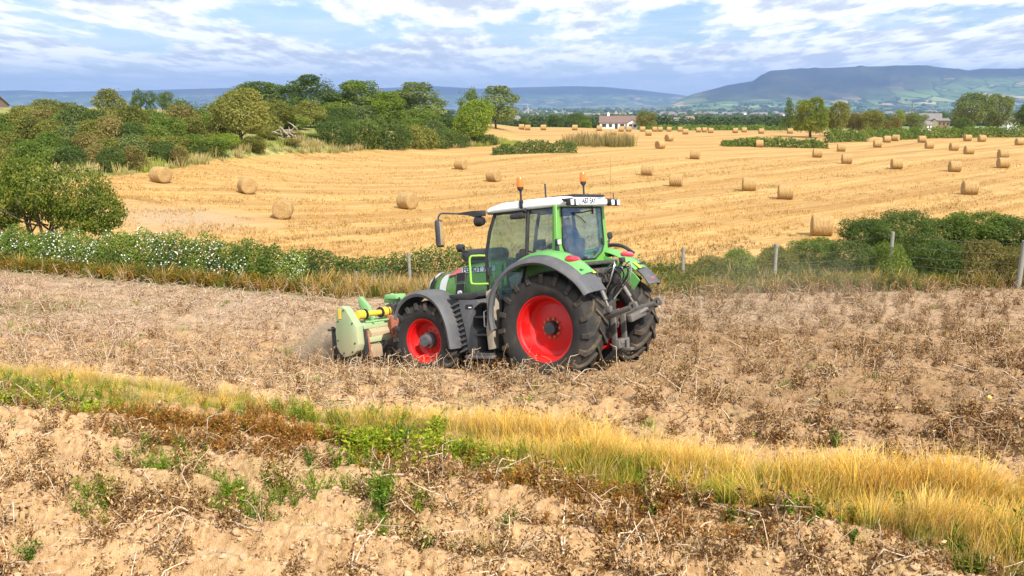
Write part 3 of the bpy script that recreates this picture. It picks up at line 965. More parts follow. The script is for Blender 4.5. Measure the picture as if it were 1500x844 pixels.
    b.prism([(1.96, 1.51), (1.52, 1.50), (1.46, 1.42), (1.62, 1.34), (1.66, 1.0), (1.56, 0.93), (1.58, 0.53), (1.80, 0.52), (1.84, 0.95), (1.93, 1.35)], 0.50, 1.05, bev=0.012)
    tank = b.build('fuel_tank', M['grey'], T)
    b = B()
    b.box((1.70, 1.057, 1.38), (0.16, 0.02, 0.07), 0.008)
    b.build('tank_cap', M['black'], tank)
    b = B()
    b.box((1.68, 1.068, 1.36), (0.07, 0.008, 0.02), 0.003)
    b.build('tank_label', M['wlens'], tank)
    b = B()
    b.prism([(2.17, 1.51), (1.97, 1.51), (1.85, 0.95), (1.82, 0.53), (1.98, 0.53), (2.06, 1.0)], 0.52, 1.015, bev=0.01)
    lv = b.build('louvre_cover', M['dgrey'], T)
    b = B()
    for k in range(10):
        z = 1.44 - k * 0.094
        x0 = 2.15 - (1.44 - z) * 0.17; x1 = 1.955 - (1.44 - z) * 0.155
        b.prism([(x0, z - 0.045), (x1, z + 0.03), (x1 - 0.005, z - 0.004), (x0, z - 0.075)], 0.95, 1.055)
    b.build('louvre', M['grey'], lv)
    b = B()
    for z, d in ((0.52, 0.30), (0.86, 0.24), (1.18, 0.20)):
        b.box((1.40, 1.02 - (z - 0.52) * 0.12, z), (0.42, d, 0.035), 0.008)
    b.tube([(1.18, 1.06, 0.50), (1.20, 1.03, 0.56), (1.22, 0.99, 1.3)], 0.014)
    st = b.build('step', M['dsteel'], T)
    b = B()
    b.box((1.46, 1.0, 0.47), (0.62, 0.40, 0.06), 0.015)
    b.build('step_skirt', M['grey'], st)
    b = B()
    b.box((1.4, 0.62, 1.0), (0.5, 0.35, 0.95), 0.04)
    b.build('step_well', M['black'], T)
    b = B()
    b.prism([(1.22, 1.64), (1.06, 1.70), (1.05, 1.30), (1.10, 0.95), (1.12, 0.62), (1.24, 0.60), (1.26, 0.98), (1.19, 1.28)], 1.0, 1.16, bev=0.01)
    b.build('fender_strut', paint('strut_tan', (0.30, 0.26, 0.20), 0.7, 0.6, (0.42, 0.33, 0.22)), T)
    b = B()
    b.tube([(1.30, 1.06, 1.30), (1.33, 1.10, 1.28), (1.33, 1.11, 1.02), (1.30, 1.07, 1.0)], 0.012)
    b.build('grab_handle', M['silver'], T)
    b = B()
    b.tube(smooth_path([(1.44, 0.82, 2.28), (1.58, 0.90, 2.29), (1.70, 0.94, 2.26), (1.71, 0.94, 2.0), (1.71, 0.94, 1.83), (1.66, 0.93, 1.78), (1.38, 0.86, 1.77)], 4), 0.019, 10)
    b.build('hand_rail', M['lime'], T)

    # ---- rear fenders
    def rear_fender(s):
        # centreline of the outer edge in (x,z), and how far in the green shell reaches
        path = smooth_path([(1.02, 0.98), (1.04, 1.30), (0.92, 1.68), (0.62, 2.00), (0.22, 2.155), (-0.18, 2.15), (-0.54, 2.00), (-0.82, 1.78), (-0.99, 1.56)], 5)
        c = np.array([0.0, 0.97])
        gr, ty = [], []
        n = len(path)
        for i, (x, z) in enumerate(path):
            q = i / (n - 1)
            d = np.array([x, z]) - c; L = np.linalg.norm(d); d /= L
            rear = sstep(0.62, 0.95, q)
            topz = 0.05 * math.sin(math.pi * min(max((q - 0.15) / 0.8, 0), 1))
            def pt(y, up): return (x + d[0] * up, s * y, z + d[1] * up)
            edge = 1.37 - 0.07 * float(rear) * 1.0
            mid = 1.12 + 0.02 * math.sin(q * 3)
            trimw = [pt(edge - 0.03, -0.075), pt(edge, -0.05), pt(edge - 0.015, -0.012), pt(edge - 0.07, 0.012), pt(mid, 0.028 + topz * 0.3)]
            gr.append(trimw)
            if 0.30 < q <= 0.86 + 0.001:
                ty.append([pt(mid - 0.001, 0.029 + topz * 0.3), pt(1.0, 0.05 + topz), pt(0.9, 0.055 + topz * 1.2), pt(0.78, 0.045 + topz * 1.3), pt(0.70, 0.0 + topz)])
        b = B(); b.loft(gr, closed=False, caps=False)
        # ribbed tail closing the green shell at the back
        tail = []
        for (x, z), q in zip(path[-8:], np.linspace(0.82, 1, 8)):
            d = np.array([x, z]) - c; d /= np.linalg.norm(d)
            ring = []
            for k in range(19):
                y = 1.14 - k * 0.021
                up = 0.030 + (0.006 if k % 2 else 0.0) + 0.012 * (1 - abs(k - 9) / 9)
                ring.append((x + d[0] * up, s * y, z + d[1] * up))
            tail.append(ring)
        b.loft(tail, closed=False, caps=False)
        f = b.build('rear_fender', M['grey'], T, solid=-0.02 * s, ang=50)
        b = B(); b.loft(ty, closed=False, caps=False)
        sh = b.build('fender_shell', M['fgreen'], f, solid=-0.02 * s, ang=60)
        # black inner wheel arch wall toward the chassis
        b = B()
        b.prism([(p[0] * 0.97, p[1] - 0.03) for p in path[6:-3]] + [(-0.6, 1.3), (0.6, 1.3)], s * 0.66, s * 0.70)
        b.build('arch_wall', M['fgreen'] if s < 0 else M['black'], f)
        # lamps and marks, set on the shell
        def on_shell(q, y, up):
            i = q * (n - 1); i0 = int(i); fr = i - i0
            x = path[i0][0] * (1 - fr) + path[i0 + 1][0] * fr; z = path[i0][1] * (1 - fr) + path[i0 + 1][1] * fr
            d = np.array([x, z]) - c; d /= np.linalg.norm(d)
            tx = np.array([-d[1], d[0]])
            topz = 0.05 * math.sin(math.pi * min(max((q - 0.15) / 0.8, 0), 1)) * 1.1
            up2 = up + topz + 0.048
            nrm = Vector((d[0], 0, d[1])); tan = Vector((tx[0], 0, tx[1]))
            mt = Matrix((tan, Vector((0, 1, 0)), nrm)).transposed()
            return Vector((x + d[0] * up2, s * y, z + d[1] * up2)), mt
        def ell(q, y, a, bb, up, h):
            p, mt = on_shell(q, y, up)
            bb_ = B()
            rings = []
            for rr_, hh in ((1.0, 0.0), (0.98, h * .6), (0.8, h), (0.3, h * 1.15)):
                rings.append([p + mt @ Vector((bb * rr_ * math.sin(k / 20 * math.tau), a * rr_ * math.cos(k / 20 * math.tau), hh)) for k in range(20)])
            bb_.loft(rings)
            return bb_
        tl = ell(0.725, 0.93, 0.19, 0.095, 0.004, 0.045).build('tail_light', M['lamp_red'], f)
        ell(0.725, 0.93, 0.035, 0.028, 0.036, 0.012).build('reversing_lens', M['lamp_pink'], tl)
        p, mt = on_shell(0.94, 1.03, -0.018)
        B().box(p, (0.05, 0.13, 0.02), 0.006, mt).build('reflector', M['lamp_red'], f)
        p, mt = on_shell(0.83, 0.795, 0.012)
        B().box(p, (0.17, 0.085, 0.006), 0.0, mt).build('warning_sticker', M['yellow'], sh)
        for k in range(5):
            p, mt = on_shell(0.82, 0.87 + k * 0.052, 0.008)
            bq = B(); bq.box(p, (0.05, 0.026, 0.012), 0.003, mt)
            bq.build('control_button', M['black'] if k % 2 == 0 else M['dgrey'], sh)
        return f
    rear_fender(1); rf = rear_fender(-1)
    # raised black rim of the far fender with its lamp
    b = B()
    b.tube(smooth_path([(0.5, -1.2, 2.16), (0.2, -1.25, 2.30), (-0.2, -1.25, 2.30), (-0.5, -1.2, 2.14)], 6), 0.035, 8)
    b.build('mudguard_rim', M['dgrey'], T)
    b = B()
    b.box((-0.10, -1.05, 2.50), (0.05, 0.15, 0.13), 0.03)
    b.tube([(-0.10, -1.05, 2.46), (-0.05, -1.03, 2.25)], 0.012)
    b.tube([(-0.10, -1.05, 2.46), (-0.05, -0.88, 2.25)], 0.012)
    b.build('fender_mirror', M['dgrey'], T)
    # work lamp post on the near fender
    b = B()
    b.box((-0.17, 0.86, 2.28), (0.09, 0.085, 0.22), 0.02, taper=(0.6, 0.8))
    wl = b.build('lamp_post', M['dgrey'], T)
    b = B(); b.box((-0.19, 0.86, 2.43), (0.06, 0.12, 0.11), 0.02); h = b.build('post_lamp', M['black'], wl)
    b = B(); b.box((-0.224, 0.86, 2.43), (0.012, 0.09, 0.08), 0.004); b.build('post_lamp_lens', M['wlens'], wl)

    # ---- front fenders
    for s in (1, -1):
        pts = smooth_path([(3.42, 1.20), (3.30, 1.44), (3.05, 1.62), (2.75, 1.68), (2.45, 1.60), (2.22, 1.40), (2.08, 1.10), (2.02, 0.80), (2.00, 0.62)], 4)
        c = np.array([2.78, 0.755])
        rings = []
        for x, z in pts:
            d = np.array([x, z]) - c; d /= np.linalg.norm(d)
            ring = []
            for y, up in ((1.26, -0.07), (1.275, -0.03), (1.24, 0.0), (1.10, 0.012), (0.9, 0.012), (0.72, 0.0), (0.70, -0.05)):
                ring.append((x + d[0] * up, s * y, z + d[1] * up))
            rings.append(ring)
        b = B(); b.loft(rings, closed=False, caps=False)
        ff = b.build('front_fender', M['grey'], T, solid=-0.02 * s, ang=60)
        b = B(); b.tube([(2.75, s * 0.9, 1.66), (2.75, s * 0.62, 1.55), (2.75, s * 0.55, 0.95)], 0.035); b.build('fender_bracket', M['dsteel'], ff)

    # ---- cab
    P = dict(Af=(1.47, .74, 1.62), Am=(1.44, .76, 2.27), At=(1.24, .70, 3.02), Bb=(0.52, .80, 2.12), Bt=(0.48, .72, 3.05), Cb=(-0.10, .74, 2.16), Ct=(-0.10, .68, 3.05))
    for s in (1, -1):
        b = B()
        b.tube([(1.20, s * .74, 1.22), (1.47, s * .74, 1.62), (1.46, s * .76, 2.27), (1.36, s * .74, 2.7), (1.24, s * .70, 3.02)], 0.034, 8)
        b.build('front_pillar', M['black'], T)
        b = B()
        b.tube([(0.66, s * .79, 1.75), (0.54, s * .80, 2.12), (0.50, s * .77, 2.6), (0.48, s * .72, 3.05)], 0.036, 8)
        if s > 0: b.box((0.60, .80, 2.24), (0.12, 0.05, 0.24), 0.015)
        b.build('middle_pillar', M['black'], T)
        # green rear corner pillars, broad box section
        b = B()
        secs = []
        for (x, y, z, w1, w2) in ((-0.05, .75, 2.05, .16, .12), (-0.07, .765, 2.30, .09, .085), (-0.08, .745, 2.7, .075, .08), (-0.08, .70, 3.06, .075, .08)):
            secs.append([(x - w1 / 2, s * (y - w2 / 2), z), (x + w1 / 2, s * (y - w2 / 2), z), (x + w1 / 2, s * (y + w2 / 2), z), (x - w1 / 2, s * (y + w2 / 2), z)])
        b.loft(secs)
        b.build('rear_pillar', M['pgreen'], T, bevel=0.012)
        # green sill under the side glass
        b = B()
        b.prism([(-0.12, 2.20), (0.50, 2.20), (0.62, 1.98), (0.62, 1.80), (-0.15, 1.90)], s * .70, s * .80, bev=0.012)
        b.build('side_sill', M['pgreen'] if s < 0 else M['green'], T)
    # rear wall below the window, shaped round the glass
    b = B()
    outer = [(-0.80, 3.06), (0.80, 3.06), (0.84, 2.45), (0.86, 2.10), (0.60, 1.98), (-0.60, 1.98), (-0.86, 2.10), (-0.84, 2.45)]
    innr = [(-0.655, 3.02), (0.655, 3.02), (0.685, 2.36), (0.60, 2.22), (0.36, 2.10), (-0.36, 2.10), (-0.60, 2.22), (-0.685, 2.36)]
    vo = []
    for xx in (-0.10, -0.165):
        vo.append(([b.bm.verts.new((xx, y, z)) for y, z in outer], [b.bm.verts.new((xx, y, z)) for y, z in innr]))
    n = 8
    for (o_, i_) in vo:
        for k in range(n): b.bm.faces.new((o_[k], o_[(k + 1) % n], i_[(k + 1) % n], i_[k]))
    for k in range(n):
        b.bm.faces.new((vo[0][0][k], vo[0][0][(k + 1) % n], vo[1][0][(k + 1) % n], vo[1][0][k]))
        b.bm.faces.new((vo[0][1][k], vo[0][1][(k + 1) % n], vo[1][1][(k + 1) % n], vo[1][1][k]))
    b.build('rear_frame', M['pgreen'], T, bevel=0.012)
    b = B(); b.prism(innr, -0.178, -0.170, axis='x'); rw = b.build('rear_window', M['rglass'], T, smooth=False)
    b = B()
    for k in range(n):
        p, q = innr[k], innr[(k + 1) % n]
        b.tube([(-0.182, p[0], p[1]), (-0.182, q[0], q[1])], 0.013, 6)
    b.build('window_seal', M['black'], rw)
    b = B()
    b.tube([(-0.20, 0.30, 2.93), (-0.205, 0.05, 2.93), (-0.205, -0.32, 2.97)], 0.011)
    b.tube([(-0.20, 0.28, 2.90), (-0.205, 0.10, 2.84), (-0.205, -0.05, 2.74)], 0.008)
    b.tube([(-0.20, -0.32, 3.04), (-0.20, -0.32, 2.90)], 0.02)
    b.box((-0.2, 0.30, 2.92), (0.03, 0.05, 0.04), 0.008)
    b.build('rear_wiper', M['black'], rw)
    b = B(); b.box((-0.2, -0.61, 2.40), (0.04, 0.05, 0.12), 0.01); b.build('window_hinge', M['dgrey'], rw)
    b = B(); b.box((-0.19, 0.0, 2.13), (0.03, 0.10, 0.04), 0.008); b.build('window_latch', M['dgrey'], rw)
    # side glass behind the door, both sides
    for s in (1, -1):
        b = B(); y = 0.755
        b.loft([[(-0.03, s * 0.755, 2.22), (0.42, s * 0.775, 2.22), (0.50, s * 0.78, 2.36), (0.46, s * 0.715, 3.02), (-0.04, s * 0.70, 3.02)],
                [(-0.03, s * 0.749, 2.22), (0.42, s * 0.769, 2.22), (0.50, s * 0.774, 2.36), (0.46, s * 0.709, 3.02), (-0.04, s * 0.694, 3.02)]])
        sw = b.build('side_window', M['rglass'] if s > 0 else M['glass'], T, smooth=False)
        # door: big pane running down to the foot of the cab
        b = B()
        b.loft([[(0.56, s * 0.79, 2.10), (0.70, s * 0.79, 1.75), (0.95, s * 0.77, 1.35), (1.16, s * 0.75, 1.22), (1.43, s * 0.745, 1.62), (1.43, s * 0.765, 2.27), (1.33, s * .745, 2.7), (1.22, s * 0.705, 2.99), (0.50, s * 0.725, 3.02)],
                [(0.56, s * 0.784, 2.10), (0.70, s * 0.784, 1.75), (0.95, s * 0.764, 1.35), (1.16, s * 0.744, 1.22), (1.43, s * 0.739, 1.62), (1.43, s * 0.759, 2.27), (1.33, s * .739, 2.7), (1.22, s * 0.699, 2.99), (0.50, s * 0.719, 3.02)]])
        dr = b.build('door', M['glass'], T, smooth=False)
        b = B()
        b.tube([(0.66, s * 0.795, 1.72), (0.95, s * 0.775, 1.33), (1.18, s * 0.755, 1.20), (1.45, s * 0.75, 1.60), (1.45, s * 0.77, 2.27), (1.35, s * .75, 2.7), (1.24, s * 0.71, 3.0), (0.49, s * 0.73, 3.03)], 0.016, 6)
        b.build('door_frame', M['black'], dr)
        b = B()
        b.box((1.40, s * 0.80, 1.98), (0.05, 0.05, 0.16), 0.012); b.tube([(1.38, s * 0.80, 1.80), (1.40, s * 0.81, 1.6)], 0.02)
        b.build('door_handle', M['dgrey'], dr)
    b = B()
    b.loft([[(1.26, -0.70, 3.0), (1.26, 0.70, 3.0), (1.47, 0.75, 2.2), (1.48, 0.72, 1.65), (1.48, -0.72, 1.65), (1.47, -0.75, 2.2)],
            [(1.254, -0.70, 3.0), (1.254, 0.70, 3.0), (1.464, 0.75, 2.2), (1.474, 0.72, 1.65), (1.474, -0.72, 1.65), (1.464, -0.75, 2.2)]])
    b.build('windscreen', M['glass'], T, smooth=False)
    # floor, firewall, dash, wheel, seat
    b = B()
    b.box((0.65, 0, 1.60), (1.55, 1.40, 0.10), 0.02)
    b.box((0.05, 0, 1.85), (0.35, 1.35, 0.42), 0.05)
    b.box((0.95, 0, 1.36), (0.6, 1.3, 0.4), 0.05)
    b.build('cab_floor', M['dgrey'], T)
    b = B()
    b.box((0.35, -0.45, 2.02), (0.75, 0.30, 0.30), 0.06)
    b.box((0.62, -0.42, 2.24), (0.30, 0.12, 0.08), 0.03)
    b.box((0.70, 0.50, 1.92), (0.5, 0.16, 0.36), 0.06)
    b.prism([(0.80, 1.95), (0.62, 1.98), (0.58, 1.70), (1.0, 1.66), (1.05, 1.85)], 0.56, 0.70, bev=0.03)
    b.build('armrest_console', M['trim'], T)
    b = B()
    b.box((1.32, 0, 1.90), (0.16, 0.55, 0.50), 0.06)
    b.tube([(1.28, 0, 1.75), (1.12, 0, 2.18)], 0.06)
    b.box((1.20, 0, 2.22), (0.12, 0.32, 0.14), 0.04)
    b.build('dashboard', M['dgrey'], T)
    b = B()
    c0 = Vector((1.02, 0, 2.24)); ax = Vector((-0.55, 0, 1)).normalized(); q = ax.to_track_quat('Z', 'Y')
    ring = [c0 + q @ Vector((0.20 * math.cos(k / 24 * math.tau), 0.20 * math.sin(k / 24 * math.tau), 0)) for k in range(25)]
    b.tube(ring, 0.017, 8)
    for k in range(3): b.tube([c0 - ax * 0.03, ring[k * 8]], 0.012, 6)
    b.cyl(c0 - ax * 0.06, c0, 0.05)
    b.build('steering_wheel', M['black'], T)
    b = B()
    b.box((0.34, -0.08, 1.98), (0.50, 0.52, 0.16), 0.06, seg=3)
    b.box((0.34, -0.08, 1.80), (0.36, 0.36, 0.24), 0.04)
    b.box((0.07, -0.10, 2.24), (0.14, 0.46, 0.50), 0.06, Matrix.Rotation(R_(-8), 3, 'Y'), 3)
    b.build('seat', M['seat'], T)
    b = B()
    b.box((1.12, -0.52, 2.42), (0.05, 0.28, 0.20), 0.015)
    b.tube([(1.12, -0.52, 2.35), (1.0, -0.60, 2.1)], 0.015)
    b.build('terminal', M['black'], T)
    # roof: shallow dome
    rings = []
    for q, dz, inset in ((0, 3.045, 0.03), (1, 3.075, 0.0), (2, 3.13, 0.0), (3, 3.185, 0.05), (4, 3.215, 0.16), (5, 3.235, 0.42)):
        ring = []
        for k in range(40):
            a = k / 40 * math.tau
            cx, sy = math.cos(a), math.sin(a)
            ex = 0.30
            X = 0.96 - inset; Yv = 0.80 - inset
            x = 0.56 + X * math.copysign(abs(cx) ** ex, cx); y = Yv * math.copysign(abs(sy) ** ex, sy)
            z = dz
            if x > 1.05: z -= (x - 1.05) * 0.16 * (dz - 3.0) / 0.2
            ring.append((x, y, z))
        rings.append(ring)
    b = B(); b.loft(rings)
    rf = b.build('roof', M['white'], T, ang=50)
    b = B()
    b.box((-0.12, 0, 3.225), (0.50, 1.0, 0.03), 0.012)
    b.box((-0.405, 0, 3.19), (0.03, 0.75, 0.02), 0.006)
    b.build('roof_vent', M['dgrey'], rf)
    b = B(); b.box((0.62, 0, 3.037), (1.55, 1.44, 0.035), 0.01); b.build('roof_lining', M['dgrey'], rf)
    b = B(); b.box((0.05, 0.25, 2.97), (0.22, 0.80, 0.09), 0.03); b.build('blind_roll', M['blue'], rf)
    # number plate on the back edge
    b = B(); b.box((-0.425, 0.16, 3.115), (0.016, 0.56, 0.125), 0.004); npl = b.build('number_plate', M['wlens'], rf)
    mt = Matrix(((0, 0, -1, -0.434), (-1, 0, 0, 0.16), (0, 1, 0, 3.113), (0, 0, 0, 1)))
    text_mesh('plate_lettering', 'AB7 EAY', 0.135, M['black'], npl, mt, xs=0.90)
    for y in (0.76, 0.60, -0.60, -0.80):
        b = B()
        b.box((-0.42, y, 3.09), (0.10, 0.115, 0.115), 0.02)
        b.tube([(-0.38, y, 3.10), (-0.25, y * 0.95, 3.14)], 0.014)
        wl = b.build('work_light', M['black'], rf)
        b = B(); b.box((-0.474, y, 3.09), (0.014, 0.095, 0.095), 0.006); b.build('lens', M['wlens'], wl)
    b = B()
    b.tube([(-0.34, 0.86, 3.14), (-0.34, 0.5, 3.16)], 0.018); b.tube([(-0.34, -0.88, 3.15), (-0.34, -0.5, 3.16)], 0.018)
    b.tube([(-0.34, -0.86, 3.14), (-0.34, -0.86, 3.28)], 0.008)
    b.build('light_bar', M['black'], rf)
    # beacons
    for (x, y, z) in ((0.57, 0.79, 3.06), (0.22, -0.74, 3.16)):
        b = B()
        b.tube([(x, y, z), (x, y, z + 0.30)], 0.018, 8)
        b.box((x, y, z + 0.08), (0.07, 0.06, 0.14), 0.012)
        b.cyl((x, y, z + 0.34), (x, y, z + 0.38), 0.055, seg=16); b.cyl((x, y, z + 0.30), (x, y, z + 0.34), 0.02, 0.05)
        bc = b.build('beacon', M['black'], T)
        b = B()
        b.lathe([(0, 0.062), (0.02, 0.066), (0.10, 0.060), (0.15, 0.056), (0.175, 0.045), (0.18, 0.005)], (x, y, z + 0.38), 20, 'z')
        b.build('beacon_lens', M['orange'], bc)
    b = B(); b.tube([(0.58, 0.0, 3.22), (0.58, 0, 3.52)], 0.016); b.tube([(-0.3, -0.82, 3.1), (-0.33, -0.86, 4.0)], 0.0016, 5); b.build('antenna', M['dgrey'], T)
    b = B(); b.box((0.62, 0.86, 2.93), (0.30, 0.10, 0.09), 0.03); b.tube([(0.5, 0.82, 3.0), (0.5, 0.75, 3.06)], 0.03); b.build('pillar_lamp', M['black'], T)
    # mirror arm, mirror, lamp under it
    b = B()
    b.prism([(1.38, 3.10), (1.62, 3.11), (1.95, 3.10), (1.95, 3.065), (1.72, 3.05), (1.58, 2.99), (1.38, 3.0)], 0.78, 0.90, bev=0.012)
    b.tube(smooth_path([(1.93, 0.88, 3.085), (2.05, 1.10, 3.10), (2.10, 1.20, 3.10), (2.13, 1.24, 3.04), (2.13, 1.24, 2.98)], 4), 0.017)
    ma = b.build('mirror_arm', M['dgrey'], T)
    b = B(); b.box((2.13, 1.24, 2.74), (0.10, 0.22, 0.50), 0.04, Matrix.Rotation(R_(18), 3, 'Z'), 3); mr = b.build('mirror_housing', M['dgrey'], ma)
    b = B(); b.box((2.079, 1.225, 2.74), (0.008, 0.17, 0.43), 0.0, Matrix.Rotation(R_(18), 3, 'Z'))
    mm, tt = new_mat('mirror_glass'); out(tt, principled(tt, Base_Color=(0.7, 0.7, 0.7), Metallic=1.0, Roughness=0.04))
    b.build('mirror_glass', mm, mr)
    b = B(); b.lathe([(-0.10, 0.01), (-0.09, 0.07), (0.0, 0.095), (0.07, 0.09), (0.08, 0.07), (0.075, 0.01)], (1.50, 0.84, 2.91), 20, 'x'); b.build('front_lamp', M['black'], ma)

    # ---- rear linkage
    def part(name, mat, f):
        b = B(); f(b); return b.build(name, mat, T)
    part('top_link', M['dgrey'], lambda b: (b.cyl((-0.62, 0.02, 1.42), (-0.86, 0.0, 1.90), 0.062, seg=14), b.cyl((-0.86, 0.0, 1.90), (-0.93, 0, 2.04), 0.03, seg=10), b.box((-0.93, 0, 2.05), (0.09, 0.10, 0.09), 0.02), b.cyl((-0.60, 0.02, 1.38), (-0.63, 0.02, 1.44), 0.07, seg=14)))
    for s in (1, -1):
        part('lift_rod', M['steel'], lambda b: (b.cyl((-0.62, s * 0.36, 1.72), (-0.86, s * 0.44, 1.26), 0.022, seg=8), b.cyl((-0.70, s * 0.385, 1.57), (-0.80, s * 0.42, 1.38), 0.045, seg=10), b.box((-0.87, s * 0.44, 1.23), (0.10, 0.09, 0.12), 0.02)))
        part('lift_arm', M['steel'], lambda b: b.prism([(-0.25, 1.60), (-0.30, 1.74), (-0.66, 1.78), (-0.68, 1.68)], s * 0.30, s * 0.38, bev=0.01))
        part('lower_link', M['steel'], lambda b: (b.tube([(-0.42, s * 0.30, 0.98), (-0.85, s * 0.40, 1.12), (-1.30, s * 0.44, 1.26)], 0.04, 8, [0.05, 0.055, 0.045]), b.lathe([(-0.035, 0.03), (-0.035, 0.075), (0.035, 0.075), (0.035, 0.03)], (-1.34, s * 0.44, 1.28), 16, 'y'), b.box((-0.98, s * 0.42, 1.16), (0.18, 0.05, 0.12), 0.015, Matrix.Rotation(R_(18), 3, 'Y'))))
    part('check_bar', M['steel'], lambda b: (b.tube([(-1.02, -0.10, 1.05), (-1.16, -0.50, 1.20)], 0.04), b.box((-1.05, -0.18, 1.07), (0.10, 0.55, 0.13), 0.02, Matrix.Rotation(R_(-8), 3, 'X')), b.lathe([(-0.03, 0.02), (-0.03, 0.07), (0.03, 0.07), (0.03, 0.02)], (-1.10, -0.52, 1.16), 14, 'x')))
    part('drawbar_frame', M['steel'], lambda b: [b.box((-0.78, s * 0.17, 0.80), (0.10, 0.05, 0.60), 0.01) for s in (1, -1)] + [b.box((-0.80, 0, 0.60), (0.16, 0.38, 0.16), 0.02), b.box((-0.86, 0, 0.64), (0.08, 0.30, 0.10), 0.02), b.cyl((-0.93, 0, 0.42), (-0.93, 0, 0.66), 0.03), b.box((-0.93, 0, 0.50), (0.20, 0.12, 0.05), 0.01)])
    part('pto_shield', M['dsteel'], lambda b: (b.box((-0.58, 0, 0.98), (0.24, 0.34, 0.26), 0.03), b.box((-0.52, 0, 1.25), (0.2, 0.5, 0.25), 0.03), b.cyl((-0.66, 0, 0.95), (-0.78, 0, 0.95), 0.035)))
    part('valve_block', M['dsteel'], lambda b: [b.box((-0.48, 0.0, 1.80), (0.30, 0.72, 0.26), 0.03), b.box((-0.30, 0, 2.02), (0.35, 1.30, 0.06), 0.02)] + [b.cyl((-0.62, -0.3 + k * 0.12, 1.86), (-0.72, -0.3 + k * 0.12, 1.84), 0.03, seg=10) for k in range(6)])
    rnd = random.Random(5)
    for k in range(7):
        y = -0.32 + k * 0.10
        pts = [(-0.70, y, 1.84), (-0.86 - rnd.random() * .1, y + 0.04, 1.92 + rnd.random() * 0.12), (-0.88 - rnd.random() * .08, y + rnd.uniform(-.1, .12), 1.74), (-0.74, y + rnd.uniform(-.1, .1), 1.55), (-0.62, y * .5, 1.36)]
        part('hydraulic_hose', M['black'] if k % 3 else M['bright'], lambda b: b.tube(smooth_path(pts, 5), 0.013, 6))
    part('white_tag', M['wlens'], lambda b: b.box((-0.36, -0.52, 1.72), (0.01, 0.14, 0.07), 0.0))

    # ---- driver
    return T


TRACTOR = build_tractor()
TM = tractor_matrix()


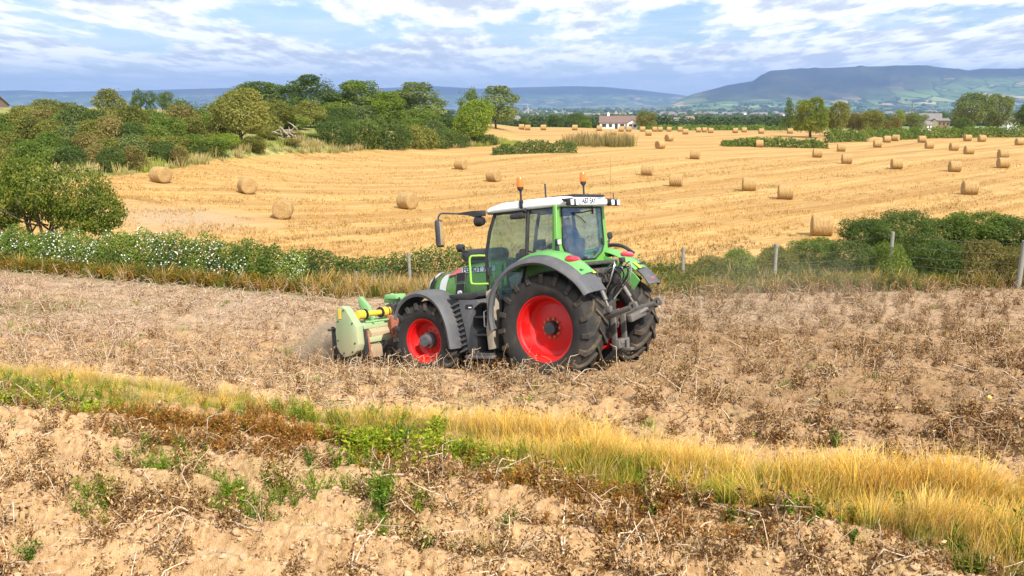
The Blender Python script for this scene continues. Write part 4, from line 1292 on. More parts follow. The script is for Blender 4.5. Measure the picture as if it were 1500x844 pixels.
def build_mulcher():
    T = empty('mulcher')
    T.matrix_world = tractor_matrix()
    tag(T, 'pale green flail mulcher mounted on the front of the tractor, coated in dust', 'mulcher')
    g, br = M['mgreen'], M['mbright']
    # rotor hood: tunnel section running the full width
    b = B()
    sec = [(4.16, 0.62), (4.20, 0.95), (4.42, 1.16), (4.72, 1.14), (4.95, 0.98), (5.02, 0.62)]
    b.prism(sec, -1.42, 1.36, bev=0.015)
    body = b.build('rotor_hood', g, T)
    b = B()
    b.box((4.22, -0.02, 1.03), (0.07, 2.70, 0.07), 0.01)
    b.box((4.13, -0.02, 0.78), (0.06, 2.70, 0.10), 0.01)
    b.box((4.12, -0.02, 0.58), (0.05, 2.70, 0.12), 0.01)
    b.build('hood_beam', g, body)
    for y in (1.0, 0.3, -0.4, -1.1):
        B().box((4.19, y, 0.86), (0.10, 0.03, 0.34), 0.004).build('hood_rib', g, body)
    # chain case at the near end
    b = B()
    out_ = smooth_path([(4.70, 1.40), (4.62, 1.47), (4.50, 1.47), (4.42, 1.40)], 3) + [(4.16, 1.08), (4.14, 0.72), (4.19, 0.60)] + smooth_path([(4.30, 0.52), (4.52, 0.47), (4.70, 0.56), (4.76, 0.72)], 3) + [(4.77, 0.95)]
    b.prism(out_, 1.38, 1.56, bev=0.02)
    cc = b.build('chain_case', g, T)
    b = B(); b.box((4.60, 1.567, 1.33), (0.075, 0.008, 0.20), 0.0); b.build('case_sticker', M['ylw'], cc)
    # end skirts and front flap
    for y in (1.34, -1.44):
        b = B(); b.prism([(4.10, 0.98), (4.55, 1.12), (5.05, 0.98), (5.10, 0.48), (4.85, 0.36), (4.20, 0.38), (4.08, 0.55)], y, y + 0.03, bev=0.004)
        b.build('side_skirt', M['dgrey'] if y > 0 else g, T)
    b = B(); b.box((5.12, 1.30, 0.72), (0.05, 0.06, 0.66), 0.01); b.box((5.04, 0.2, 1.0), (0.05, 2.6, 0.05), 0.01); b.build('front_bar', M['dsteel'], T)
    b = B(); b.box((4.15, 0.80, 0.55), (0.12, 0.9, 0.25), 0.02); b.build('mud_plate', paint('dry_mud', (0.36, 0.26, 0.16), 0.95, 0.5), T)
    # drive shaft in yellow guards
    b = B()
    for y0, y1, r0, r1 in ((1.38, 1.22, .085, .095), (1.22, 1.16, .06, .06), (1.16, 0.74, .055, .055), (0.74, 0.60, .10, .10), (0.60, 0.46, .105, .085), (0.46, 0.05, .04, .04), (0.05, -0.14, .08, .10), (-0.14, -0.22, .10, .10), (-0.22, -0.6, .055, .055)):
        b.cyl((4.30, y0, 1.28), (4.30, y1, 1.28), r0, r1, 18)
    sh = b.build('shaft_guard', M['ylw'], T)
    b = B()
    for y in (1.19, 0.75, 0.59, -0.24):
        b.cyl((4.30, y, 1.28), (4.30, y - 0.025, 1.28), 0.108, seg=18)
    b.build('guard_ring', M['black'], sh)
    b = B(); b.box((4.32, 0.25, 1.27), (0.34, 0.36, 0.30), 0.05); b.cyl((4.32, 0.25, 1.27), (3.75, 0.1, 1.05), 0.05); b.build('gearbox', M['dsteel'], T)
    # hoses, bolts, rails and braces
    for k in range(4):
        pts = [(4.10, 0.55 - k * .09, 1.10), (4.28 + .03 * k, 0.45 - k * .12, 1.42 + .03 * k), (4.55, 0.2 - k * .1, 1.40), (4.62, 0.1, 1.22)]
        b = B(); b.tube(smooth_path(pts, 5), 0.016, 6); b.build('hydraulic_hose', M['black'], T)
    for (x, z) in ((4.22, 0.75), (4.30, 0.58), (4.55, 0.55), (4.70, 0.80), (4.66, 1.18), (4.48, 1.40), (4.26, 1.14)):
        b = B(); b.cyl((x, 1.558, z), (x, 1.575, z), 0.018, seg=6); b.build('case_bolt', M['dsteel'], cc)
    b = B(); b.tube([(4.10, 1.33, 0.98), (4.06, 1.33, 0.60), (4.02, 1.33, 0.42)], 0.022); b.build('skirt_rail', M['rust'], T)
    b = B(); b.tube([(4.16, 1.30, 1.13), (4.16, -1.40, 1.13)], 0.022, 8); b.build('guard_rail', M['mbright'], T)
    for y in (0.95, -0.1):
        b = B(); b.prism([(4.14, 1.10), (4.40, 1.20), (4.62, 1.30), (4.50, 1.16)], y, y + .035, bev=0.004); b.build('brace_plate', M['mbright'], T)
    b = B(); b.prism([(4.12, 0.92), (4.20, 1.00), (4.20, 0.82), (4.12, 0.78)], 0.2, 1.2, bev=0.004); b.build('dust_shelf', paint('caked_dust', (0.42, 0.31, 0.19), 0.95, 0.5), T)
    # headstock
    b = B()
    b.prism([(4.75, 1.10), (5.05, 1.12), (5.20, 1.50), (5.12, 1.60), (4.92, 1.42)], 0.42, 0.50, bev=0.008)
    b.build('headstock', br, T)
    b = B()
    b.prism([(4.75, 1.10), (5.05, 1.12), (5.20, 1.50), (5.12, 1.60), (4.92, 1.42)], -0.50, -0.42, bev=0.008)
    hs = b.build('headstock', br, T)
    b = B()
    b.box((4.52, 0.0, 1.47), (0.70, 0.12, 0.10), 0.015)
    b.box((4.58, 0.0, 1.55), (0.34, 0.30, 0.10), 0.015)
    b.tube([(4.2, 0.0, 1.46), (3.5, 0.0, 1.30)], 0.045)
    b.build('top_mast', br, T)
    for s in (1, -1):
        b = B(); b.tube([(4.25, s * 0.42, 1.1), (3.9, s * 0.42, 0.95), (3.45, s * 0.38, 0.9)], 0.05)
        b.build('front_link', M['rust'], T)
    b = B(); b.prism([(4.22, 1.20), (4.10, 1.22), (3.98, 0.95), (3.86, 0.62), (3.98, 0.60), (4.12, 0.80)], 0.60, 0.68, bev=0.006); b.box((4.02, 0.64, 0.95), (0.05, 0.2, 0.5), 0.01); b.build('red_bracket', M['rust'], T)
    # small gauge wheel
    for y in (0.86, -0.95):
        e = empty('gauge_wheel', (3.92, y, 0.50), 0, T)
        b = B(); W = 0.11
        b.lathe([(W * .7, .12), (W, .16), (W, .21), (W * .7, .245), (0, .255), (-W * .7, .245), (-W, .21), (-W, .16), (-W * .7, .12)], seg=32)
        for k in range(16):
            a = k / 16 * math.tau
            b.box((0.255 * math.cos(a), 0.045 * (1 if k % 2 else -1), 0.255 * math.sin(a)), (0.04, 0.09, 0.03), 0.004, Matrix.Rotation(-a, 3, 'Y'))
        b.build('tyre', M['tyre'], e)
        b = B(); b.lathe([(0.06, .125), (0.07, .09), (0.03, .05), (0.08, .04), (0.08, .005)], seg=24); b.lathe([(-0.06, .125), (-0.03, .05), (-0.03, .005)], seg=24)
        b.build('rim', M['dsteel'], e)
        b = B(); b.box((4.05, y - 0.16, 0.72), (0.42, 0.06, 0.10), 0.01, Matrix.Rotation(R_(28), 3, 'Y')); b.tube([(3.92, y - 0.16, 0.5), (3.92, y, 0.5)], 0.03); b.tube([(3.92, y - 0.16, 0.5), (3.98, y - 0.16, 0.78)], 0.035)
        b.build('wheel_arm', M['rust'], T)
    return T


build_mulcher()


def build_driver():
    """seated driver, one skinned body; clothing and cap are children"""
    me = bpy.data.meshes.new('person')
    V = [(0.34, 0, 2.14), (0.29, .02, 2.32), (0.27, .05, 2.53), (0.28, .07, 2.64), (0.30, .075, 2.72), (0.32, .08, 2.82),
         (0.26, .27, 2.56), (0.38, .33, 2.35), (0.66, .20, 2.31), (0.30, -.17, 2.57), (0.42, -.27, 2.36), (0.66, -.23, 2.31),
         (0.40, .11, 2.11), (0.82, .14, 2.12), (0.92, .14, 1.74), (0.40, -.11, 2.11), (0.82, -.14, 2.12), (0.92, -.14, 1.74), (1.04, .14, 1.69), (1.04, -.14, 1.69)]
    E = [(0, 1), (1, 2), (2, 3), (3, 4), (4, 5), (2, 6), (6, 7), (7, 8), (2, 9), (9, 10), (10, 11), (0, 12), (12, 13), (13, 14), (14, 18), (0, 15), (15, 16), (16, 17), (17, 19)]
    Rr = [(.18, .17), (.18, .16), (.19, .15), (.075, .07), (.065, .065), (.09, .105), (.09, .09), (.05, .05), (.04, .04), (.075, .075), (.05, .05), (.04, .04), (.095, .095), (.075, .075), (.055, .055), (.095, .095), (.075, .075), (.055, .055), (.05, .045), (.05, .045)]
    me.from_pydata([Vector((v[0], v[1], v[2] + 0.06)) for v in V], E, [])
    o = bpy.data.objects.new('person', me); COL.objects.link(o)
    md = o.modifiers.new('skin', 'SKIN')
    for i, r in enumerate(Rr): me.skin_vertices[0].data[i].radius = (r[0] * 1.25, r[1] * 1.25)
    me.skin_vertices[0].data[0].use_root = True
    sb = o.modifiers.new('s', 'SUBSURF'); sb.levels = 2; sb.render_levels = 2
    bpy.context.view_layer.update()
    dg = bpy.context.evaluated_depsgraph_get()
    m2 = bpy.data.meshes.new_from_object(o.evaluated_get(dg))
    bpy.data.objects.remove(o)
    m2.name = 'person'
    skin = paint('skin', (0.50, 0.30, 0.22), 0.5, 0.0)
    cloth = paint('work_clothes', (0.035, 0.04, 0.055), 0.9, 0.1)
    m2.materials.clear(); m2.materials.append(cloth); m2.materials.append(skin)
    for p in m2.polygons:
        p.use_smooth = True
        c = p.center
        if c.z > 2.74 or (c.x > 0.60 and c.z > 2.28): p.material_index = 1
    P = link('person', m2); P.matrix_world = tractor_matrix() @ Matrix.Translation((-0.08, -0.16, -0.01))
    tag(P, 'driver in dark clothes and a blue cap sitting at the wheel inside the cab', 'person')
    b = B()
    b.lathe([(-0.02, 0.118), (0.02, 0.118), (0.07, 0.098), (0.10, 0.05), (0.107, 0.005)], (0.32, 0.08, 2.93), 20, 'z')
    b.loft([[(0.38 + 0.17 * q, y + .08, 2.925 - 0.02 * abs(y) * 10) for y in (-.07, -.03, .03, .07)] for q in (0, .5, 1)], closed=False, caps=False)
    b.build('cap', M['blue'], P)
    b = B(); b.lathe([(-0.02, .004), (0.0, .02), (0.03, .012)], (0.43, 0.08, 2.87), 8, 'x')
    for s in (1, -1): b.lathe([(-0.012, .005), (0, .022), (0.012, .005)], (0.32, 0.08 + s * 0.10, 2.88), 8, 'y')
    b.build('nose_and_ears', skin, P)
    for s in (1, -1):
        hx = (0.72, s * 0.20 - (0.0 if s > 0 else 0.03), 2.37)
        b = B()
        b.tube([(hx[0] - 0.06, hx[1], hx[2] - 0.01), (hx[0] + 0.02, hx[1], hx[2] + 0.005)], 0.04, 8, [.032, .042])
        for k in range(4):
            yy = hx[1] + (k - 1.5) * 0.022
            b.tube([(hx[0] + 0.02, yy, hx[2] + 0.01), (hx[0] + 0.06, yy, hx[2] + 0.012), (hx[0] + 0.085, yy, hx[2] - 0.02), (hx[0] + 0.07, yy, hx[2] - 0.045)], 0.009, 6)
        b.tube([(hx[0] - 0.02, hx[1] - s * 0.03, hx[2]), (hx[0] + 0.02, hx[1] - s * 0.055, hx[2] - 0.01), (hx[0] + 0.05, hx[1] - s * 0.05, hx[2] - 0.025)], 0.011, 6)
        b.build('hand', skin, P)


build_driver()
# ------------------------------------------------------------------ foliage
def leaf_material(name, ramp, transl=0.40, rnd=0.25):
    """ramp: leaf colours from the darkest to the palest leaves of this plant"""
    m, t = new_mat(name)
    a = attr(t, 'tint', 2)
    oi = t.n('ShaderNodeObjectInfo').outputs['Random']
    f = t.math('ADD', a, t.math('MULTIPLY', t.math('SUBTRACT', oi, 0.5), rnd), clamp=True)
    c = t.ramp(f, ramp)
    d = t.n('ShaderNodeBsdfDiffuse', {'Color': c, 'Roughness': 0.6})
    tr = t.n('ShaderNodeBsdfTranslucent', {'Color': t.mix(0.5, c, (0.25, 0.34, 0.05))})
    g = t.n('ShaderNodeBsdfGlossy', {'Color': (0.5, 0.55, 0.5, 1), 'Roughness': 0.6})
    mx = t.n('ShaderNodeMixShader', {0: transl, 1: d, 2: tr})
    mx = t.n('ShaderNodeMixShader', {0: 0.025, 1: mx, 2: g})
    out(t, mx)
    return m


def bark_material(name, c1, c2):
    m, t = new_mat(name)
    n = t.noise(t.mapping(objpos(t), (6, 6, 1.5)), 2, 5, 0.6)
    out(t, principled(t, Base_Color=t.ramp(n, [(0.35, c1), (0.65, c2)]), Roughness=0.95))
    return m


def col_material(name, transl=0.25, rough=0.8):
    m, t = new_mat(name)
    c = attr(t, 'col', 0)
    d = t.n('ShaderNodeBsdfDiffuse', {'Color': c, 'Roughness': 0.5})
    tr = t.n('ShaderNodeBsdfTranslucent', {'Color': c})
    out(t, t.n('ShaderNodeMixShader', {0: transl, 1: d, 2: tr}))
    return m


G_dark = leaf_material('leaf_dark_green', [(0.0, (0.029, 0.056, 0.012)), (0.5, (0.091, 0.140, 0.027)), (1.0, (0.226, 0.262, 0.061))])
G_mid = leaf_material('leaf_mid_green', [(0.0, (0.046, 0.088, 0.012)), (0.5, (0.152, 0.220, 0.029)), (1.0, (0.329, 0.366, 0.067))])
G_olive = leaf_material('leaf_olive', [(0.0, (0.067, 0.079, 0.015)), (0.5, (0.226, 0.220, 0.039)), (1.0, (0.439, 0.403, 0.104))])
G_bright = leaf_material('leaf_bright_green', [(0.0, (0.067, 0.122, 0.010)), (0.5, (0.220, 0.305, 0.024)), (1.0, (0.439, 0.464, 0.067))])
G_yel = leaf_material('leaf_yellow_green', [(0.0, (0.045, 0.080, 0.006)), (0.45, (0.170, 0.215, 0.014)), (0.85, (0.36, 0.34, 0.035)), (1.0, (0.42, 0.27, 0.05))])
G_rust = leaf_material('leaf_rusty', [(0.0, (0.085, 0.067, 0.017)), (0.5, (0.256, 0.201, 0.055)), (1.0, (0.488, 0.378, 0.146))])
G_grey = leaf_material('leaf_grey_green', [(0.0, (0.055, 0.085, 0.022)), (0.5, (0.171, 0.213, 0.061)), (1.0, (0.366, 0.403, 0.146))])
G_near = leaf_material('leaf_near_tree', [(0.0, (0.030, 0.055, 0.006)), (0.45, (0.115, 0.155, 0.014)), (0.85, (0.27, 0.27, 0.03)), (1.0, (0.34, 0.22, 0.05))])
M_bark = bark_material('bark', (0.06, 0.045, 0.03), (0.15, 0.115, 0.08))
M_col = col_material('plant_colours')


def leaf_quads(P, N, size, rng, aspect=0.6):
    """diamond shaped leaf sprays at P facing roughly N"""
    n = len(P)
    r = rng.normal(size=(n, 3)); N = N + r * 0.85
    N /= np.linalg.norm(N, axis=1, keepdims=True) + 1e-9
    T = np.cross(N, rng.normal(size=(n, 3))); T /= np.linalg.norm(T, axis=1, keepdims=True) + 1e-9
    Bv = np.cross(N, T)
    s = (size * rng.uniform(0.55, 1.35, n))[:, None]
    V = np.stack([P - T * s, P - Bv * s * aspect + N * s * 0.15, P + T * s, P + Bv * s * aspect + N * s * 0.15], 1).reshape(-1, 3)
    F = np.arange(4 * n).reshape(-1, 4)
    return V, F


def crown_cloud(rng, n, lobes, gap=0.35, noise=2.3):
    """points on and inside a set of ellipsoid lobes; lobes: (x,y,z,rx,ry,rz)"""
    L = np.array(lobes, float)
    area = (L[:, 3] * L[:, 4] + L[:, 4] * L[:, 5] + L[:, 3] * L[:, 5])
    idx = rng.choice(len(L), size=int(n * 1.9), p=area / area.sum())
    d = rng.normal(size=(len(idx), 3)); d /= np.linalg.norm(d, axis=1, keepdims=True)
    rad = 1 - np.abs(rng.normal(0, 0.24, len(idx))) + 0.05 * rng.normal(size=len(idx))
    l = L[idx]
    sc = 1.0
    az = np.arctan2(d[:, 1], d[:, 0])
    lump = fbm(az * noise + idx * 3.1, d[:, 2] * noise * 1.6 + idx * 1.7, 3, 5) - 0.5
    rad = rad * (1 + 0.42 * lump)
    P = l[:, :3] + d * l[:, 3:] * rad[:, None]
    # keep the outside of the union, thin by clumps
    keep = np.ones(len(P), bool)
    for j, q in enumerate(L):
        inside = (((P - q[:3]) / q[3:]) ** 2).sum(1) < 0.42
        keep &= ~(inside & (idx != j))
    g = fbm(P[:, 0] * 2.2 / sc + 9, P[:, 2] * 2.2 + P[:, 1] * 1.3, 3, 17)
    keep &= g > (0.5 - 0.5 * (1 - gap)) * rng.uniform(0.6, 1.25, len(P))
    P = P[keep][:n]; d = d[keep][:n]; lump = lump[keep][:n]; g = g[keep][:n]
    return P, d, lump, g


def crown_mesh(name, seed, n, lobes, leaf, mat, gap=0.35, noise=2.3, flowers=0.0):
    rng = np.random.default_rng(seed)
    P, d, lump, g = crown_cloud(rng, n, lobes, gap, noise)
    V, F = leaf_quads(P, d + np.array([0, 0, 0.45]), leaf, rng)
    tint = np.clip(0.45 + 0.9 * lump + 0.5 * (g - 0.5) + rng.normal(0, 0.16, len(P)), 0, 1)
    tint = np.repeat(tint, 4)
    return np_mesh(name, V, F, mat, False, {'tint': tint})


def lobes_round(rng, k=9, w=1.0, h=1.0, base=0.28, sub=0.42):
    """lobes of a crown of unit radius w and top at height h (crown from base to h)"""
    L = [(0, 0, (base + h) / 2, w * 0.72, w * 0.72, (h - base) * 0.46)]
    for i in range(k):
        a = i / k * math.tau + rng.uniform(-.3, .3)
        r = w * rng.uniform(0.42, 0.66)
        z = base + (h - base) * rng.uniform(0.18, 0.82)
        s = w * sub * rng.uniform(0.75, 1.15) * (1.05 - 0.35 * (z - base) / (h - base))
        L.append((r * math.cos(a), r * math.sin(a), z, s, s, s * rng.uniform(0.7, 0.95)))
    for i in range(3):
        a = rng.uniform(0, math.tau)
        s = w * rng.uniform(0.28, 0.4)
        L.append((0.25 * w * math.cos(a), 0.25 * w * math.sin(a), h - s * 0.8, s, s, s * 0.8))
    return L


def trunk_mesh(name, seed, h=1.0, base=0.28, r=0.035, spread=0.6, nl=6, stems=1):
    rng = np.random.default_rng(seed)
    b = B()
    if stems > 1: b.cyl((0, 0, -.08), (0, 0, .03), .085, .06, 8)
    for s in range(stems):
        a0 = rng.uniform(0, math.tau)
        off = 0 if stems == 1 else 0.05
        p0 = Vector((off * math.cos(a0 + s * 2.1), off * math.sin(a0 + s * 2.1), -0.05))
        lean = Vector((math.cos(a0 + s * 2.1), math.sin(a0 + s * 2.1), 0)) * (0.02 if stems == 1 else 0.22)
        top = p0 + lean + Vector((0, 0, h * 0.72))
        mid = p0.lerp(top, 0.5) + Vector((rng.uniform(-.03, .03), rng.uniform(-.03, .03), 0))
        b.tube(smooth_path([p0, p0.lerp(mid, 0.5), mid, top], 4), r, 8, list(np.linspace(r, r * 0.3, 13)))
        for i in range(nl):
            q = rng.uniform(0.25, 0.85)
            st = p0.lerp(top, q)
            a = rng.uniform(0, math.tau)
            e = st + Vector((math.cos(a) * spread * rng.uniform(.4, .8), math.sin(a) * spread * rng.uniform(.4, .8), h * rng.uniform(0.12, 0.32)))
            m = st.lerp(e, 0.5) + Vector((0, 0, -0.02))
            rr = r * (1 - q * 0.6) * 0.55
            b.tube([st, m, e], rr, 6, [rr, rr * 0.7, rr * 0.25])
    bmesh.ops.recalc_face_normals(b.bm, faces=b.bm.faces)
    me = bpy.data.meshes.new(name); b.bm.to_mesh(me); b.bm.free(); me.materials.append(M_bark)
    me.polygons.foreach_set('use_smooth', np.ones(len(me.polygons), dtype=bool))
    return me


# crown and trunk meshes of unit height, shared by the trees of a kind
CR = {}
def crown(kind, mat, var=0):
    key = (kind, mat.name, var)
    if key in CR: return CR[key]
    sd = (sum(map(ord, kind)) * 7 + var * 13) % 9999
    rng = np.random.default_rng(sd)
    if kind == 'broad':   me = crown_mesh('crown', sd, 9000, lobes_round(rng, 11, 0.60, 1.0, 0.16, 0.42), 0.020, mat, 0.25)
    elif kind == 'tall':  me = crown_mesh('crown', sd, 7000, lobes_round(rng, 9, 0.40, 1.0, 0.14, 0.50), 0.018, mat, 0.3)
    elif kind == 'airy':  me = crown_mesh('crown', sd, 4200, lobes_round(rng, 10, 0.44, 1.0, 0.22, 0.42), 0.018, mat, 0.75)
    elif kind == 'shrub': me = crown_mesh('crown', sd, 5200, lobes_round(rng, 10, 0.78, 1.0, -0.08, 0.42), 0.034, mat, 0.25, 2.8)
    elif kind == 'low':   me = crown_mesh('crown', sd, 5200, lobes_round(rng, 13, 1.25, 1.0, -0.10, 0.34), 0.042, mat, 0.25, 3.4)
    elif kind == 'gorse': me = crown_mesh('crown', sd, 17000, lobes_round(rng, 17, 0.80, 1.0, -0.10, 0.32), 0.018, mat, 0.35, 3.6)
    elif kind == 'flat':
        L = [(rng.uniform(-.5, .5), rng.uniform(-.4, .4), 0.55 + 0.4 * rng.uniform(), 0.33, 0.33, 0.15) for _ in range(9)]
        me = crown_mesh('crown', sd, 4500, L, 0.022, mat, 0.2)
    elif kind == 'thin':
        L = [(rng.uniform(-.08, .08), rng.uniform(-.08, .08), 0.25 + 0.72 * i / 8, 0.21 * (1.15 - i / 11), 0.21 * (1.15 - i / 11), 0.10) for i in range(9)]
        me = crown_mesh('crown', sd, 2800, L, 0.018, mat, 0.35)
    CR[key] = me
    return me


TK = {}
def trunk(kind, var=0):
    key = (kind, var)
    if key not in TK:
        TK[key] = trunk_mesh('trunk', 50 + var, 1.0, 0.28, {'broad': .04, 'tall': .03, 'airy': .022, 'thin': .02}.get(kind, .022), {'broad': .5, 'tall': .33, 'thin': .1}.get(kind, .38), 7, 3 if kind in ('airy', 'shrub', 'low') else 1)
    return TK[key]


PLANT_N = [0]
def tree(name, label, cat, px, top, y, kind, mat, wpx=None, base=None, group=None, var=None, zoff=0.0, sink=0.0):
    """tree standing at distance y under picture column px whose top reaches the row top"""
    if px < 760 and 60 < y < 140:
        y = y * float(np.interp(px, [0, 200, 300, 430, 600, 730], [1.10, 1.08, 1.18, 1.29, 1.33, 1.38]))
    x, yy, z = atdist(px, y)
    z -= sink
    topz = ratio(top) * y + CAMZ
    h = max(topz - z, 0.6) * 1.03
    PLANT_N[0] += 1
    v = (PLANT_N[0] % 3) if var is None else var
    me = crown(kind, mat, v)
    e = empty(name, (x, yy, z), (PLANT_N[0] * 2.399) % 6.28)
    unit = {'broad': 1.30, 'tall': .92, 'airy': 0.98, 'shrub': 1.62, 'low': 2.5, 'gorse': 1.75, 'flat': 1.6, 'thin': 0.5}[kind]
    sx = h if wpx is None else (wpx / FPX * y) / unit * 1.02
    c = link('crown', me, e)
    if px < 760 and kind in ('tall', 'broad', 'airy') and y > 85: sx *= 1.28
    hc = min(h, sx * {'shrub': 1.7, 'low': 1.6, 'gorse': 1.4, 'tall': 2.6, 'broad': 2.2}.get(kind, 9))
    if kind in ('low', 'shrub', 'gorse'): sx = max(sx, h * 0.80)
    c.scale = (sx, sx, hc); c.location = (0, 0, h - hc)
    if kind not in ('low',):
        t = link('trunk' if kind not in ('shrub',) else 'stems', trunk(kind, v % 2), e); t.scale = (h, h, h)
    tag(e, label, cat, group)
    return e
# ------------------------------------------------------------------ trees and shrubs, each where it stands
def plant_all():
    Tt = tree
    # --- the old trees behind the scrub, left to right
    Tt('tree', 'wide domed dark tree on the skyline left of the tallest dark tree', 'tree', 388, 121, 128, 'broad', G_dark, 92)
    Tt('tree', 'tallest dark green tree of the belt, its crown highest on the skyline', 'tree', 470, 111, 118, 'tall', G_dark, 72)
    Tt('tree', 'mid green rounded tree just right of the tallest dark tree', 'tree', 535, 119, 120, 'tall', G_mid, 74)
    Tt('tree', 'small bright green tree wedged between two bigger crowns of the belt', 'tree', 576, 135, 108, 'tall', G_bright, 50)
    Tt('tree', 'grey green rounded tree at the right end of the tree belt', 'tree', 618, 122, 120, 'tall', G_grey, 78)
    Tt('tree', 'thin airy tree top leaning against the dark chestnut tree', 'tree', 687, 127, 132, 'airy', G_mid, 34)
    Tt('tree', 'dark chestnut tree standing behind the bright round tree', 'tree', 727, 127, 130, 'tall', G_grey, 62)
    Tt('tree', 'bright yellow green round tree at the field corner in front of the chestnut', 'tree', 697, 148, 104, 'broad', G_bright, 62)
    Tt('tree', 'small dark tree between the belt and the bright round tree', 'tree', 651, 160, 122, 'tall', G_dark, 38)
    Tt('tree', 'dark tree joining the domed skyline tree to the tallest one', 'tree', 430, 127, 124, 'tall', G_dark, 56)
    Tt('tree', 'lower green tree in the dip right of the tallest dark tree', 'tree', 503, 138, 122, 'tall', G_mid, 52)
    Tt('tree', 'lower tree in the dip left of the small bright green one', 'tree', 558, 140, 124, 'tall', G_dark, 46)
    Tt('tree', 'green tree leaning against the left side of the grey green end tree', 'tree', 594, 134, 122, 'tall', G_mid, 44)
    Tt('willow', 'pale olive willow bulging out of the scrub above the field edge', 'willow', 362, 131, 80, 'broad', G_olive, 84)
    Tt('tree', 'olive tree right of the willow, half hidden by scrub', 'tree', 418, 152, 92, 'tall', G_olive, 56)
    Tt('tree', 'brownish tree below the tallest dark tree', 'tree', 462, 148, 98, 'tall', G_olive, 48)
    Tt('tree', 'mid green tree low in the gap left of the mid green rounded one', 'tree', 505, 158, 104, 'tall', G_dark, 46)
    Tt('tree', 'olive domed tree furthest along the skyline at the left of the scrub', 'tree', 86, 146, 96, 'broad', G_olive, 48)
    Tt('tree', 'smaller round tree beside the olive domed one above the left scrub', 'tree', 122, 151, 98, 'tall', G_olive, 42)
    Tt('tree', 'dark olive pointed tree rising against the water at the left', 'tree', 180, 132, 92, 'tall', G_olive, 54)
    Tt('pine', 'blue green flat topped pine against the far shore', 'pine', 222, 134, 100, 'flat', G_dark, 42)
    Tt('pine', 'smaller flat topped pine right beside the first one', 'pine', 252, 138, 102, 'flat', G_dark, 34)
    Tt('tree', 'loose pale green tree between the pines and the willow', 'tree', 284, 141, 98, 'airy', G_grey, 50)
    Tt('tree', 'low spreading tree behind the willow on its left', 'tree', 322, 150, 96, 'airy', G_grey, 44)
    # --- scrub on the slope: rows of bushes from far to near
    mats = [G_olive, G_mid, G_olive, G_rust, G_mid, G_grey, G_dark, G_olive]
    sc = []
    for i, x in enumerate(range(4, 335, 25)): sc.append((x, 161 + 7 * math.sin(i * 2.1), 90, 44, mats[i % 8]))
    for i, x in enumerate(range(4, 345, 29)): sc.append((x, 177 + 7 * math.sin(i * 1.7 + 1), 82, 46, mats[(i * 3 + 1) % 8]))
    for i, x in enumerate(range(-6, 330, 30)): sc.append((x, 199 + 6 * math.sin(i * 2.9 + 2), 75, 48, mats[(i * 5 + 2) % 8]))
    for i, x in enumerate(range(-4, 130, 30)): sc.append((x, 213 + 5 * math.sin(i * 2.3), 68, 50, [G_dark, G_olive, G_mid, G_mid][i % 4]))
    for x, tp, y, w_, mt in ((150, 212, 70, 40, G_rust), (176, 216, 69, 36, G_dark), (205, 214, 70, 34, G_rust), (248, 208, 72, 36, G_dark), (270, 216, 71, 30, G_rust), (300, 214, 74, 34, G_dark),
                             (340, 196, 78, 50, G_bright), (378, 200, 78, 44, G_olive), (404, 186, 84, 44, G_olive), (432, 190, 86, 46, G_rust), (452, 196, 86, 40, G_mid), (430, 206, 82, 40, G_rust), (474, 204, 88, 40, G_olive),
                             (352, 150, 96, 60, G_dark), (410, 146, 102, 60, G_olive), (445, 156, 104, 60, G_dark), (500, 150, 108, 56, G_mid), (540, 155, 108, 60, G_grey), (580, 158, 108, 56, G_dark), (622, 160, 110, 60, G_mid), (655, 172, 110, 46, G_dark), (395, 168, 90, 50, G_olive), (440, 172, 94, 50, G_mid), (560, 168, 106, 46, G_dark), (600, 172, 106, 48, G_mid), (636, 176, 106, 40, G_grey), (482, 170, 100, 44, G_dark), (520, 175, 100, 44, G_dark)):
        sc.append((x, tp, y, w_, mt))
    look = {G_olive.name: 'olive', G_mid.name: 'green', G_dark.name: 'dark green', G_rust.name: 'rusty brown', G_grey.name: 'grey green', G_bright.name: 'bright green'}
    for i, (x, tp, y, w_, mt) in enumerate(sc):
        # the slope's bushes are alike within each colour: they share the label of their colour
        side = 'on the left slope' if x < 335 else 'below the tree belt'
        nm = look[mt.name]
        Tt('shrub', f'{nm} bush in the dense scrub {side} above the bale field', 'bush', x, tp, y, 'shrub', mt, w_ * 1.15, group=f'{nm} scrub bushes {side}', var=i % 3)
    # --- gorse bank between scrub and field corner
    for i, (x, tp, y, w_, lab) in enumerate(((497, 178, 88, 52, 'dark gorse mound at the left end of the gorse bank by the field'), (538, 176, 91, 56, 'broad dark gorse mound, second along the bank from the left'), (580, 181, 93, 52, 'dark gorse mound under the small bright tree'),
                                    (618, 184, 96, 48, 'olive tinged gorse mound at the right of the bank'), (648, 190, 98, 40, 'lowest gorse mound where the bank meets the stubble'), (672, 196, 100, 34, 'small dark bush left of the bright round tree foot'), (712, 197, 103, 36, 'small dark bush right of the bright round tree foot'))):
        Tt('gorse', lab, 'gorse bush', x, tp, y, 'low', [G_dark, G_dark, G_dark, G_olive, G_dark, G_dark, G_dark][i], w_ * 1.25, var=i % 3)
    # --- near tree by the hedge
    x, y, z = atdist(64, 41)
    z = terr(x, y) - 0.4
    e = empty('tree', (x, y, z), 0.0)
    h = ratio(221) * y + CAMZ - z
    rng = np.random.default_rng(77)
    L = lobes_round(rng, 13, 0.60, 1.0, 0.36, 0.34)
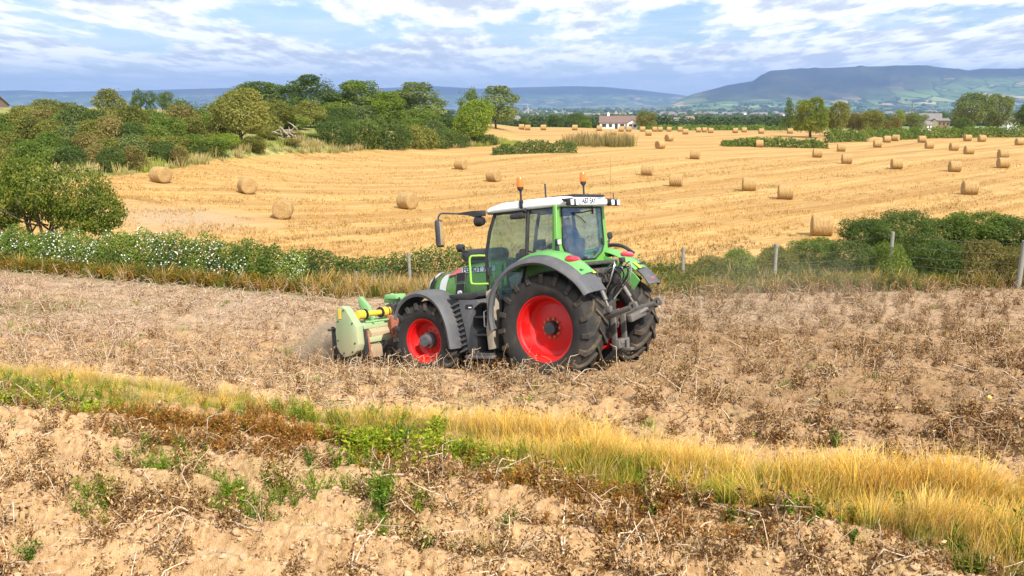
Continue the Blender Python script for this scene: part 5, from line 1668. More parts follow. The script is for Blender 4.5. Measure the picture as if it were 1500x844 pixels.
    L += [(0.40, 0, 0.62, .38, .36, .26), (0.58, .0, 0.52, .28, .28, .20), (0.74, 0, 0.46, .18, .2, .14), (-0.45, 0, 0.50, .26, .26, .18), (-.5, .1, .40, .2, .2, .12), (.45, -.1, .40, .30, .2, .10), (0.66, -.1, 0.36, .16, .16, .08)]
    cr = link('crown', crown_mesh('crown', 78, 24000, L, 0.0135, G_near, 0.8, 3.0), e); cr.scale = (h * 0.80, h * 0.85, h * 1.02)
    tk = link('trunk', trunk_mesh('trunk', 91, 1.0, 0.28, 0.026, 0.45, 9, 3), e); tk.scale = (h, h, h)
    tag(e, 'nearest tree, yellow green with bare lower trunks, standing behind the flowering hedge', 'tree')
    # --- middle distance right of the belt
    M2 = (('bush', 'bush', 'small dark bush left of the bungalow trees', 768, 173, 300, 'shrub', G_dark, 24),
          ('tree', 'tree', 'dark tree clump left of the bungalow, furthest from it', 812, 168, 330, 'broad', G_dark, 34),
          ('tree', 'tree', 'dark round tree close to the bungalow gable', 845, 166, 340, 'broad', G_dark, 36),
          ('bush', 'bush', 'yellow green bush in front of the bungalow gable', 856, 176, 320, 'shrub', G_bright, 22),
          ('tree', 'tree', 'olive leafy tree right of the bungalow', 941, 163, 335, 'broad', G_olive, 40),
          ('pine', 'pine', 'thin dark pine standing left of the yellow tree', 1145, 147, 230, 'thin', G_dark, 22),
          ('tree', 'tree', 'tall yellowish tree in the middle of the far hedge', 1177, 144, 185, 'broad', G_yel, 62),
          ('tree', 'tree', 'olive tree leaning right of the tall yellowish one', 1214, 150, 190, 'broad', G_olive, 48),
          ('tree', 'tree', 'low rusty tree between the olive tree and the far hedge', 1238, 166, 205, 'broad', G_rust, 34),
          ('tree', 'tree', 'brownish round tree in the far hedge left of the white house', 1266, 162, 200, 'broad', G_olive, 50),
          ('tree', 'tree', 'pale tree showing above the brownish round one', 1300, 157, 230, 'airy', G_bright, 26),
          ('tree', 'tree', 'small rusty tree right below the pale tree top', 1294, 172, 198, 'broad', G_rust, 28),
          ('tree', 'tree', 'grey green tree left of the white house', 1326, 166, 235, 'broad', G_grey, 40),
          ('tree', 'tree', 'dark tree behind the white house roof', 1358, 165, 290, 'broad', G_dark, 34),
          ('tree', 'tree', 'big dark domed tree right of the white house', 1405, 137, 245, 'broad', G_grey, 66),
          ('tree', 'tree', 'second big domed tree merging with the first on its right', 1443, 139, 250, 'broad', G_grey, 54),
          ('bush', 'bush', 'round dark bush under the big domed trees', 1394, 173, 205, 'shrub', G_dark, 36),
          ('tree', 'tree', 'dark brown green tree cut by the right edge', 1492, 148, 210, 'broad', G_dark, 54))
    for nm, cat, lab, px, tp, y, kd, mt, w_ in M2:
        Tt(nm, lab, cat, px, tp, y, kd, mt, w_, sink=0.3)
    # --- gorse thicket at the right behind the fence
    for i, (px, tp, y, w_, mt, lab) in enumerate((
            (1280, 322, 30.0, 52, G_dark, 'leftmost dark gorse bush behind the right hand fence'),
            (1325, 311, 30.5, 72, G_dark, 'tallest dark gorse bush, straight behind the grey fence post'),
            (1385, 322, 31.0, 62, G_dark, 'rounded gorse bush in the middle of the thicket'),
            (1432, 311, 31.0, 60, G_mid, 'greener ferny bush with upright tips in the thicket'),
            (1478, 318, 30.5, 60, G_dark, 'dark gorse bush beside the thick end post'),
            (1540, 322, 30.0, 70, G_dark, 'gorse bush at the very right end of the thicket'),
            (1192, 349, 29.0, 50, G_mid, 'low bramble bush left of the gorse, under the hidden bale'),
            (1246, 354, 28.3, 52, G_dark, 'bramble in front of the leftmost gorse bush'),
            (1300, 356, 28.0, 70, G_mid, 'bramble in front of the tallest gorse bush'),
            (1372, 352, 28.0, 70, G_dark, 'bramble mound between fence and thicket centre'),
            (1440, 352, 27.8, 70, G_rust, 'brown bracken bush near the thick end post'),
            (1495, 362, 27.5, 60, G_rust, 'rusty bracken at the foot of the thick end post'),
            (1140, 362, 28.5, 56, G_olive, 'olive bush behind the middle fence post'),
            (1080, 366, 28.5, 46, G_mid, 'small green bush with loose twigs left of the middle fence post'),
            (1040, 376, 28.0, 44, G_olive, 'lowest olive bush right of the tractor'))):
        Tt('gorse' if 'gorse' in lab else 'bush', lab, 'gorse bush' if 'gorse' in lab else 'bush', px, tp, y, 'gorse', mt, w_ * 1.35, var=i % 3, sink=0.3)


plant_all()


def hedge_line(name, label, cat, pts, seed, mat, leaf=0.055, dens=420, flowers=0, depth=0.9, extra=None):
    """pts: (x, y, height); a rough hedge with stems, built as one thing"""
    rng = np.random.default_rng(seed)
    P = np.array(pts, float)
    seg = np.linalg.norm(np.diff(P[:, :2], axis=0), axis=1); L = seg.sum(); cum = np.concatenate([[0], np.cumsum(seg)])
    n = int(L * dens)
    s = rng.uniform(0, L, n)
    cx = np.interp(s, cum, P[:, 0]); cy = np.interp(s, cum, P[:, 1]); hh = np.interp(s, cum, P[:, 2])
    hh = hh * (0.70 + 0.62 * fbm(s / 0.8, s * 0 + seed, 3, seed))
    a = rng.uniform(-0.25, math.pi + 0.25, n)
    rad = 1 - np.abs(rng.normal(0, 0.26, n)) + 0.25 * (fbm(s / 0.35, a * 1.6, 2, seed + 1) - 0.5)
    dy = np.cos(a) * depth * rad; dz = np.sin(a).clip(-0.1) * hh * rad
    gz = np.array([float(v) for v in (H_rel(cx, cy) + CAMZ)])
    Pp = np.stack([cx + rng.normal(0, .05, n), cy + dy, gz + dz], 1)
    N = np.stack([rng.normal(0, .3, n), np.cos(a), np.sin(a) + 0.3], 1)
    V, F = leaf_quads(Pp, N, leaf, rng)
    tint = np.clip(0.45 + 1.1 * (fbm(s / 0.5, a * 1.4, 3, seed + 4) - 0.5) + rng.normal(0, .15, n), 0, 1)
    e = empty(name, (0, 0, 0))
    link('foliage', np_mesh('foliage', V, F, mat, False, {'tint': np.repeat(tint, 4)}), e)
    b = B()
    if P[0, 1] < 60: b.tube([Vector((q[0], q[1], terr(q[0], q[1]) + .05)) for q in P], .05, 5)
    for k in range(int(L * 2.2) if P[0, 1] < 60 else 0):
        q = rng.uniform(0, L); x = float(np.interp(q, cum, P[:, 0])); y = float(np.interp(q, cum, P[:, 1])); h = float(np.interp(q, cum, P[:, 2])); z = terr(x, y)
        p = Vector((x, y + rng.uniform(-.2, .2), z - .1))
        b.tube([p, p + Vector((rng.uniform(-.15, .15), rng.uniform(-.2, .2), h * .5)), p + Vector((rng.uniform(-.3, .3), rng.uniform(-.3, .3), h * rng.uniform(.85, 1.15)))], 0.02, 5, [.02, .014, .006])
    if P[0, 1] < 60: b.build('stems', M_bark, e)
    if flowers:
        k = int(L * flowers)
        idx = rng.choice(n, min(k * 3, n), replace=False)
        idx = idx[(fbm(s[idx] / 0.9, a[idx] * 1.6, 3, seed + 9) > 0.53) & (a[idx] > 0.5)][:k]
        m, t = new_mat('flower_white'); d = t.n('ShaderNodeBsdfDiffuse', {'Color': (0.64, 0.66, 0.62, 1)}); out(t, d)
        V2, F2 = leaf_quads(Pp[idx] + np.array([0, -.05, .03]), N[idx] + np.array([0, -.6, .3]), 0.026, rng, 0.8)
        link('blossom', np_mesh('blossom', V2, F2, m), e)
    tag(e, label, cat)
    return e


hedge_line('hedge', 'long flowering hedge speckled with white along the left field edge', 'hedge',
           [(-26, 36, 1.25), (-17.6, 31.8, 1.35), (-13, 29.8, 1.30), (-9, 28.4, 1.2), (-7.0, 27.6, 1.1), (-6.4, 27.4, 0.9)], 3, G_mid, 0.042, 3000, 150, 1.0)
hedge_line('hedge', 'dark green clipped hedge running from the white flowers to behind the tractor', 'hedge',
           [(-7.2, 28.0, 1.0), (-5.2, 27.6, 1.0), (-3.4, 27.6, 1.15), (-1.8, 27.8, 1.2), (0.5, 28.2, .95), (2.0, 28.4, 0.6)], 4, G_dark, 0.042, 2400, 0, 0.8)
_f = lambda px, y: (atdist(px, y)[0], y)
hedge_line('hedge', 'short dark hedge across the stubble left of the rough grass', 'hedge', [(*_f(722, 122), 1.0), (*_f(760, 124), 1.5), (*_f(800, 125), 1.7), (*_f(842, 126), 1.3)], 5, G_dark, 0.14, 330, 0, 1.6)
hedge_line('hedge', 'green hedge strip left of the tall yellowish tree', 'hedge', [(*_f(1052, 150), 0.9), (*_f(1090, 152), 1.5), (*_f(1130, 152), 1.5), (*_f(1170, 150), 1.5), (*_f(1200, 148), 1.2)], 6, G_mid, 0.16, 300, 0, 1.8)
hedge_line('hedge', 'long low hedge bounding the bale field at the far right', 'hedge', [(*_f(1200, 165), 2.2), (*_f(1280, 172), 2.2), (*_f(1340, 182), 2.0), (*_f(1420, 186), 2.0), (*_f(1520, 188), 2.2), (*_f(1580, 190), 2.0)], 7, G_mid, 0.17, 300, 0, 2.0)
hedge_line('hedge', 'thin distant hedge behind the far bales', 'hedge', [(*_f(930, 262), 1.2), (*_f(1000, 262), 1.6), (*_f(1060, 262), 1.5), (*_f(1140, 258), 1.5), (*_f(1180, 255), 1.2)], 8, G_mid, 0.22, 160, 0, 2.0)
# ------------------------------------------------------------------ straw bales
def straw_material():
    m, t = new_mat('straw')
    pos = objpos(t)
    sp = t.n('ShaderNodeSeparateXYZ', {0: pos})
    r = t.math('SQRT', t.math('ADD', t.math('MULTIPLY', sp.outputs[1], sp.outputs[1]), t.math('MULTIPLY', sp.outputs[2], sp.outputs[2])))
    an = t.math('ARCTAN2', sp.outputs[2], sp.outputs[1])
    cyl = t.n('ShaderNodeCombineXYZ', {0: t.math('MULTIPLY', sp.outputs[0], 14.0), 1: t.math('MULTIPLY', an, 1.6), 2: t.math('MULTIPLY', r, 16.0)}).outputs[0]
    n = t.noise(cyl, 1.5, 6, 0.7, 0.4)
    n2 = t.noise(pos, 6, 4, 0.6)
    c = t.ramp(n, [(0.27, (0.15, 0.08, 0.022)), (0.42, (0.30, 0.18, 0.060)), (0.58, (0.44, 0.29, 0.115)), (0.8, (0.62, 0.46, 0.235))])
    c = t.mix(t.math('MULTIPLY', t.ss(n2, 0.5, 0.7), 0.3), c, (0.38, 0.25, 0.11))
    b = t.n('ShaderNodeBump', {'Strength': 0.9, 'Distance': 0.05, 'Height': n})
    out(t, principled(t, Base_Color=c, Roughness=0.9, Normal=b.outputs[0]))
    return m


def bale_mesh(seed):
    rng = np.random.default_rng(seed)
    b = B()
    R, W = 0.64, 1.22
    prof = [(-W / 2 + .02, 0.002), (-W / 2 - .015, 0.22), (-W / 2, 0.45), (-W / 2 + 0.01, 0.57), (-W / 2 + 0.05, 0.625)]
    for k in range(11): prof.append((-W / 2 + 0.1 + k * (W - 0.2) / 10, R - (0.012 if k % 3 == 1 else 0)))
    prof += [(-a, r) for a, r in prof[4::-1]]
    b.lathe(prof, seg=36, axis='x')
    for v in b.bm.verts:
        a = math.atan2(v.co.z, v.co.y); r = math.hypot(v.co.y, v.co.z)
        k = 1 + 0.05 * (float(fbm(a * 2.2 + 5, v.co.x * 3, 3, seed)) - 0.5)
        v.co.y *= k; v.co.z *= k
        if v.co.z < -R + 0.10: v.co.z = -R + 0.10 - (-R + 0.10 - v.co.z) * 0.25   # sits flat
        v.co.x += 0.05 * (float(fbm(v.co.y * 4, v.co.z * 4, 2, seed + 3)) - 0.5)
    bmesh.ops.recalc_face_normals(b.bm, faces=b.bm.faces)
    me = bpy.data.meshes.new('straw_bale'); b.bm.to_mesh(me); b.bm.free(); me.materials.append(M_straw)
    me.polygons.foreach_set('use_smooth', np.ones(len(me.polygons), dtype=bool))
    # loose straw standing out of the surface
    return me


M_straw = straw_material()
BM = [bale_mesh(s) for s in (1, 2, 3)]
# (centre x, base y in the photograph, turn, label)
BALES = [
    (236, 268, -32, 'round straw bale at the far left of the stubble below the scrub'),
    (363, 284, -58, 'bale with its end facing right, second from the left'),
    (415, 320, -82, 'bale showing its full round end, nearest to the flowering hedge'),
    (597, 306, -40, 'round bale left of the tractor mirror'),
    (675, 248, -30, 'bale above and left of the cab, the further of two'),
    (723, 266, -35, 'bale just left above the near orange beacon'),
    (795, 222, -12, 'bale lying right in front of the short dark hedge'),
    (948, 257, -18, 'bale right of the far beacon, the left one of two'),
    (990, 273, -16, 'bale right of the far beacon, the right one of two'),
    (1018, 233, -20, 'bale alone behind the pair right of the far beacon'),
    (1097, 280, -10, 'bale in the middle of the stubble left of the bigger one'),
    (1150, 292, -12, 'large bale in mid stubble above the middle fence post'),
    (1203, 345, -12, 'nearest bale, pale, half sunk behind the bushes at the fence'),
    (1313, 248, -10, 'bale in the centre of the right part of the stubble'),
    (1240, 240, -12, 'bale below and right of the two small ones near the far hedge'),
    (1197, 231, -12, 'small bale under the yellowish tree, the lower one'),
    (1232, 222, -14, 'small bale under the olive leaning tree'),
    (1112, 216, -8, 'small bale at the end of the green hedge strip'),
    (1398, 252, -10, 'bale left above the big right hand bale'),
    (1420, 285, -12, 'biggest bale at the right, alone on open stubble'),
    (1469, 246, -8, 'lower one of two bales stacked up the picture near the right edge'),
    (1469, 232, -8, 'upper one of two bales stacked up the picture near the right edge'),
    (1419, 226, -6, 'bale between the right edge pair and the hedge row'),
    (1397, 221, -6, 'bale left of the one between pair and hedge row'),
    (1361, 218, -8, 'bale in front of the hedge left of the big domed trees'),
    (1350, 209, -8, 'bale against the far hedge below the white house'),
    (1417, 207, -4, 'bale against the far hedge below the big domed trees'),
    (1438, 208, -4, 'bale right of the one below the big domed trees'),
    (1493, 213, -4, 'bale cut close to the right edge by the far hedge'),
    (1312, 207, -40, 'bale turned end on near the far hedge'),
    (1285, 216, -10, 'bale beside the straw heap near the far hedge'),
    (1299, 209, -8, 'bale behind the straw heap near the far hedge'),
    (967, 218, 30, 'shaded bale turned away on the bank, the lower of two dark ones'),
    (980, 207, 30, 'shaded bale on the bank, the upper of two dark ones'),
    (650, 189, -10, 'small bale seen through the gap left of the bright round tree'),
    (764, 190, -5, 'far bale left of two touching ones right of the chestnut'),
    (773, 191, -5, 'far small bale touching its bigger neighbour right of the chestnut'),
    (796, 191, -5, 'far bale alone left of the bungalow trees'),
    (842, 191, -5, 'far bale before the dark trees by the bungalow'),
    (878, 192, -5, 'far bale below the bungalow gable window'),
    (899, 198, -5, 'far bale lower than its neighbours in front of the bungalow'),
    (910, 193, -5, 'far bale in front of the bungalow doorway'),
    (921, 193, -5, 'far low bale at the right end of the bungalow'),
    (941, 193, -5, 'far bale below the olive leafy tree'),
    (950, 199, -5, 'far bale nearer than the rest below the olive leafy tree'),
    (959, 193, -5, 'far bale right of the olive leafy tree, the bigger'),
    (967, 193, -5, 'far bale right of the olive leafy tree, the smaller'),
    (980, 193, -5, 'far bale midway between leafy tree and grey bush'),
    (996, 193, -5, 'far bale of a close pair, the higher one'),
    (1004, 197, -5, 'far bale of a close pair, the lower one'),
    (1023, 194, -5, 'far bale, first of three in a line before the hedge'),
    (1032, 194, -5, 'far bale, the small middle of three in a line'),
    (1041, 195, -5, 'far bale, last of three in a line before the hedge'),
    (1077, 195, -5, 'far bale of a spaced pair, the left one'),
    (1090, 194, -5, 'far bale of a spaced pair, the right one'),
    (1115, 196, -5, 'far bale behind the green hedge strip'),
    (1157, 196, -5, 'far bale showing left of the yellowish tree trunk'),
]
_s = ratio(300)
for i, (px, py, rz, lab) in enumerate(BALES):
    x, y, z = cast(px, py)
    o = link('straw_bale', BM[i % 3], None, (x, y, z + 0.58))
    o.rotation_euler = (0, 0, R_(rz))
    tag(o, lab, 'straw bale', 'round straw bales scattered over the stubble')
# heap of loose straw by the far hedge
b = B()
bmesh.ops.create_icosphere(b.bm, subdivisions=3, radius=1.0)
for v in b.bm.verts:
    k = 1 + 0.5 * (float(fbm(v.co.x * 2 + 4, v.co.y * 2 + v.co.z, 3, 8)) - 0.5)
    v.co = Vector((v.co.x * 1.9 * k, v.co.y * 1.2 * k, max(v.co.z, -0.2) * 0.95 * k))
x, y, z = cast(1282, 208)
o = b.build('straw_heap', M_straw); o.location = (x, y, z)
tag(o, 'broken pale straw heap by the far hedge left of two bales', 'straw heap')
# ------------------------------------------------------------------ potato haulm, grasses, weeds
def ribbon(pts, w0, w1, rng):
    """thin three-sided stalk as quads from a point list"""
    P = np.array(pts, float); n = len(P)
    d = np.gradient(P, axis=0); d /= np.linalg.norm(d, axis=1, keepdims=True) + 1e-9
    up = np.array([0.3, 0.5, 0.81]); a = np.cross(d, up); a /= np.linalg.norm(a, axis=1, keepdims=True) + 1e-9
    c = np.cross(d, a)
    w = np.linspace(w0, w1, n)[:, None]
    R = [P + a * w, P + (-0.5 * a + 0.87 * c) * w, P + (-0.5 * a - 0.87 * c) * w]
    V = np.stack(R, 1).reshape(-1, 3)
    F = []
    for i in range(n - 1):
        for k in range(3):
            F.append((i * 3 + k, i * 3 + (k + 1) % 3, (i + 1) * 3 + (k + 1) % 3, (i + 1) * 3 + k))
    return V, np.array(F)


def join(parts):
    Vs, Fs, Cs = [], [], []; o = 0
    for V, F, C in parts:
        Vs.append(V); Fs.append(F + o); Cs.append(np.broadcast_to(np.asarray(C, float), (len(V), 3))); o += len(V)
    return np.concatenate(Vs), np.concatenate(Fs), np.concatenate(Cs)


def crumpled(rng, P, s, cols):
    V, F = leaf_quads(P, rng.normal(size=(len(P), 3)), s, rng, 0.42)
    c = np.array(cols)[rng.integers(0, len(cols), len(P))] * rng.uniform(0.6, 1.35, (len(P), 1))
    return V, F, np.repeat(c, 4, 0)


BROWN = [(0.19, 0.095, 0.036), (0.29, 0.155, 0.062), (0.38, 0.22, 0.090), (0.48, 0.31, 0.14), (0.12, 0.06, 0.025), (0.58, 0.41, 0.21)]
PALE = [(0.66, 0.49, 0.31), (0.76, 0.61, 0.43), (0.52, 0.36, 0.21), (0.80, 0.69, 0.54)]


def haulm_template(seed, leafy=1.0, lying=0.4, h=0.36):
    rng = np.random.default_rng(seed)
    parts = []
    for k in range(rng.integers(3, 7)):
        a = rng.uniform(0, math.tau); L = h * rng.uniform(0.7, 1.5)
        lie = rng.uniform() < lying
        d = np.array([math.cos(a), math.sin(a), 0])
        p = d * rng.uniform(0, .05)
        up = 0.25 if lie else rng.uniform(0.7, 1.4)
        pts = [p]
        n = 6
        kink = rng.integers(2, 5)
        v = d * (1.0 if lie else 0.38) + np.array([0, 0, up])
        for i in range(n):
            if i == kink: v = v * 0.8 + np.array([rng.normal(0, .5), rng.normal(0, .5), rng.uniform(-1.3, -0.1)])
            v = v + rng.normal(0, 0.16, 3)
            vv = v / np.linalg.norm(v)
            q = pts[-1] + vv * L / n
            q[2] = max(q[2], 0.015)
            pts.append(q)
        V, F = ribbon(pts, rng.uniform(.0045, .0078), 0.0028, rng)
        parts.append((V, F, np.array(PALE[rng.integers(0, 4)]) * rng.uniform(.7, 1.1)))
        m = int(leafy * rng.uniform(12, 30) * (0.5 if lie else 1))
        if m:
            t = rng.uniform(0.1, 1.0, m) * (n - 1)
            i0 = t.astype(int); Pt = np.array(pts)
            P = Pt[i0] + (Pt[i0 + 1] - Pt[i0]) * (t - i0)[:, None] + rng.normal(0, .018, (m, 3)) - np.array([0, 0, .012])
            parts.append(crumpled(rng, P, 0.0165, BROWN))
    m = int(60 * leafy)
    # withered leaves hang in a few upright bunches
    nb = 3; bx = rng.normal(0, .06, (nb, 2)); bi = rng.integers(0, nb, m); bh = h * rng.uniform(.5, 1.0, nb)
    P = np.concatenate([bx[bi] + rng.normal(0, .026, (m, 2)), (rng.uniform(0, 1, m) ** 1.3 * bh[bi])[:, None]], 1)
    parts.append(crumpled(rng, P, 0.018, BROWN))
    m = int(22 * leafy)
    P = np.concatenate([rng.normal(0, .075, (m, 2)), np.abs(rng.normal(0, .02, (m, 1))) + .01], 1)
    parts.append(crumpled(rng, P, 0.020, BROWN))
    return join(parts)


def scatter(templates, X, Y, Z, scale, rot, tints=None, mat=None, name='stuff', extra=None, choice=None, tilt=None, rng=RNG):
    """one mesh from many placed copies of a few templates"""
    n = len(X)
    ch = rng.integers(0, len(templates), n) if choice is None else choice
    Vs, Fs, Cs = [], [], []; off = 0
    for k, (V, F, C) in enumerate(templates):
        I = np.where(ch == k)[0]
        if not len(I): continue
        c, s = np.cos(rot[I])[:, None], np.sin(rot[I])[:, None]
        sc = scale[I][:, None]
        vx = V[None, :, 0] * sc; vy = V[None, :, 1] * sc; vz = V[None, :, 2] * sc
        wx = vx * c - vy * s + X[I][:, None]; wy = vx * s + vy * c + Y[I][:, None]; wz = vz + Z[I][:, None]
        if tilt is not None: wx = wx + tilt[0] * vz * vz / 0.5; wy = wy + tilt[1] * vz * vz / 0.5
        W = np.stack([wx, wy, wz], -1).reshape(-1, 3)
        col = np.broadcast_to(C[None], (len(I), len(V), 3))
        if tints is not None: col = col * tints[I][:, None, :]
        FF = (F[None] + (np.arange(len(I)) * len(V))[:, None, None]).reshape(-1, 4) + off
        Vs.append(W); Fs.append(FF); Cs.append(col.reshape(-1, 3)); off += len(W)
    return np.concatenate(Vs), np.concatenate(Fs), np.concatenate(Cs)


def in_view(X, Y, m=0.66):
    return (np.abs(X) < m * Y + 1.2) & (Y > 5.0)


def under_tractor(X, Y):
    """mask of points below the tractor or in its wheel tracks"""
    inv = TM.inverted()
    x = inv[0][0] * X + inv[0][1] * Y + inv[0][3] + inv[0][2] * 0.1
    y = inv[1][0] * X + inv[1][1] * Y + inv[1][3] + inv[1][2] * 0.1
    body = (x > -1.1) & (x < 5.1) & (np.abs(y) < 1.34)
    return body, x, y


def H_at(X, Y): return H_fine(X, Y) + CAMZ


def strip_mask(X, Y):
    """the band of uncut grass crossing the foreground"""
    t = row_t(X, Y)
    wob = 0.5 * (fbm(X / 1.6, Y / 1.6, 3, 201) - 0.5)
    lo = np.interp(X, [-9, -5, -2, 0, 2, 4, 7], [9.45, 9.35, 9.10, 8.70, 8.15, 7.85, 7.7]) + wob
    hi = np.interp(X, [-9, -5, -2, 0, 2, 4, 7], [10.95, 10.8, 10.45, 10.05, 9.65, 9.38, 9.22]) + wob * .6
    return sstep(lo - 0.12, lo + 0.12, t) * sstep(hi + 0.12, hi - 0.12, t), t, lo, hi


def build_haulm():
    rng = np.random.default_rng(404)
    rows = np.arange(3.6, 31, 0.9)
    P = []
    for t in rows:
        al = np.arange(-26, 24, 0.19)
        al = al + rng.uniform(-.12, .12, len(al)); tt = t + rng.normal(0, 0.055, len(al))
        k = 1 / math.sqrt(1 + ROWSLOPE ** 2)
        # al along the row, tt across it
        X = al * k + tt * k * ROWSLOPE; Y = -al * k * ROWSLOPE + tt * k
        P.append(np.stack([X, Y], 1))
    P = np.concatenate(P)
    X, Y = P[:, 0], P[:, 1]
    sm, t, lo, hi = strip_mask(X, Y)
    d = Y - edge_y(X)
    far = sstep(14, 22, Y)
    patch = fbm(X / 1.5, Y / 1.5, 3, 55)
    # thick and pale on the left, thinner with bare soil on the right and just beyond the grass
    dens = 0.85 + 0.7 * (patch - 0.5)
    dens = np.where((t > hi) & (t < hi + 1.0) & (X > -2.2), 0.16, dens)
    dens = np.where(t < lo, 0.66 + 2.0 * (patch - 0.5), dens)
    dens = np.where((Y > 21) & (X < 0), 0.40 + 0.6 * (patch - .5), dens)
    bare = np.abs(t - 21.7) < 0.9
    dens = np.where(bare & (X < 1), dens * 0.3, dens)
    body, tx, ty = under_tractor(X, Y)
    dens = np.where((tx > -2) & (tx < 5.3) & (ty > 1.3) & (ty < 2.6), 1.2, dens)
    dens = dens * (1 - 0.16 * sstep(-0.5, 2.5, X) * (t > hi) * (tx < -1))
    keep = in_view(X, Y) & (d < -0.15) & (rng.uniform(size=len(X)) < dens) & (sm < 0.5) & ~body
    X, Y, t, lo_ = X[keep], Y[keep], t[keep], lo[keep]
    near = [haulm_template(s, 2.6, 0.30, 0.30) for s in range(8)]
    mid = [haulm_template(20 + s, 1.5, 0.12, 0.34) for s in range(8)]
    pale = [haulm_template(40 + s, 0.5, 0.24, 0.38) for s in range(8)]
    left = 1 - sstep(-1.0, 4.0, X)
    r = rng.uniform(size=len(X))
    kind = np.where(Y < 11.5, np.where(r < .75, 0, 1), np.where(r < 0.42 + 0.43 * left * sstep(13, 17, Y) + 0.15 * sstep(18, 24, Y), 2, 1))
    ch = kind * 8 + rng.integers(0, 8, len(X))
    sc = rng.uniform(0.65, 1.35, len(X)) * np.where(Y < 11, 1.08, 1.0 + .02 * sstep(-1, 2, X)) * (1 + 0.12 * sstep(18, 25, Y))
    tint = np.stack([np.ones(len(X))] * 3, 1)
    pinkish = (left * sstep(15, 20, Y))[:, None]
    tint = tint * (1 - pinkish) + pinkish * np.array([1.02, 1.0, 1.08])
    tint = tint * (1 - (sstep(0, 7, X)[:, None] * np.array([0.14, 0.18, 0.22])))
    V, F, C = scatter(near + mid + pale, X, Y, H_at(X, Y) - 0.01, sc, rng.uniform(0, 6.28, len(X)), tint, choice=ch)
    o = link('potato_haulm', np_mesh('potato_haulm', V, F, M_col, False, {'col': np.clip(C, 0, 1)}))
    tag(o, 'dead brown potato haulm standing along the ridges with bleached bent stalks', 'dead potato haulm', kind='stuff')
    # stalks lying loose between the ridges
    n = 22000
    X = rng.uniform(-17, 17, n); Y = 5 + 24 * rng.uniform(size=n) ** 1.0
    sm, t, lo, hi = strip_mask(X, Y); body, tx, ty = under_tractor(X, Y)
    pn = fbm(X / 1.1, Y / 1.1, 3, 95)
    dn = np.where(t < lo, 0.07, np.where((t < hi + 1.2) & (X > -2), 0.12, 0.34 + 0.66 * (1 - sstep(-2, 4, X)) * sstep(11, 15, Y)))
    keep = in_view(X, Y) & (Y - edge_y(X) < -0.2) & (sm < 0.5) & ~body & (rng.uniform(size=n) < dn * (0.4 + 1.2 * pn) * (0.45 + 0.55 * (np.cos(t / .9 * 2 * np.pi) > -0.1)))
    X, Y = X[keep], Y[keep]
    T = []
    for s in range(24):
        r2 = np.random.default_rng(900 + s)
        pts = [np.array([0, 0, 0.03])]; v = np.array([1, 0, r2.uniform(-.1, .45)])
        for i in range(5):
            v = v + r2.normal(0, .28, 3); v /= np.linalg.norm(v)
            q = pts[-1] + v * 0.065 * r2.uniform(.7, 1.4); q[2] = max(q[2], 0.012); pts.append(q)
        Vt, Ft = ribbon(pts, 0.0065, 0.0035, r2)
        T.append((Vt, Ft, np.broadcast_to(np.array(PALE[s % 4]), (len(Vt), 3))))
    V, F, C = scatter(T, X, Y, H_at(X, Y), rng.uniform(.6, 1.6, len(X)) * (0.62 + .38 * sstep(9, 13, Y)), rng.uniform(0, 6.28, len(X)), np.repeat(rng.uniform(.7, 1.08, (len(X), 1)), 3, 1))
    o = link('stalk_litter', np_mesh('stalk_litter', V, F, M_col, False, {'col': np.clip(C, 0, 1)}))
    tag(o, 'bleached potato stalks lying loose over the soil between the ridges', 'stalk litter', kind='stuff')
    # dead leaf crumbs and clods
    n = 90000
    X = rng.uniform(-17, 17, n); Y = 5 + 22 * rng.uniform(size=n) ** 1.3
    sm, t, lo, hi = strip_mask(X, Y)
    pn = fbm(X / 0.5, Y / 0.5, 3, 96)
    keep = in_view(X, Y) & (Y - edge_y(X) < -0.2) & (sm < .5) & (rng.uniform(size=n) < 0.9 * sstep(0.38, 0.62, pn) * (1 - .4 * ((t > hi) & (X > 0))) * (0.15 + 0.75 * (np.cos(t / .9 * 2 * np.pi) > 0)))
    X, Y = X[keep], Y[keep]
    cr = [join([crumpled(np.random.default_rng(s), np.random.default_rng(s).normal(0, .035, (9, 3)) * np.array([1, 1, .35]) + np.array([0, 0, .02]), 0.017, BROWN)]) for s in range(10)]
    V, F, C = scatter(cr, X, Y, H_at(X, Y), rng.uniform(.5, 1.3, len(X)), rng.uniform(0, 6.28, len(X)))
    o = link('dead_leaves', np_mesh('dead_leaves', V, F, M_col, False, {'col': np.clip(C, 0, 1)}))
    tag(o, 'crumbled brown potato leaves strewn on the soil', 'dead leaves', kind='stuff')
    cl = []
    for s in range(6):
        r2 = np.random.default_rng(s + 600)
        bm = bmesh.new(); bmesh.ops.create_cube(bm, size=0.05)
        bmesh.ops.subdivide_edges(bm, edges=bm.edges[:], cuts=1, use_grid_fill=True)
        Vt = np.array([v.co[:] for v in bm.verts]); Vt = Vt / np.linalg.norm(Vt, axis=1, keepdims=True) * 0.03
        Vt = Vt * r2.uniform(.65, 1.25, (len(Vt), 1)) * np.array([1.2, 1, .75])
        Ft = np.array([[v.index for v in f.verts] for f in bm.faces]); bm.free()
        cl.append((Vt, Ft, np.full((len(Vt), 3), 1.0)))
    n = 52000
    X = rng.uniform(-12, 14, n); Y = 5 + 14 * rng.uniform(size=n) ** 1.5
    sm, t, lo, hi = strip_mask(X, Y)
    keep = in_view(X, Y) & (sm < .5) & (rng.uniform(size=n) < sstep(.35, .65, fbm(X / .7, Y / .7, 3, 97)))
    X, Y, t = X[keep], Y[keep], t[keep]
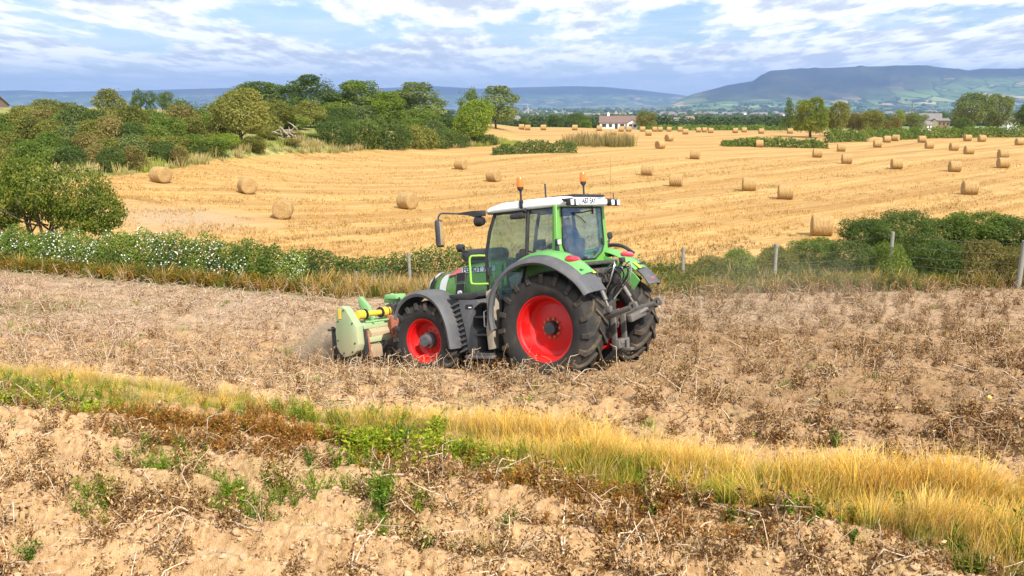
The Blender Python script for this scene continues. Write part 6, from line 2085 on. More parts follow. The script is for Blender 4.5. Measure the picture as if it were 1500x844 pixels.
    base = np.where((t < 10)[:, None], np.array([[0.44, 0.30, 0.18]]), np.array([[0.25, 0.17, 0.115]])) * rng.uniform(.75, 1.25, (len(X), 1))
    stone = rng.uniform(size=len(X)) < 0.03
    base[stone] = np.array([0.52, 0.45, 0.36])
    V, F, C = scatter(cl, X, Y, H_at(X, Y), np.exp(rng.normal(-0.45, .5, len(X))).clip(.2, 1.35) * np.where(stone, .45, 1), rng.uniform(0, 6.28, len(X)), base)
    o = link('soil_clods', np_mesh('soil_clods', V, F, M_col_solid, False, {'col': np.clip(C, 0, 1)}))
    tag(o, 'crumbly soil clods and small pale stones over the ridges', 'soil clods', kind='stuff')


M_col_solid = col_material('earth_colours', 0.0)


def tuft(seed, n=26, h=0.45, spread=0.07, lean=(0.25, 0.0), cols=None, tip=None, w=0.0042, curl=0.5, head=0.0):
    """blades of grass with seed heads; colour runs from the base colour to the tip colour"""
    rng = np.random.default_rng(seed)
    parts = []
    for i in range(n):
        a = rng.uniform(0, math.tau); r = abs(rng.normal(0, spread))
        p0 = np.array([r * math.cos(a), r * math.sin(a), -0.02])
        L = h * rng.uniform(.55, 1.2)
        out_ = np.array([math.cos(a), math.sin(a), 0]) * rng.uniform(.05, .35) + np.array([lean[0], lean[1], 0]) * rng.uniform(.3, 1.2)
        q = np.linspace(0, 1, 4)[:, None]
        P = p0 + np.array([0, 0, L]) * q * (1 - 0.12 * curl * q) + out_ * L * q ** 2 * (0.4 + curl)
        ww = w * rng.uniform(.7, 1.4)
        wid = np.array([ww, ww * .9, ww * .6, ww * .15])[:, None]
        if head and rng.uniform() < head: wid = np.array([ww * .5, ww * .5, ww * 1.0, ww * .5])[:, None]
        b_ = rng.uniform(0, math.pi); side = np.array([math.cos(b_), math.sin(b_), 0])
        V = np.stack([P - side * wid, P + side * wid], 1).reshape(-1, 3)
        F = np.array([[2 * k, 2 * k + 1, 2 * k + 3, 2 * k + 2] for k in range(3)])
        c0 = np.array(cols[rng.integers(0, len(cols))]); c1 = np.array(tip[rng.integers(0, len(tip))])
        C = c0 + (c1 - c0) * np.clip(q * 1.25, 0, 1)
        parts.append((V, F, np.repeat(C, 2, 0) * rng.uniform(.75, 1.2)))
    return join(parts)


GOLD = [(0.84, 0.52, 0.09), (0.88, 0.62, 0.16), (0.74, 0.43, 0.07), (0.90, 0.70, 0.28)]
LIME = [(0.42, 0.44, 0.04), (0.58, 0.52, 0.07), (0.30, 0.38, 0.035)]
GRN = [(0.085, 0.15, 0.018), (0.14, 0.20, 0.025), (0.06, 0.11, 0.015)]
TAN = [(0.62, 0.47, 0.24), (0.55, 0.38, 0.17), (0.70, 0.56, 0.34)]
RUSTC = [(0.36, 0.15, 0.035), (0.45, 0.21, 0.05), (0.28, 0.11, 0.03), (0.50, 0.30, 0.09)]


def weed_template(seed, n=60, h=0.22, r=0.14, cols=GRN, leaf=0.022, stems=6):
    rng = np.random.default_rng(seed)
    parts = []
    for k in range(stems):
        a = rng.uniform(0, math.tau); rr = r * rng.uniform(.2, 1)
        L = h * rng.uniform(.6, 1.15)
        pts = [np.array([0, 0, 0.]), np.array([rr * .4 * math.cos(a), rr * .4 * math.sin(a), L * .55]), np.array([rr * math.cos(a), rr * math.sin(a), L])]
        V, F = ribbon(pts, .003, .0015, rng)
        parts.append((V, F, np.array(cols[0]) * 0.9))
        m = n // stems
        t = rng.uniform(.15, 1, m)
        P = np.array([pts[1] * 2 * q * (1) if q < .5 else pts[1] + (pts[2] - pts[1]) * (q - .5) * 2 for q in t]) + rng.normal(0, .25 * leaf + .012, (m, 3))
        P[:, 2] = np.abs(P[:, 2])
        V, F = leaf_quads(P, rng.normal(size=(m, 3)) * .6 + np.array([0, 0, 1]), leaf, rng, 0.5)
        c = np.array(cols)[rng.integers(0, len(cols), m)] * rng.uniform(.7, 1.3, (m, 1))
        parts.append((V, F, np.repeat(c, 4, 0)))
    return join(parts)


def build_grass():
    rng = np.random.default_rng(505)
    # the golden strip
    n = 26000
    X = rng.uniform(-10, 8, n); T0 = rng.uniform(7.6, 11.0, n)
    Y = T0 * math.sqrt(1 + ROWSLOPE ** 2) - ROWSLOPE * X
    sm, t, lo, hi = strip_mask(X, Y)
    clump = fbm(X / 0.7, Y / 0.7, 3, 71)
    q = (t - lo) / (hi - lo)            # 0 front edge, 1 back edge
    gap_l = np.exp(-(((X + 3.4) / 2.3) ** 2)) * (q < 0.55)      # dock patch replaces grass here
    keep = in_view(X, Y) & (sm > 0.3) & (rng.uniform(size=n) < (0.16 + .35 * (X < -1) + 1.05 * sstep(.30, .62, clump)) * (1 - 0.85 * gap_l))
    X, Y, t, lo, hi, q, clump = [a[keep] for a in (X, Y, t, lo, hi, q, clump)]
    gold = [tuft(s, 30, 0.40, 0.085, (0.40 if s % 2 else 0.1, 0.05), LIME if s % 2 == 0 else TAN, GOLD, 0.0022, .8, .5) for s in range(8)]
    lime = [tuft(30 + s, 22, 0.30, 0.07, (0.25, 0.0), GRN, LIME, 0.0028, .5) for s in range(5)]
    tan = [tuft(60 + s, 22, 0.34, 0.08, (0.3, 0.05), LIME, TAN, 0.0022, .8, .4) for s in range(5)]
    u = rng.uniform(size=len(X)); right = sstep(-3.5, 2.5, X)
    gn = fbm(X / 1.3, Y / 0.9, 3, 72)
    pl = np.clip(0.72 - q * 1.0 + (gn - .5) * 2.0 + 0.28 * (1 - right), 0.03, 0.95) * (1 - 0.12 * right)
    kind = np.where(u < pl, 1, np.where(u < pl + (1 - pl) * (0.55 * (1 - right) + 0.08), 2, 0))
    ch = np.where(kind == 0, rng.integers(0, 8, len(X)), np.where(kind == 1, 8 + rng.integers(0, 5, len(X)), 13 + rng.integers(0, 5, len(X))))
    sc = (0.62 + 0.75 * clump) * (0.60 + 0.36 * right) * rng.uniform(.8, 1.2, len(X)) * (0.8 + 0.3 * q)
    V, F, C = scatter(gold + lime + tan, X, Y, H_at(X, Y), sc, rng.normal(0, 1.3, len(X)), np.repeat(rng.uniform(.78, 1.18, (len(X), 1)), 3, 1), choice=ch)
    o = link('dry_grass', np_mesh('dry_grass', V, F, M_grass, False, {'col': np.clip(C, 0, 1)}))
    tag(o, 'strip of tall golden dry grass with green bases crossing the foreground', 'dry grass', kind='stuff')
    # dock and rust weeds, leafy greens along the front of the strip
    n = 5200
    X = rng.uniform(-10, 8, n); T0 = rng.uniform(7.2, 10.2, n)
    Y = T0 * math.sqrt(1 + ROWSLOPE ** 2) - ROWSLOPE * X
    sm, t, lo, hi = strip_mask(X, Y)
    dd = t - lo
    rustp = np.exp(-(((X + 3.3) / 2.0) ** 2)) * sstep(-.85, -.3, dd) * sstep(.75, .35, dd) + 0.75 * np.exp(-(((X - 1.5) / 1.7) ** 2)) * sstep(-1.1, -.6, dd) * sstep(.1, -.2, dd)
    greenp = sstep(-.35, -.05, dd) * sstep(.4, .1, dd) * (0.35 + 0.9 * sstep(.5, .65, fbm(X / .8, Y / .8, 3, 73))) + 0.35 * sstep(.62, .72, fbm(X / .7, Y / .7, 3, 74)) * (dd < 0)
    u = rng.uniform(size=n)
    isr = u < rustp * .9; isg = (~isr) & (rng.uniform(size=n) < greenp * .8)
    keep = in_view(X, Y) & (isr | isg)
    X, Y, isr = X[keep], Y[keep], isr[keep]
    rust = [weed_template(s, 48, .20, .13, RUSTC + [(0.18, .17, .03)], .017) for s in range(6)]
    grn = [weed_template(20 + s, 54, .17, .13, [(0.10, .17, .02), (0.20, .27, .03), (0.33, .36, .05), (0.06, .12, .015)], .018) for s in range(6)]
    ch = np.where(isr, rng.integers(0, 6, len(X)), 6 + rng.integers(0, 6, len(X)))
    V, F, C = scatter(rust + grn, X, Y, H_at(X, Y), rng.uniform(.6, 1.35, len(X)), rng.uniform(0, 6.28, len(X)), choice=ch)
    parts_ = [(V, F, C)]
    lime_w = [weed_template(60 + s, 60, .20, .15, [(0.30, .36, .03), (0.42, .45, .05), (0.20, .28, .02)], .024) for s in range(5)]
    fine_w = [weed_template(80 + s, 80, .26, .15, [(0.17, .27, .02), (0.28, .38, .04), (0.11, .19, .015)], .014, 10) for s in range(5)]
    for px, py, rx, ry, cnt, kind in ((250, 640, .9, .2, 90, 0), (340, 655, 1.0, .24, 130, 0), (410, 645, .7, .2, 70, 0), (300, 672, .9, .2, 60, 0), (560, 672, .45, .22, 90, 1), (605, 655, .45, .2, 80, 1), (520, 655, .4, .2, 60, 1),
                                      (60, 590, 1.2, .16, 70, 2), (150, 606, .9, .14, 50, 1), (30, 600, .8, .15, 60, 1), (480, 628, .7, .2, 60, 2), (700, 690, .6, .2, 60, 1), (860, 700, .6, .22, 60, 2), (245, 690, .5, .18, 40, 2), (390, 750, .30, .16, 26, 2), (345, 745, .22, .12, 16, 2),
                                      (565, 765, .22, .2, 24, 2), (1010, 745, .4, .15, 26, 2), (1330, 790, .5, .15, 46, 2), (1240, 770, .5, .12, 30, 2), (1450, 800, .5, .15, 40, 2), (1460, 770, .5, .15, 24, 1), (860, 790, .35, .15, 16, 0), (930, 770, .5, .16, 30, 0), (1010, 775, .3, .12, 18, 0), (480, 722, .3, .1, 14, 2), (130, 755, .2, .1, 8, 2), (680, 820, .3, .1, 10, 2)):
        cx, cy, cz = cast(px, py)
        XX = cx + rng.normal(0, rx, cnt) * .8; YY = cy + rng.normal(0, ry, cnt) - ROWSLOPE * (XX - cx)
        tp = (rust, lime_w, fine_w)[kind]
        o2 = scatter(tp, XX, YY, H_at(XX, YY), rng.uniform(.5, 1.3, cnt), rng.uniform(0, 6.28, cnt))
        parts_.append(o2)
    V, F, C = join(parts_)
    o = link('weeds', np_mesh('weeds', V, F, M_grass, False, {'col': np.clip(C, 0, 1)}))
    tag(o, 'rusty and green low weeds along the near edge of the golden grass', 'weeds', kind='stuff')
    # short green tussocks between the ridges further back
    n = 2600
    X = rng.uniform(-16, 16, n); Y = rng.uniform(9, 26, n)
    sm, t, lo, hi = strip_mask(X, Y); body, tx, ty = under_tractor(X, Y)
    g = fbm(X / 1.0 + 4, Y / 0.6, 3, 14)
    spot = np.exp(-(((X + 13.6) / 2.2) ** 2 + ((Y - 23.8) / .8) ** 2)) + .8 * np.exp(-(((X - 5.6) / 1.2) ** 2 + ((Y - 13.0) / .35) ** 2)) + .5 * np.exp(-(((X - 3.6) / 2.4) ** 2 + ((Y - 13.6) / .3) ** 2))
    keep = in_view(X, Y) & (Y - edge_y(X) < -.3) & (sm < .5) & ~body & (rng.uniform(size=n) < np.clip(sstep(.57, .68, g) * .75 + spot, 0, 1)) & (t > hi)
    X, Y = X[keep], Y[keep]
    ts = [tuft(80 + s, 26, 0.13, 0.09, (0.1, 0), [(0.13, .22, .02), (0.20, .30, .03)], [(0.30, .38, .05), (0.36, .40, .08)], .005, .6) for s in range(5)]
    V, F, C = scatter(ts, X, Y, H_at(X, Y), rng.uniform(.6, 1.3, len(X)), rng.uniform(0, 6.28, len(X)))
    o = link('green_grass', np_mesh('green_grass', V, F, M_grass, False, {'col': np.clip(C, 0, 1)}))
    tag(o, 'short fresh green grass growing in patches between the ridges', 'grass', kind='stuff')


def build_verge():
    """rough growth between the near field and the hedge and gorse"""
    rng = np.random.default_rng(606)
    n = 15000
    X = rng.uniform(-26, 24, n); d = -0.35 + 5.0 * rng.uniform(size=n) ** 1.15
    Y = edge_y(X) + d
    pn = fbm(X / 1.4, Y / 1.2, 3, 301)
    left = 1 - sstep(-6.0, -3.5, X); right = sstep(3.0, 5.0, X)
    dens = np.where(left > .5, sstep(3.2, 2.2, d), np.where(right > .5, sstep(4.8, 3.6, d), sstep(3.4, 2.4, d))) * (0.45 + .9 * pn)
    keep = (np.abs(X) < .66 * Y + 1) & (rng.uniform(size=n) < dens)
    X, Y, d, pn, left, right = [a[keep] for a in (X, Y, d, pn, left, right)]
    OL = [(0.16, .15, .03), (0.24, .20, .04), (0.11, .12, .02)]
    orange = [weed_template(s, 50, .42, .22, [(0.36, .19, .03), (0.30, .22, .03), (0.22, .19, .03), (0.42, .16, .03), (0.16, .15, .02)], .034) for s in range(6)]
    olive = [weed_template(20 + s, 50, .50, .24, OL + [(.07, .10, .015)], .036) for s in range(6)]
    straw = [tuft(120 + s, 30, .62, .12, (.12, 0), [(0.24, .22, .05), (0.4, .3, .1)], TAN + GOLD[:1] + RUSTC[3:], .0060, .9, .4) for s in range(6)]
    green = [tuft(140 + s, 30, .50, .12, (.1, 0), GRN, [(0.2, .25, .04), (0.32, .33, .08)], .007, .9) for s in range(5)]
    bram = [weed_template(40 + s, 56, .55, .28, GRN + [(.045, .085, .012)], .038) for s in range(6)]
    u = rng.uniform(size=len(X))
    def pick(lst, p):
        c = np.cumsum(p, axis=1); c /= c[:, -1:]
        return (u[:, None] > c).sum(1)
    pL = np.stack([np.where(d < 1.5, .6, .25), .4 + 0 * d, .05 + .18 * sstep(-12, -5, X), .07 + 0 * d, .12 * (d > 1.2)], 1)
    pM = np.stack([.10 + 0 * d, .18 + 0 * d, .50 + 0 * d, .14 + 0 * d, .12 * (d > 1)], 1)
    pR = np.stack([.16 + .35 * (pn > .56), .42 + 0 * d, .10 + 0 * d, .30 + 0 * d, .40 * sstep(.4, 1.4, d)], 1)
    P = np.where(left[:, None] > .5, pL, np.where(right[:, None] > .5, pR, pM))
    kd = pick(None, P)
    offs = np.array([0, 6, 12, 18, 23]); cnt = np.array([6, 6, 6, 5, 6])
    ch = offs[kd] + (rng.uniform(size=len(X)) * cnt[kd]).astype(int)
    sc = rng.uniform(.65, 1.25, len(X)) * (0.75 + .5 * pn) * np.where(right > .5, 0.85 + .28 * sstep(0, 3, d), np.where(left > .5, .95, .80))
    Z = np.where(d < 0.5, H_fine(X, Y), H_rel(X, Y)) + CAMZ
    V, F, C = scatter(orange + olive + straw + green + bram, X, Y, Z - .03, sc, rng.uniform(0, 6.28, len(X)), np.repeat(rng.uniform(.8, 1.15, (len(X), 1)), 3, 1), choice=ch)
    o = link('undergrowth', np_mesh('undergrowth', V, F, M_grass, False, {'col': np.clip(C, 0, 1)}))
    tag(o, 'rough orange, olive and straw coloured undergrowth at the foot of the hedge and gorse', 'undergrowth', kind='stuff')
    # dead white stalks standing at the field edge on the right
    # rough grass along the far field margins
    n = 9000
    X = rng.uniform(-46, 34, n); Y = rng.uniform(66, 160, n)
    yb = np.interp(X, [-60, -44, -32, -26, -20, -15, -2, 4, 9, 18, 26], [70, 76, 71, 103, 116, 129, 141, 128, 136, 140, 150])
    dd = Y - yb
    pn = fbm(X / 4, Y / 4, 3, 311)
    reed = (X > 8) & (X < 19) & (dd > -1) & (dd < 10)
    keep = (((dd > -1.5) & (dd < 11) & (X < 3)) | reed) & (rng.uniform(size=n) < .55 + .5 * pn)
    X, Y, reed, dd, pn = X[keep], Y[keep], reed[keep], dd[keep], pn[keep]
    s1 = [tuft(160 + s, 26, .95, .45, (.1, 0), [(0.3, .28, .08), (0.2, .22, .05)], TAN + [(0.42, .42, .12)], .030, .5, .3) for s in range(5)]
    s2 = [tuft(170 + s, 26, .75, .45, (.1, 0), [(0.16, .22, .03), (0.24, .30, .04)], [(0.38, .42, .08), (.46, .44, .12)], .034, .5) for s in range(5)]
    s3 = [tuft(180 + s, 30, 1.7, .5, (.12, 0), [(0.22, .22, .06), (0.14, .18, .04)], [(0.36, .26, .12), (.44, .32, .16), (.3, .26, .08)], .036, .3, .4) for s in range(5)]
    ch = np.where(reed, 10, np.where(pn + .2 * sstep(2, 8, dd) > .58, 5, 0)) + rng.integers(0, 5, len(X))
    V, F, C = scatter(s1 + s2 + s3, X, Y, H_rel(X, Y) + CAMZ - .05, rng.uniform(.6, 1.2, len(X)), rng.uniform(0, 6.28, len(X)), choice=ch)
    o = link('margin_grass', np_mesh('margin_grass', V, F, M_grass, False, {'col': np.clip(C, 0, 1)}))
    tag(o, 'rough pale grass and brown reeds along the far margin of the stubble', 'rough grass', kind='stuff')


def build_stubble():
    rng = np.random.default_rng(808)
    n = 90000
    Y = 33 + 85 * rng.uniform(size=n) ** 1.25; X = rng.uniform(-.68, .72, n) * Y
    ang = R_(43)
    # drilled rows along the combine's direction
    a_ = X * math.cos(ang) + Y * math.sin(ang); c_ = -X * math.sin(ang) + Y * math.cos(ang)
    c_ = np.round(c_ / .36) * .36 + rng.normal(0, .035, n)
    X = a_ * math.cos(ang) - c_ * math.sin(ang); Y = a_ * math.sin(ang) + c_ * math.cos(ang)
    lx = np.interp(Y, [38, 50, 60, 70, 78, 88, 104, 116, 130], [-27, -30, -32.5, -32.5, -30.5, -29.5, -25, -20, -14.5])
    keep = (Y - edge_y(X) > 12.5) & (X > lx) & (Y > 34) & (fbm(X / 3, Y / 3, 2, 5) > .36)
    X, Y, a_, c_ = X[keep], Y[keep], a_[keep], c_[keep]
    st0 = 1 - .22 * sstep(.1, .9, np.sin(c_ * 2 * np.pi / 6.4 + .6))
    st_ = 0.70 + 0.75 * sstep(.30, .68, fbm(a_ / 30, c_ / 1.5, 4, 15, .65))
    k2 = rng.uniform(size=len(X)) < (1.35 - .75 * (st_ - .7) / .75); k2 &= rng.uniform(size=len(X)) < 1.15 - .5 * sstep(50, 90, Y); X, Y, st_, st0 = X[k2], Y[k2], st_[k2], st0[k2]
    tp = []
    for s in range(8):
        r2 = np.random.default_rng(s + 70); parts = []
        for k in range(5):
            p = np.array([r2.normal(0, .09), r2.normal(0, .05), 0.]); h_ = r2.uniform(.07, .17); l_ = r2.normal(0, .35, 2) * h_
            a = r2.uniform(0, math.pi); sd_ = np.array([math.cos(a), math.sin(a), 0]) * .009
            V = np.array([p - sd_, p + sd_, p + sd_ * .8 + [l_[0], l_[1], h_], p - sd_ * .8 + [l_[0], l_[1], h_]])
            c = np.array([(0.44, .25, .065), (0.56, .36, .12), (.32, .16, .04), (.66, .46, .20)][r2.integers(0, 4)])
            parts.append((V, np.array([[0, 1, 2, 3]]), c))
        tp.append(join(parts))
    V, F, C = scatter(tp, X, Y, H_rel(X, Y) + CAMZ, rng.uniform(.6, 1.15, len(X)), rng.uniform(0, 6.28, len(X)), (st_ * st0)[:, None] * np.array([[1.0, 1.0, 1.0]]))
    o = link('stubble', np_mesh('stubble', V, F, M_grass, False, {'col': np.clip(C, 0, 1)}))
    tag(o, 'short cut straw stubble standing in rows over the bale field', 'stubble', kind='stuff')


M_grass = col_material('grass_colours', 0.40)
build_haulm()
build_grass()
build_verge()
build_stubble()
# ------------------------------------------------------------------ fence along the near field
def build_fence():
    F = empty('wire_fence', (0, 0, 0))
    wood = paint('weathered_wood', (0.25, 0.235, 0.20), 0.9, 0.5, (0.24, 0.26, 0.17), scale=6)
    posts = []
    for px, y, h, r in ((250, 29.5, 1.0, .05), (425, 27.5, .6, .045), (520, 26.9, .55, .04), (600, 26.8, 1.12, .055), (690, 27.0, 1.1, .05), (790, 27.2, 1.1, .05), (900, 27.3, 1.1, .05), (1003, 27.6, 1.20, .055), (1138, 27.3, 1.32, .06), (1307, 27.6, 1.62, .065), (1499, 26.5, 1.55, .085), (1640, 28, 1.3, .06)):
        x, y, z = atdist(px, y)
        b = B()
        lean = Vector((random.uniform(-.05, .05), random.uniform(-.03, .03), 0))
        b.cyl(Vector((x, y, z - .2)), Vector((x, y, z + h)) + lean, r, r * .88, 12)
        b.build('fence_post', wood, F)
        posts.append((Vector((x, y - .06, z)), h, lean))
    wire = paint('galvanised_wire', (0.16, 0.16, 0.15), 0.6, 0.3, metal=0.3)
    for q in (0.94, 0.74, 0.55, 0.38, 0.24):
        b = B(); pts = []
        for (p0, h0, l0), (p1, h1, l1) in zip(posts, posts[1:]):
            a = p0 + Vector((0, 0, h0 * q)) + l0 * q; c = p1 + Vector((0, 0, h1 * q)) + l1 * q
            for k in range(6):
                t_ = k / 6
                pts.append(a.lerp(c, t_) - Vector((0, 0, 0.05 * math.sin(math.pi * t_))))
        pts.append(posts[-1][0] + Vector((0, 0, posts[-1][1] * q)))
        b.tube(pts, 0.0026, 4)
        b.build('wire', wire, F)
    tag(F, 'weathered post and wire fence running along the hedge and gorse at the field edge', 'fence')


build_fence()


# ------------------------------------------------------------------ foreground: green weeds, potatoes, stones
def place_weeds():
    greens = [(0.07, .15, .02), (0.13, .23, .03), (0.05, .11, .015), (0.22, .32, .05)]
    tp = []
    for s in range(4):
        V, F, C = weed_template(700 + s, 260, .30, .20, greens, .017, 16)
        tp.append(np_mesh('weed_plant', V, F, M_grass, False, {'col': np.clip(C, 0, 1)}))
    spots = [(382, 765, 1.05, 'feathery green weed on the ridge at the lower left, brushed by dead haulm'),
             (330, 752, .8, 'smaller green weed left of the feathery one'),
             (562, 770, 1.15, 'tall bright green weed standing alone below the lime coloured leaves'),
             (625, 832, .8, 'low green weed touching the bottom edge left of the middle'),
             (1222, 675, .8, 'dark green weed on the bare ridge above the golden grass, casting a shadow'),
             (1325, 800, 1.25, 'broad dark green weed at the foot of the golden grass'),
             (1478, 822, 1.3, 'green weed in the lower right corner'),
             (1275, 778, .9, 'small weed left of the broad dark green one'),
             (590, 678, 1.1, 'lime green leafy weed at the near edge of the grass in the middle'),
             (545, 700, .9, 'lime green weed beside the leafy one on its left'),
             (45, 825, .8, 'thin green weed in the lower left corner'),
             (268, 710, .7, 'small green weed under the rusty dock patch'),
             (455, 700, .7, 'green weed at the right end of the rusty dock patch'),
             (1440, 775, .9, 'weed half hidden in the golden grass near the right edge'),
             (740, 800, .6, 'tiny green weed among brown haulm at the bottom middle'),
             (190, 660, .6, 'tiny green weed on the pale ridge at the left')]
    for i, (px, py, sc, lab) in enumerate(spots):
        x, y, z = cast(px, py)
        o = link('weed_plant', tp[i % 4], None, (x, y, float(H_fine(x, y)) + CAMZ - .02))
        o.scale = (sc, sc, sc); o.rotation_euler = (0, 0, i * 1.7)
        tag(o, lab, 'weed', 'green weeds growing between the potato ridges')
    pot = paint('potato_skin', (0.50, 0.46, 0.12), 0.6, 0.2, (0.38, 0.27, 0.16))
    yel = paint('yellow_potato_skin', (0.72, 0.52, 0.12), 0.6, 0.2, (0.38, 0.27, 0.16))
    for px, py, r, m_, lab in ((1105, 655, .048, pot, 'round green tinged potato on the ridge above the golden grass'), (1308, 606, .04, pot, 'small greenish potato on the ridge near the short grass'),
                               (1494, 620, .045, yel, 'yellow potato at the right edge'), (1445, 612, .035, yel, 'pale small potato near the right edge'), (945, 640, .03, pot, 'small pale potato right behind the golden grass')):
        x, y, z = cast(px, py)
        b = B(); bmesh.ops.create_icosphere(b.bm, subdivisions=2, radius=1)
        for v in b.bm.verts:
            k = 1 + .12 * (float(fbm(v.co.x * 2 + px, v.co.y * 2 + v.co.z, 2, 4)) - .5)
            v.co = Vector((v.co.x * r * 1.2 * k, v.co.y * r * k, v.co.z * r * k))
        o = b.build('potato', m_); o.location = (x, y, float(H_fine(x, y)) + CAMZ + r * .5)
        tag(o, lab, 'potato', 'potatoes lying on the soil')
    st = paint('field_stone', (0.40, 0.36, 0.31), 0.9, 0.4)
    for px, py, r, lab in ((1257, 665, .075, 'flat grey stone on the ridge right of the small green weed'), (845, 594, .07, 'grey stone behind the golden grass in the middle'), (1268, 660, .035, 'pale little stone touching the flat grey one')):
        x, y, z = cast(px, py)
        b = B(); bmesh.ops.create_icosphere(b.bm, subdivisions=2, radius=1)
        for v in b.bm.verts:
            k = 1 + .5 * (float(fbm(v.co.x * 1.5 + px, v.co.y * 1.5 + v.co.z, 2, 4)) - .5)
            v.co = Vector((v.co.x * r * 1.4 * k, v.co.y * r * k, v.co.z * r * .6 * k))
        o = b.build('stone', st); o.location = (x, y, float(H_fine(x, y)) + CAMZ + r * .2)
        tag(o, lab, 'stone')


place_weeds()

# ------------------------------------------------------------------ houses, barn, poles, turbine
M['render'] = paint('white_render', (0.78, 0.78, 0.76), 0.8, 0.05)
M['tiles'] = paint('roof_tiles', (0.16, 0.10, 0.085), 0.8, 0.3, (0.22, 0.17, 0.13), scale=1)
M['pane'] = paint('window_pane', (0.04, 0.05, 0.07), 0.1, 0.0)
M['slate'] = paint('grey_slate', (0.17, 0.16, 0.16), 0.7, 0.2, scale=1)
M['sheet'] = paint('barn_sheet', (0.20, 0.13, 0.11), 0.7, 0.2, scale=1)
M['cream'] = paint('cream_render', (0.72, 0.62, 0.40), 0.8, 0.05)


def gable(b, x0, x1, y0, y1, z0, z1, over=0.3, th=0.15):
    """pitched roof along x"""
    ym = (y0 + y1) / 2
    b.prism([(y0 - over, z0 - 0.1), (ym, z1), (y1 + over, z0 - 0.1), (y1 + over, z0 - 0.1 - th), (ym, z1 - th * 1.3), (y0 - over, z0 - 0.1 - th)], x0 - over, x1 + over, axis='x')


def build_bungalow():
    x, y, z = atdist(903, 345)
    T = empty('bungalow', (x, y, z), R_(-8))
    z0 = -0.6
    b = B(); b.box((0, 0, 1.1 + z0 / 2), (14.5, 7.0, 3.1 - z0), 0); b.prism([(-3.5, 2.65), (0, 4.6), (3.5, 2.65)], -7.25, 7.25, axis='x')
    b.build('wall', M['render'], T, smooth=False)
    b = B(); gable(b, -7.2, 7.2, -3.5, 3.5, 2.75, 5.1, 0.45); r = b.build('roof', M['tiles'], T, smooth=False)
    b = B(); b.box((-4.2, 0.2, 5.3), (0.9, 0.7, 1.7)); b.cyl((-4.3, .2, 6.1), (-4.3, .2, 6.5), .14, seg=8); b.build('chimney', M['render'], r)
    b = B(); b.box((5.1, -4.6, 0.9), (4.0, 2.4, 3.2)); b.prism([(3.1, 2.5), (5.1, 3.7), (7.1, 2.5)], -5.8, -3.0, axis='y'); b.build('porch_wing', M['render'], T, smooth=False)
    b = B(); b.prism([(2.8, 2.45), (5.1, 3.95), (7.4, 2.45), (7.4, 2.3), (5.1, 3.75), (2.8, 2.3)], -6.1, -3.0, axis='y'); b.build('wing_roof', M['tiles'], T, smooth=False)
    for wx, ww, yy in ((-5.6, 1.6, -3.52), (-3.2, 1.2, -3.52), (1.2, 1.5, -3.52), (4.3, 1.1, -5.82), (6.0, 1.1, -5.82)):
        b = B(); b.box((wx, yy, 1.5), (ww, 0.08, 1.2)); f = b.build('window', M['pane'], T, smooth=False)
        b = B(); b.box((wx, yy - .03, 0.86), (ww + .2, .14, .10)); b.build('sill', M['render'], f, smooth=False)
    b = B(); b.box((-1.0, -3.52, 1.15), (1.1, 0.1, 2.1)); b.build('door', M['pane'], T, smooth=False)
    tag(T, 'white bungalow with brown tiled roof and chimney behind the far bales', 'bungalow')


build_bungalow()


def small_house(name, label, cat, px, y, L, W, H, RH, wall, roof, rz=0, base=0.0, wins=3, group=None):
    x, y, z = atdist(px, y)
    T = empty(name, (x, y, z + base), R_(rz))
    b = B(); b.box((0, 0, H / 2 - 1), (L, W, H + 2)); b.prism([(-W / 2, H), (0, H + RH * .9), (W / 2, H)], -L / 2, L / 2, axis='x'); b.build('wall', wall, T, smooth=False)
    b = B(); gable(b, -L / 2, L / 2, -W / 2, W / 2, H + .1, H + RH, .3, .2); r = b.build('roof', roof, T, smooth=False)
    for k in range(wins):
        b = B(); b.box((-L / 2 + L * (k + .5) / wins, -W / 2 - .03, H * .55), (L * .09, .08, H * .36)); b.build('window', M['pane'], T, smooth=False)
    tag(T, label, cat, group)
    return T


small_house('house', 'white house with grey roof glimpsed between the trees at the far right', 'house', 1346, 262, 5.5, 4.5, 2.2, 1.8, M['render'], M['slate'], -20, 0.9)
small_house('house', 'low white outbuilding with cream front right of the white house', 'outbuilding', 1362, 255, 3.6, 3, 1.8, .7, M['cream'], M['slate'], 5, 0.9)
small_house('house', 'small white house left of the cream fronted outbuilding', 'house', 1336, 240, 3.2, 3, 1.5, .9, M['render'], M['slate'], 10, 0.4)
small_house('house', 'pale cottage behind the big domed trees', 'cottage', 1462, 275, 3.6, 3, 2.0, 1.1, M['render'], M['slate'], 0, 1.0)
small_house('barn', 'long low barn with brown roof at the left edge behind the scrub', 'barn', -24, 230, 16, 9, 5.5, 2.2, M['sheet'], M['slate'], 4, 0.0, 0)
small_house('farmhouse', 'small farmhouse with yellow gable far right of the chestnut tree', 'farmhouse', 757, 700, 6, 5, 3, 2.5, M['cream'], M['slate'], 60, 1.5, 2)
small_house('farmhouse', 'distant white farm left of the leafy tree, nearest to the hedge strip', 'farm', 968, 760, 5, 4, 2.5, 2, M['render'], M['slate'], 10, 2.0, 3)
small_house('farm_building', 'distant long farm shed with pale roof right of the olive tree', 'farm shed', 985, 900, 6, 5, 2, 1.8, M['render'], M['slate'], -5, 2.5, 0)
small_house('farm_building', 'second distant shed right of the long pale one', 'farm shed', 1003, 880, 8, 6, 3, 2.2, M['render'], M['sheet'], 12, 2.5, 0)


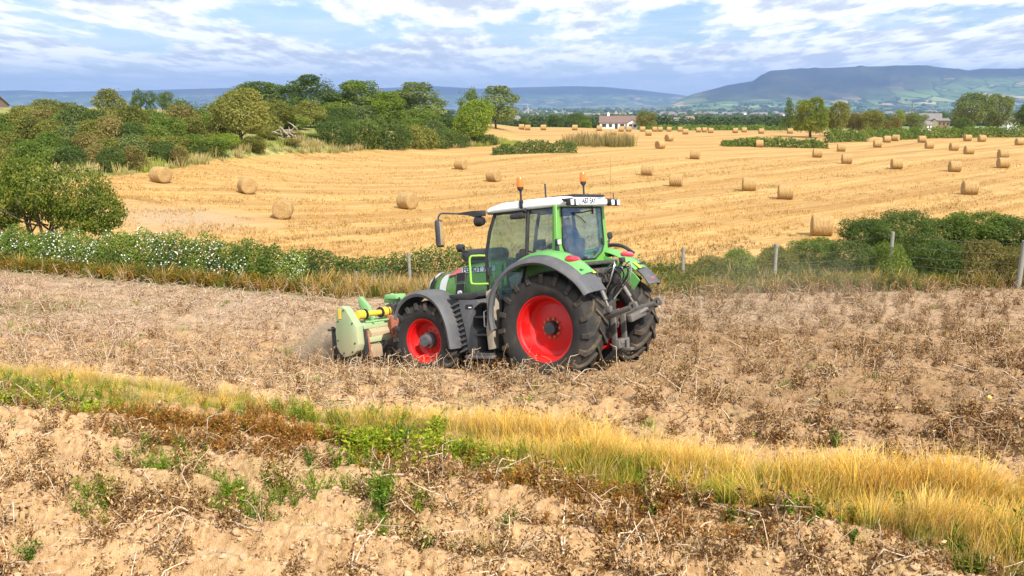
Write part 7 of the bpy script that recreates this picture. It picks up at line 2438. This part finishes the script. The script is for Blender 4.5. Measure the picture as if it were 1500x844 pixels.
def pole(name, label, px, y, h, arm=1.2, thick=.14, cat='pole'):
    x, y, z = atdist(px, y)
    T = empty(name, (x, y, z))
    b = B(); b.cyl((0, 0, -.5), (0, 0, h), thick, thick * .7, 8); b.build('mast', M['steel'], T)
    if arm:
        b = B(); b.box((0, 0, h - .5), (arm * 2, .12, .12)); c = b.build('crossarm', M['steel'], T)
    tag(T, label, cat)


pole('power_pole', 'slim power pole left of the white house', 1319, 240, 7.5, .9)
pole('power_pole', 'distant power pole with crossarm above the hedge strip', 1085, 620, 13, 2.0, .2)
pole('lattice_mast', 'thin tall mast far behind between bungalow and mountain', 850 - 30, 900, 16, 0, .3, 'mast')
pole('lattice_mast', 'pale tall mast in front of the distant town', 1084, 1300, 26, 0, .35, 'mast')
pole('power_pole', 'short power pole seen through the belt left of the bright round tree', 561, 165, 6.5, .8)


def turbine():
    x, y, z = atdist(773, 2900)
    T = empty('wind_turbine', (x, y, z), R_(10))
    b = B(); b.cyl((0, 0, -2), (0, 0, 26), 1.1, .7, 12); b.build('tower', M['render'], T)
    b = B(); b.box((0, 0.2, 26.6), (1.6, 3.0, 1.5), .3); b.build('nacelle', M['render'], T)
    for k in range(3):
        a = R_(100 + 120 * k)
        b = B(); b.tube([(0, -1.6, 26.6), (7 * math.cos(a), -1.6, 26.6 + 7 * math.sin(a)), (14 * math.cos(a), -1.6, 26.6 + 14 * math.sin(a))], .6, 6, [.55, .5, .15]); b.build('blade', M['render'], T)
    tag(T, 'white wind turbine far off right of the chestnut tree', 'wind turbine')


turbine()


# ------------------------------------------------------------------ the valley: woods and the distant town
def build_valley():
    rng = np.random.default_rng(909)
    m, t = new_mat('far_wood')
    a = attr(t, 'tint', 2)
    out(t, t.n('ShaderNodeBsdfDiffuse', {'Color': t.ramp(a, [(0, (0.022, .036, .012)), (.5, (.05, .075, .022)), (1, (.11, .13, .04))])}))
    # tree clumps with three lobes each
    n = 15000
    Y = np.exp(rng.uniform(math.log(430), math.log(7500), n)); U = rng.uniform(-0.68, 0.68, n); X = U * Y
    w1 = fbm(X / 260, Y / 160, 4, 21); line = np.abs(fbm(X / 340, Y / 240, 3, 33) - .5) < .022
    keep = ((w1 > .50 + .09 * (Y < 1000)) | (line & (rng.uniform(size=n) < .6))) & ((U > -.06) | (Y < 2300))
    X, Y = X[keep], Y[keep]
    nearw = Y < 1500
    Xn, Yn = X[nearw], Y[nearw]; X, Y = X[~nearw], Y[~nearw]
    bm = bmesh.new(); bmesh.ops.create_icosphere(bm, subdivisions=2, radius=1)
    V0 = np.array([v.co[:] for v in bm.verts]); F0 = np.array([[v.index for v in f.verts] for f in bm.faces]); bm.free()
    Z = H_far(X, Y) + CAMZ
    k = len(X)
    s = (rng.uniform(3.0, 6.5, k) * (1 + Y / 4500))
    V = np.empty((k, len(V0), 3), np.float32)
    nz = rng.uniform(.62, 1.25, (k, len(V0)))
    V[:, :, 0] = X[:, None] + V0[None, :, 0] * s[:, None] * 1.15 * nz
    V[:, :, 1] = Y[:, None] + V0[None, :, 1] * s[:, None] * nz
    V[:, :, 2] = Z[:, None] + (V0[None, :, 2] * .95 + .55) * (s[:, None] * .85) * nz
    F = (F0[None] + (np.arange(k) * len(V0))[:, None, None]).reshape(-1, 3)
    tint = np.clip(rng.uniform(.15, .85, k)[:, None] + rng.normal(0, .2, (k, len(V0))), 0, 1)
    q = rng.integers(0, 5, len(Xn))
    P5 = []
    for s_ in range(5):
        r2 = np.random.default_rng(3300 + s_)
        d_ = r2.normal(size=(150, 3)); d_ /= np.linalg.norm(d_, axis=1, keepdims=True)
        rad = r2.uniform(.6, 1.08, 150) * (1 + .35 * (fbm(d_[:, 0] * 2 + 5, d_[:, 2] * 2 + d_[:, 1], 2, s_) - .5) * 2)
        Vq, Fq = leaf_quads(d_ * rad[:, None] * np.array([1.1, 1.1, .85]) + np.array([0, 0, .55]), d_, .16, r2, .8)
        P5.append((Vq, Fq, np.repeat(r2.uniform(.2, .9, (150, 1)), 3, 1).repeat(4, 0)))
    Vn, Fn, Cn = scatter(P5, Xn, Yn, H_far(Xn, Yn) + CAMZ, rng.uniform(1.9, 3.8, len(Xn)) * (1 + (Yn - 430) / 1500), rng.uniform(0, 6.28, len(Xn)), choice=q)
    o = link('valley_trees', np_mesh('valley_trees', Vn, Fn, m, False, {'tint': Cn[:, 0]}))
    tag(o, 'woodland and hedgerow trees on the low ground just behind the farmland', 'valley woods', kind='stuff')
    o = link('distant_woods', np_mesh('distant_woods', V.reshape(-1, 3), F, m, True, {'tint': tint.ravel()}))
    tag(o, 'woods and hedgerow trees filling the valley before the mountain', 'distant woods', kind='stuff')
    # town: a few hundred small white and grey houses
    meshes = []
    for wall, roof in ((M['render'], M['slate']), (M['render'], M['tiles']), (M['cream'], M['slate']), (M['render'], M['sheet'])):
        b = B(); b.box((0, 0, 2.5), (11, 8, 7)); b.build
        nf = len(b.bm.faces)
        b.prism([(-4.5, 5.9), (0, 9), (4.5, 5.9)], -5.8, 5.8, axis='x')
        bmesh.ops.recalc_face_normals(b.bm, faces=b.bm.faces)
        b.bm.faces.ensure_lookup_table()
        for f in list(b.bm.faces)[nf:]: f.material_index = 1
        me = bpy.data.meshes.new('house'); b.bm.to_mesh(me); b.bm.free(); me.materials.append(wall); me.materials.append(roof)
        meshes.append(me)
    cnt = 0
    groups = ((rng.uniform(950, 1330, 110), (2500, 3900), 'town on the plain'), (rng.uniform(1180, 1420, 80), (3500, 5600), 'town under the mountain'), (rng.uniform(760, 1000, 50), (2400, 5200), 'scattered farms of the plain'))
    for pxs, (ya, yb_), g in groups:
        for px in pxs:
            y = rng.uniform(ya, yb_)
            x, y, z = atdist(px, y)
            o = link('house', meshes[cnt % 4], None, (x, y, z)); sc = rng.uniform(.8, 1.9)
            o.scale = (sc * 1.2, sc, sc * .9); o.rotation_euler = (0, 0, rng.uniform(-.7, .7))
            lab = {'town on the plain': 'tiny white roofed house of the distant town on the plain', 'town under the mountain': 'tiny pale house of the far town at the foot of the mountain', 'scattered farms of the plain': 'tiny pale farmhouse far out on the plain left of the town'}[g]
            tag(o, lab, 'house', g)
            cnt += 1


build_valley()


# ------------------------------------------------------------------ dead branches by the willow, dust
def dead_branches():
    x, y, z = cast(418, 214)
    z += 1.0
    b = B(); r = random.Random(4)
    for k in range(16):
        a = Vector((r.uniform(-1.2, 1.2), r.uniform(-.6, .6), r.uniform(-.3, .7)))
        d = Vector((r.uniform(-1, 1), r.uniform(-.4, .2), r.uniform(-.2, .9))).normalized() * r.uniform(.7, 1.7)
        b.tube([a, a + d * .5 + Vector((0, 0, .15)), a + d], .07, 5, [.08, .06, .02])
    o = b.build('dead_branches', paint('bleached_wood', (0.40, 0.35, 0.28), .9, .3))
    o.location = (x, y + 1.5, z)
    tag(o, 'tangle of bleached fallen branches at the foot of the willow', 'dead branches')


dead_branches()


def dust(name, label, c, r, dens, col, seed):
    b = B(); bmesh.ops.create_icosphere(b.bm, subdivisions=3, radius=1)
    for v in b.bm.verts: v.co = Vector((v.co.x * r[0], v.co.y * r[1], v.co.z * r[2]))
    m = bpy.data.materials.new(name); m.use_nodes = True
    t = NT(m.node_tree)
    pos = objpos(t)
    sc = t.mapping(pos, (1 / r[0], 1 / r[1], 1 / r[2]))
    ln = t.n('ShaderNodeVectorMath', {0: sc}, operation='LENGTH').outputs['Value']
    fall = t.math('SUBTRACT', 1.0, t.ss(ln, 0.15, 1.0))
    n = t.ss(t.noise(t.mapping(pos, (1, 1, 1), loc=(seed, 0, 0)), 2.2, 4, .6), .35, .7)
    d = t.math('MULTIPLY', t.math('MULTIPLY', fall, n), dens)
    v = t.n('ShaderNodeVolumePrincipled', {'Color': col + (1,), 'Density': d, 'Anisotropy': 0.0})
    t.n('ShaderNodeOutputMaterial', {'Volume': v})
    m.cycles.volume_step_rate = 1.0
    o = b.build(name, m); o.location = c
    tag(o, label, 'dust', kind='stuff')


_p = lambda x, y, z: tuple(TM @ Vector((x, y, z)))
dust('mulcher_dust', 'brown dust thrown up in front of the mulcher', _p(5.9, 0.7, 0.55), (1.3, 1.3, .75), 3.6, (0.72, 0.58, 0.42), 3)
dust('wheel_dust', 'thin dust drifting behind the tractor towards the gorse', _p(-2.2, -4.2, 1.2), (3.6, 3.0, 1.1), 0.10, (0.80, 0.70, 0.56), 9)
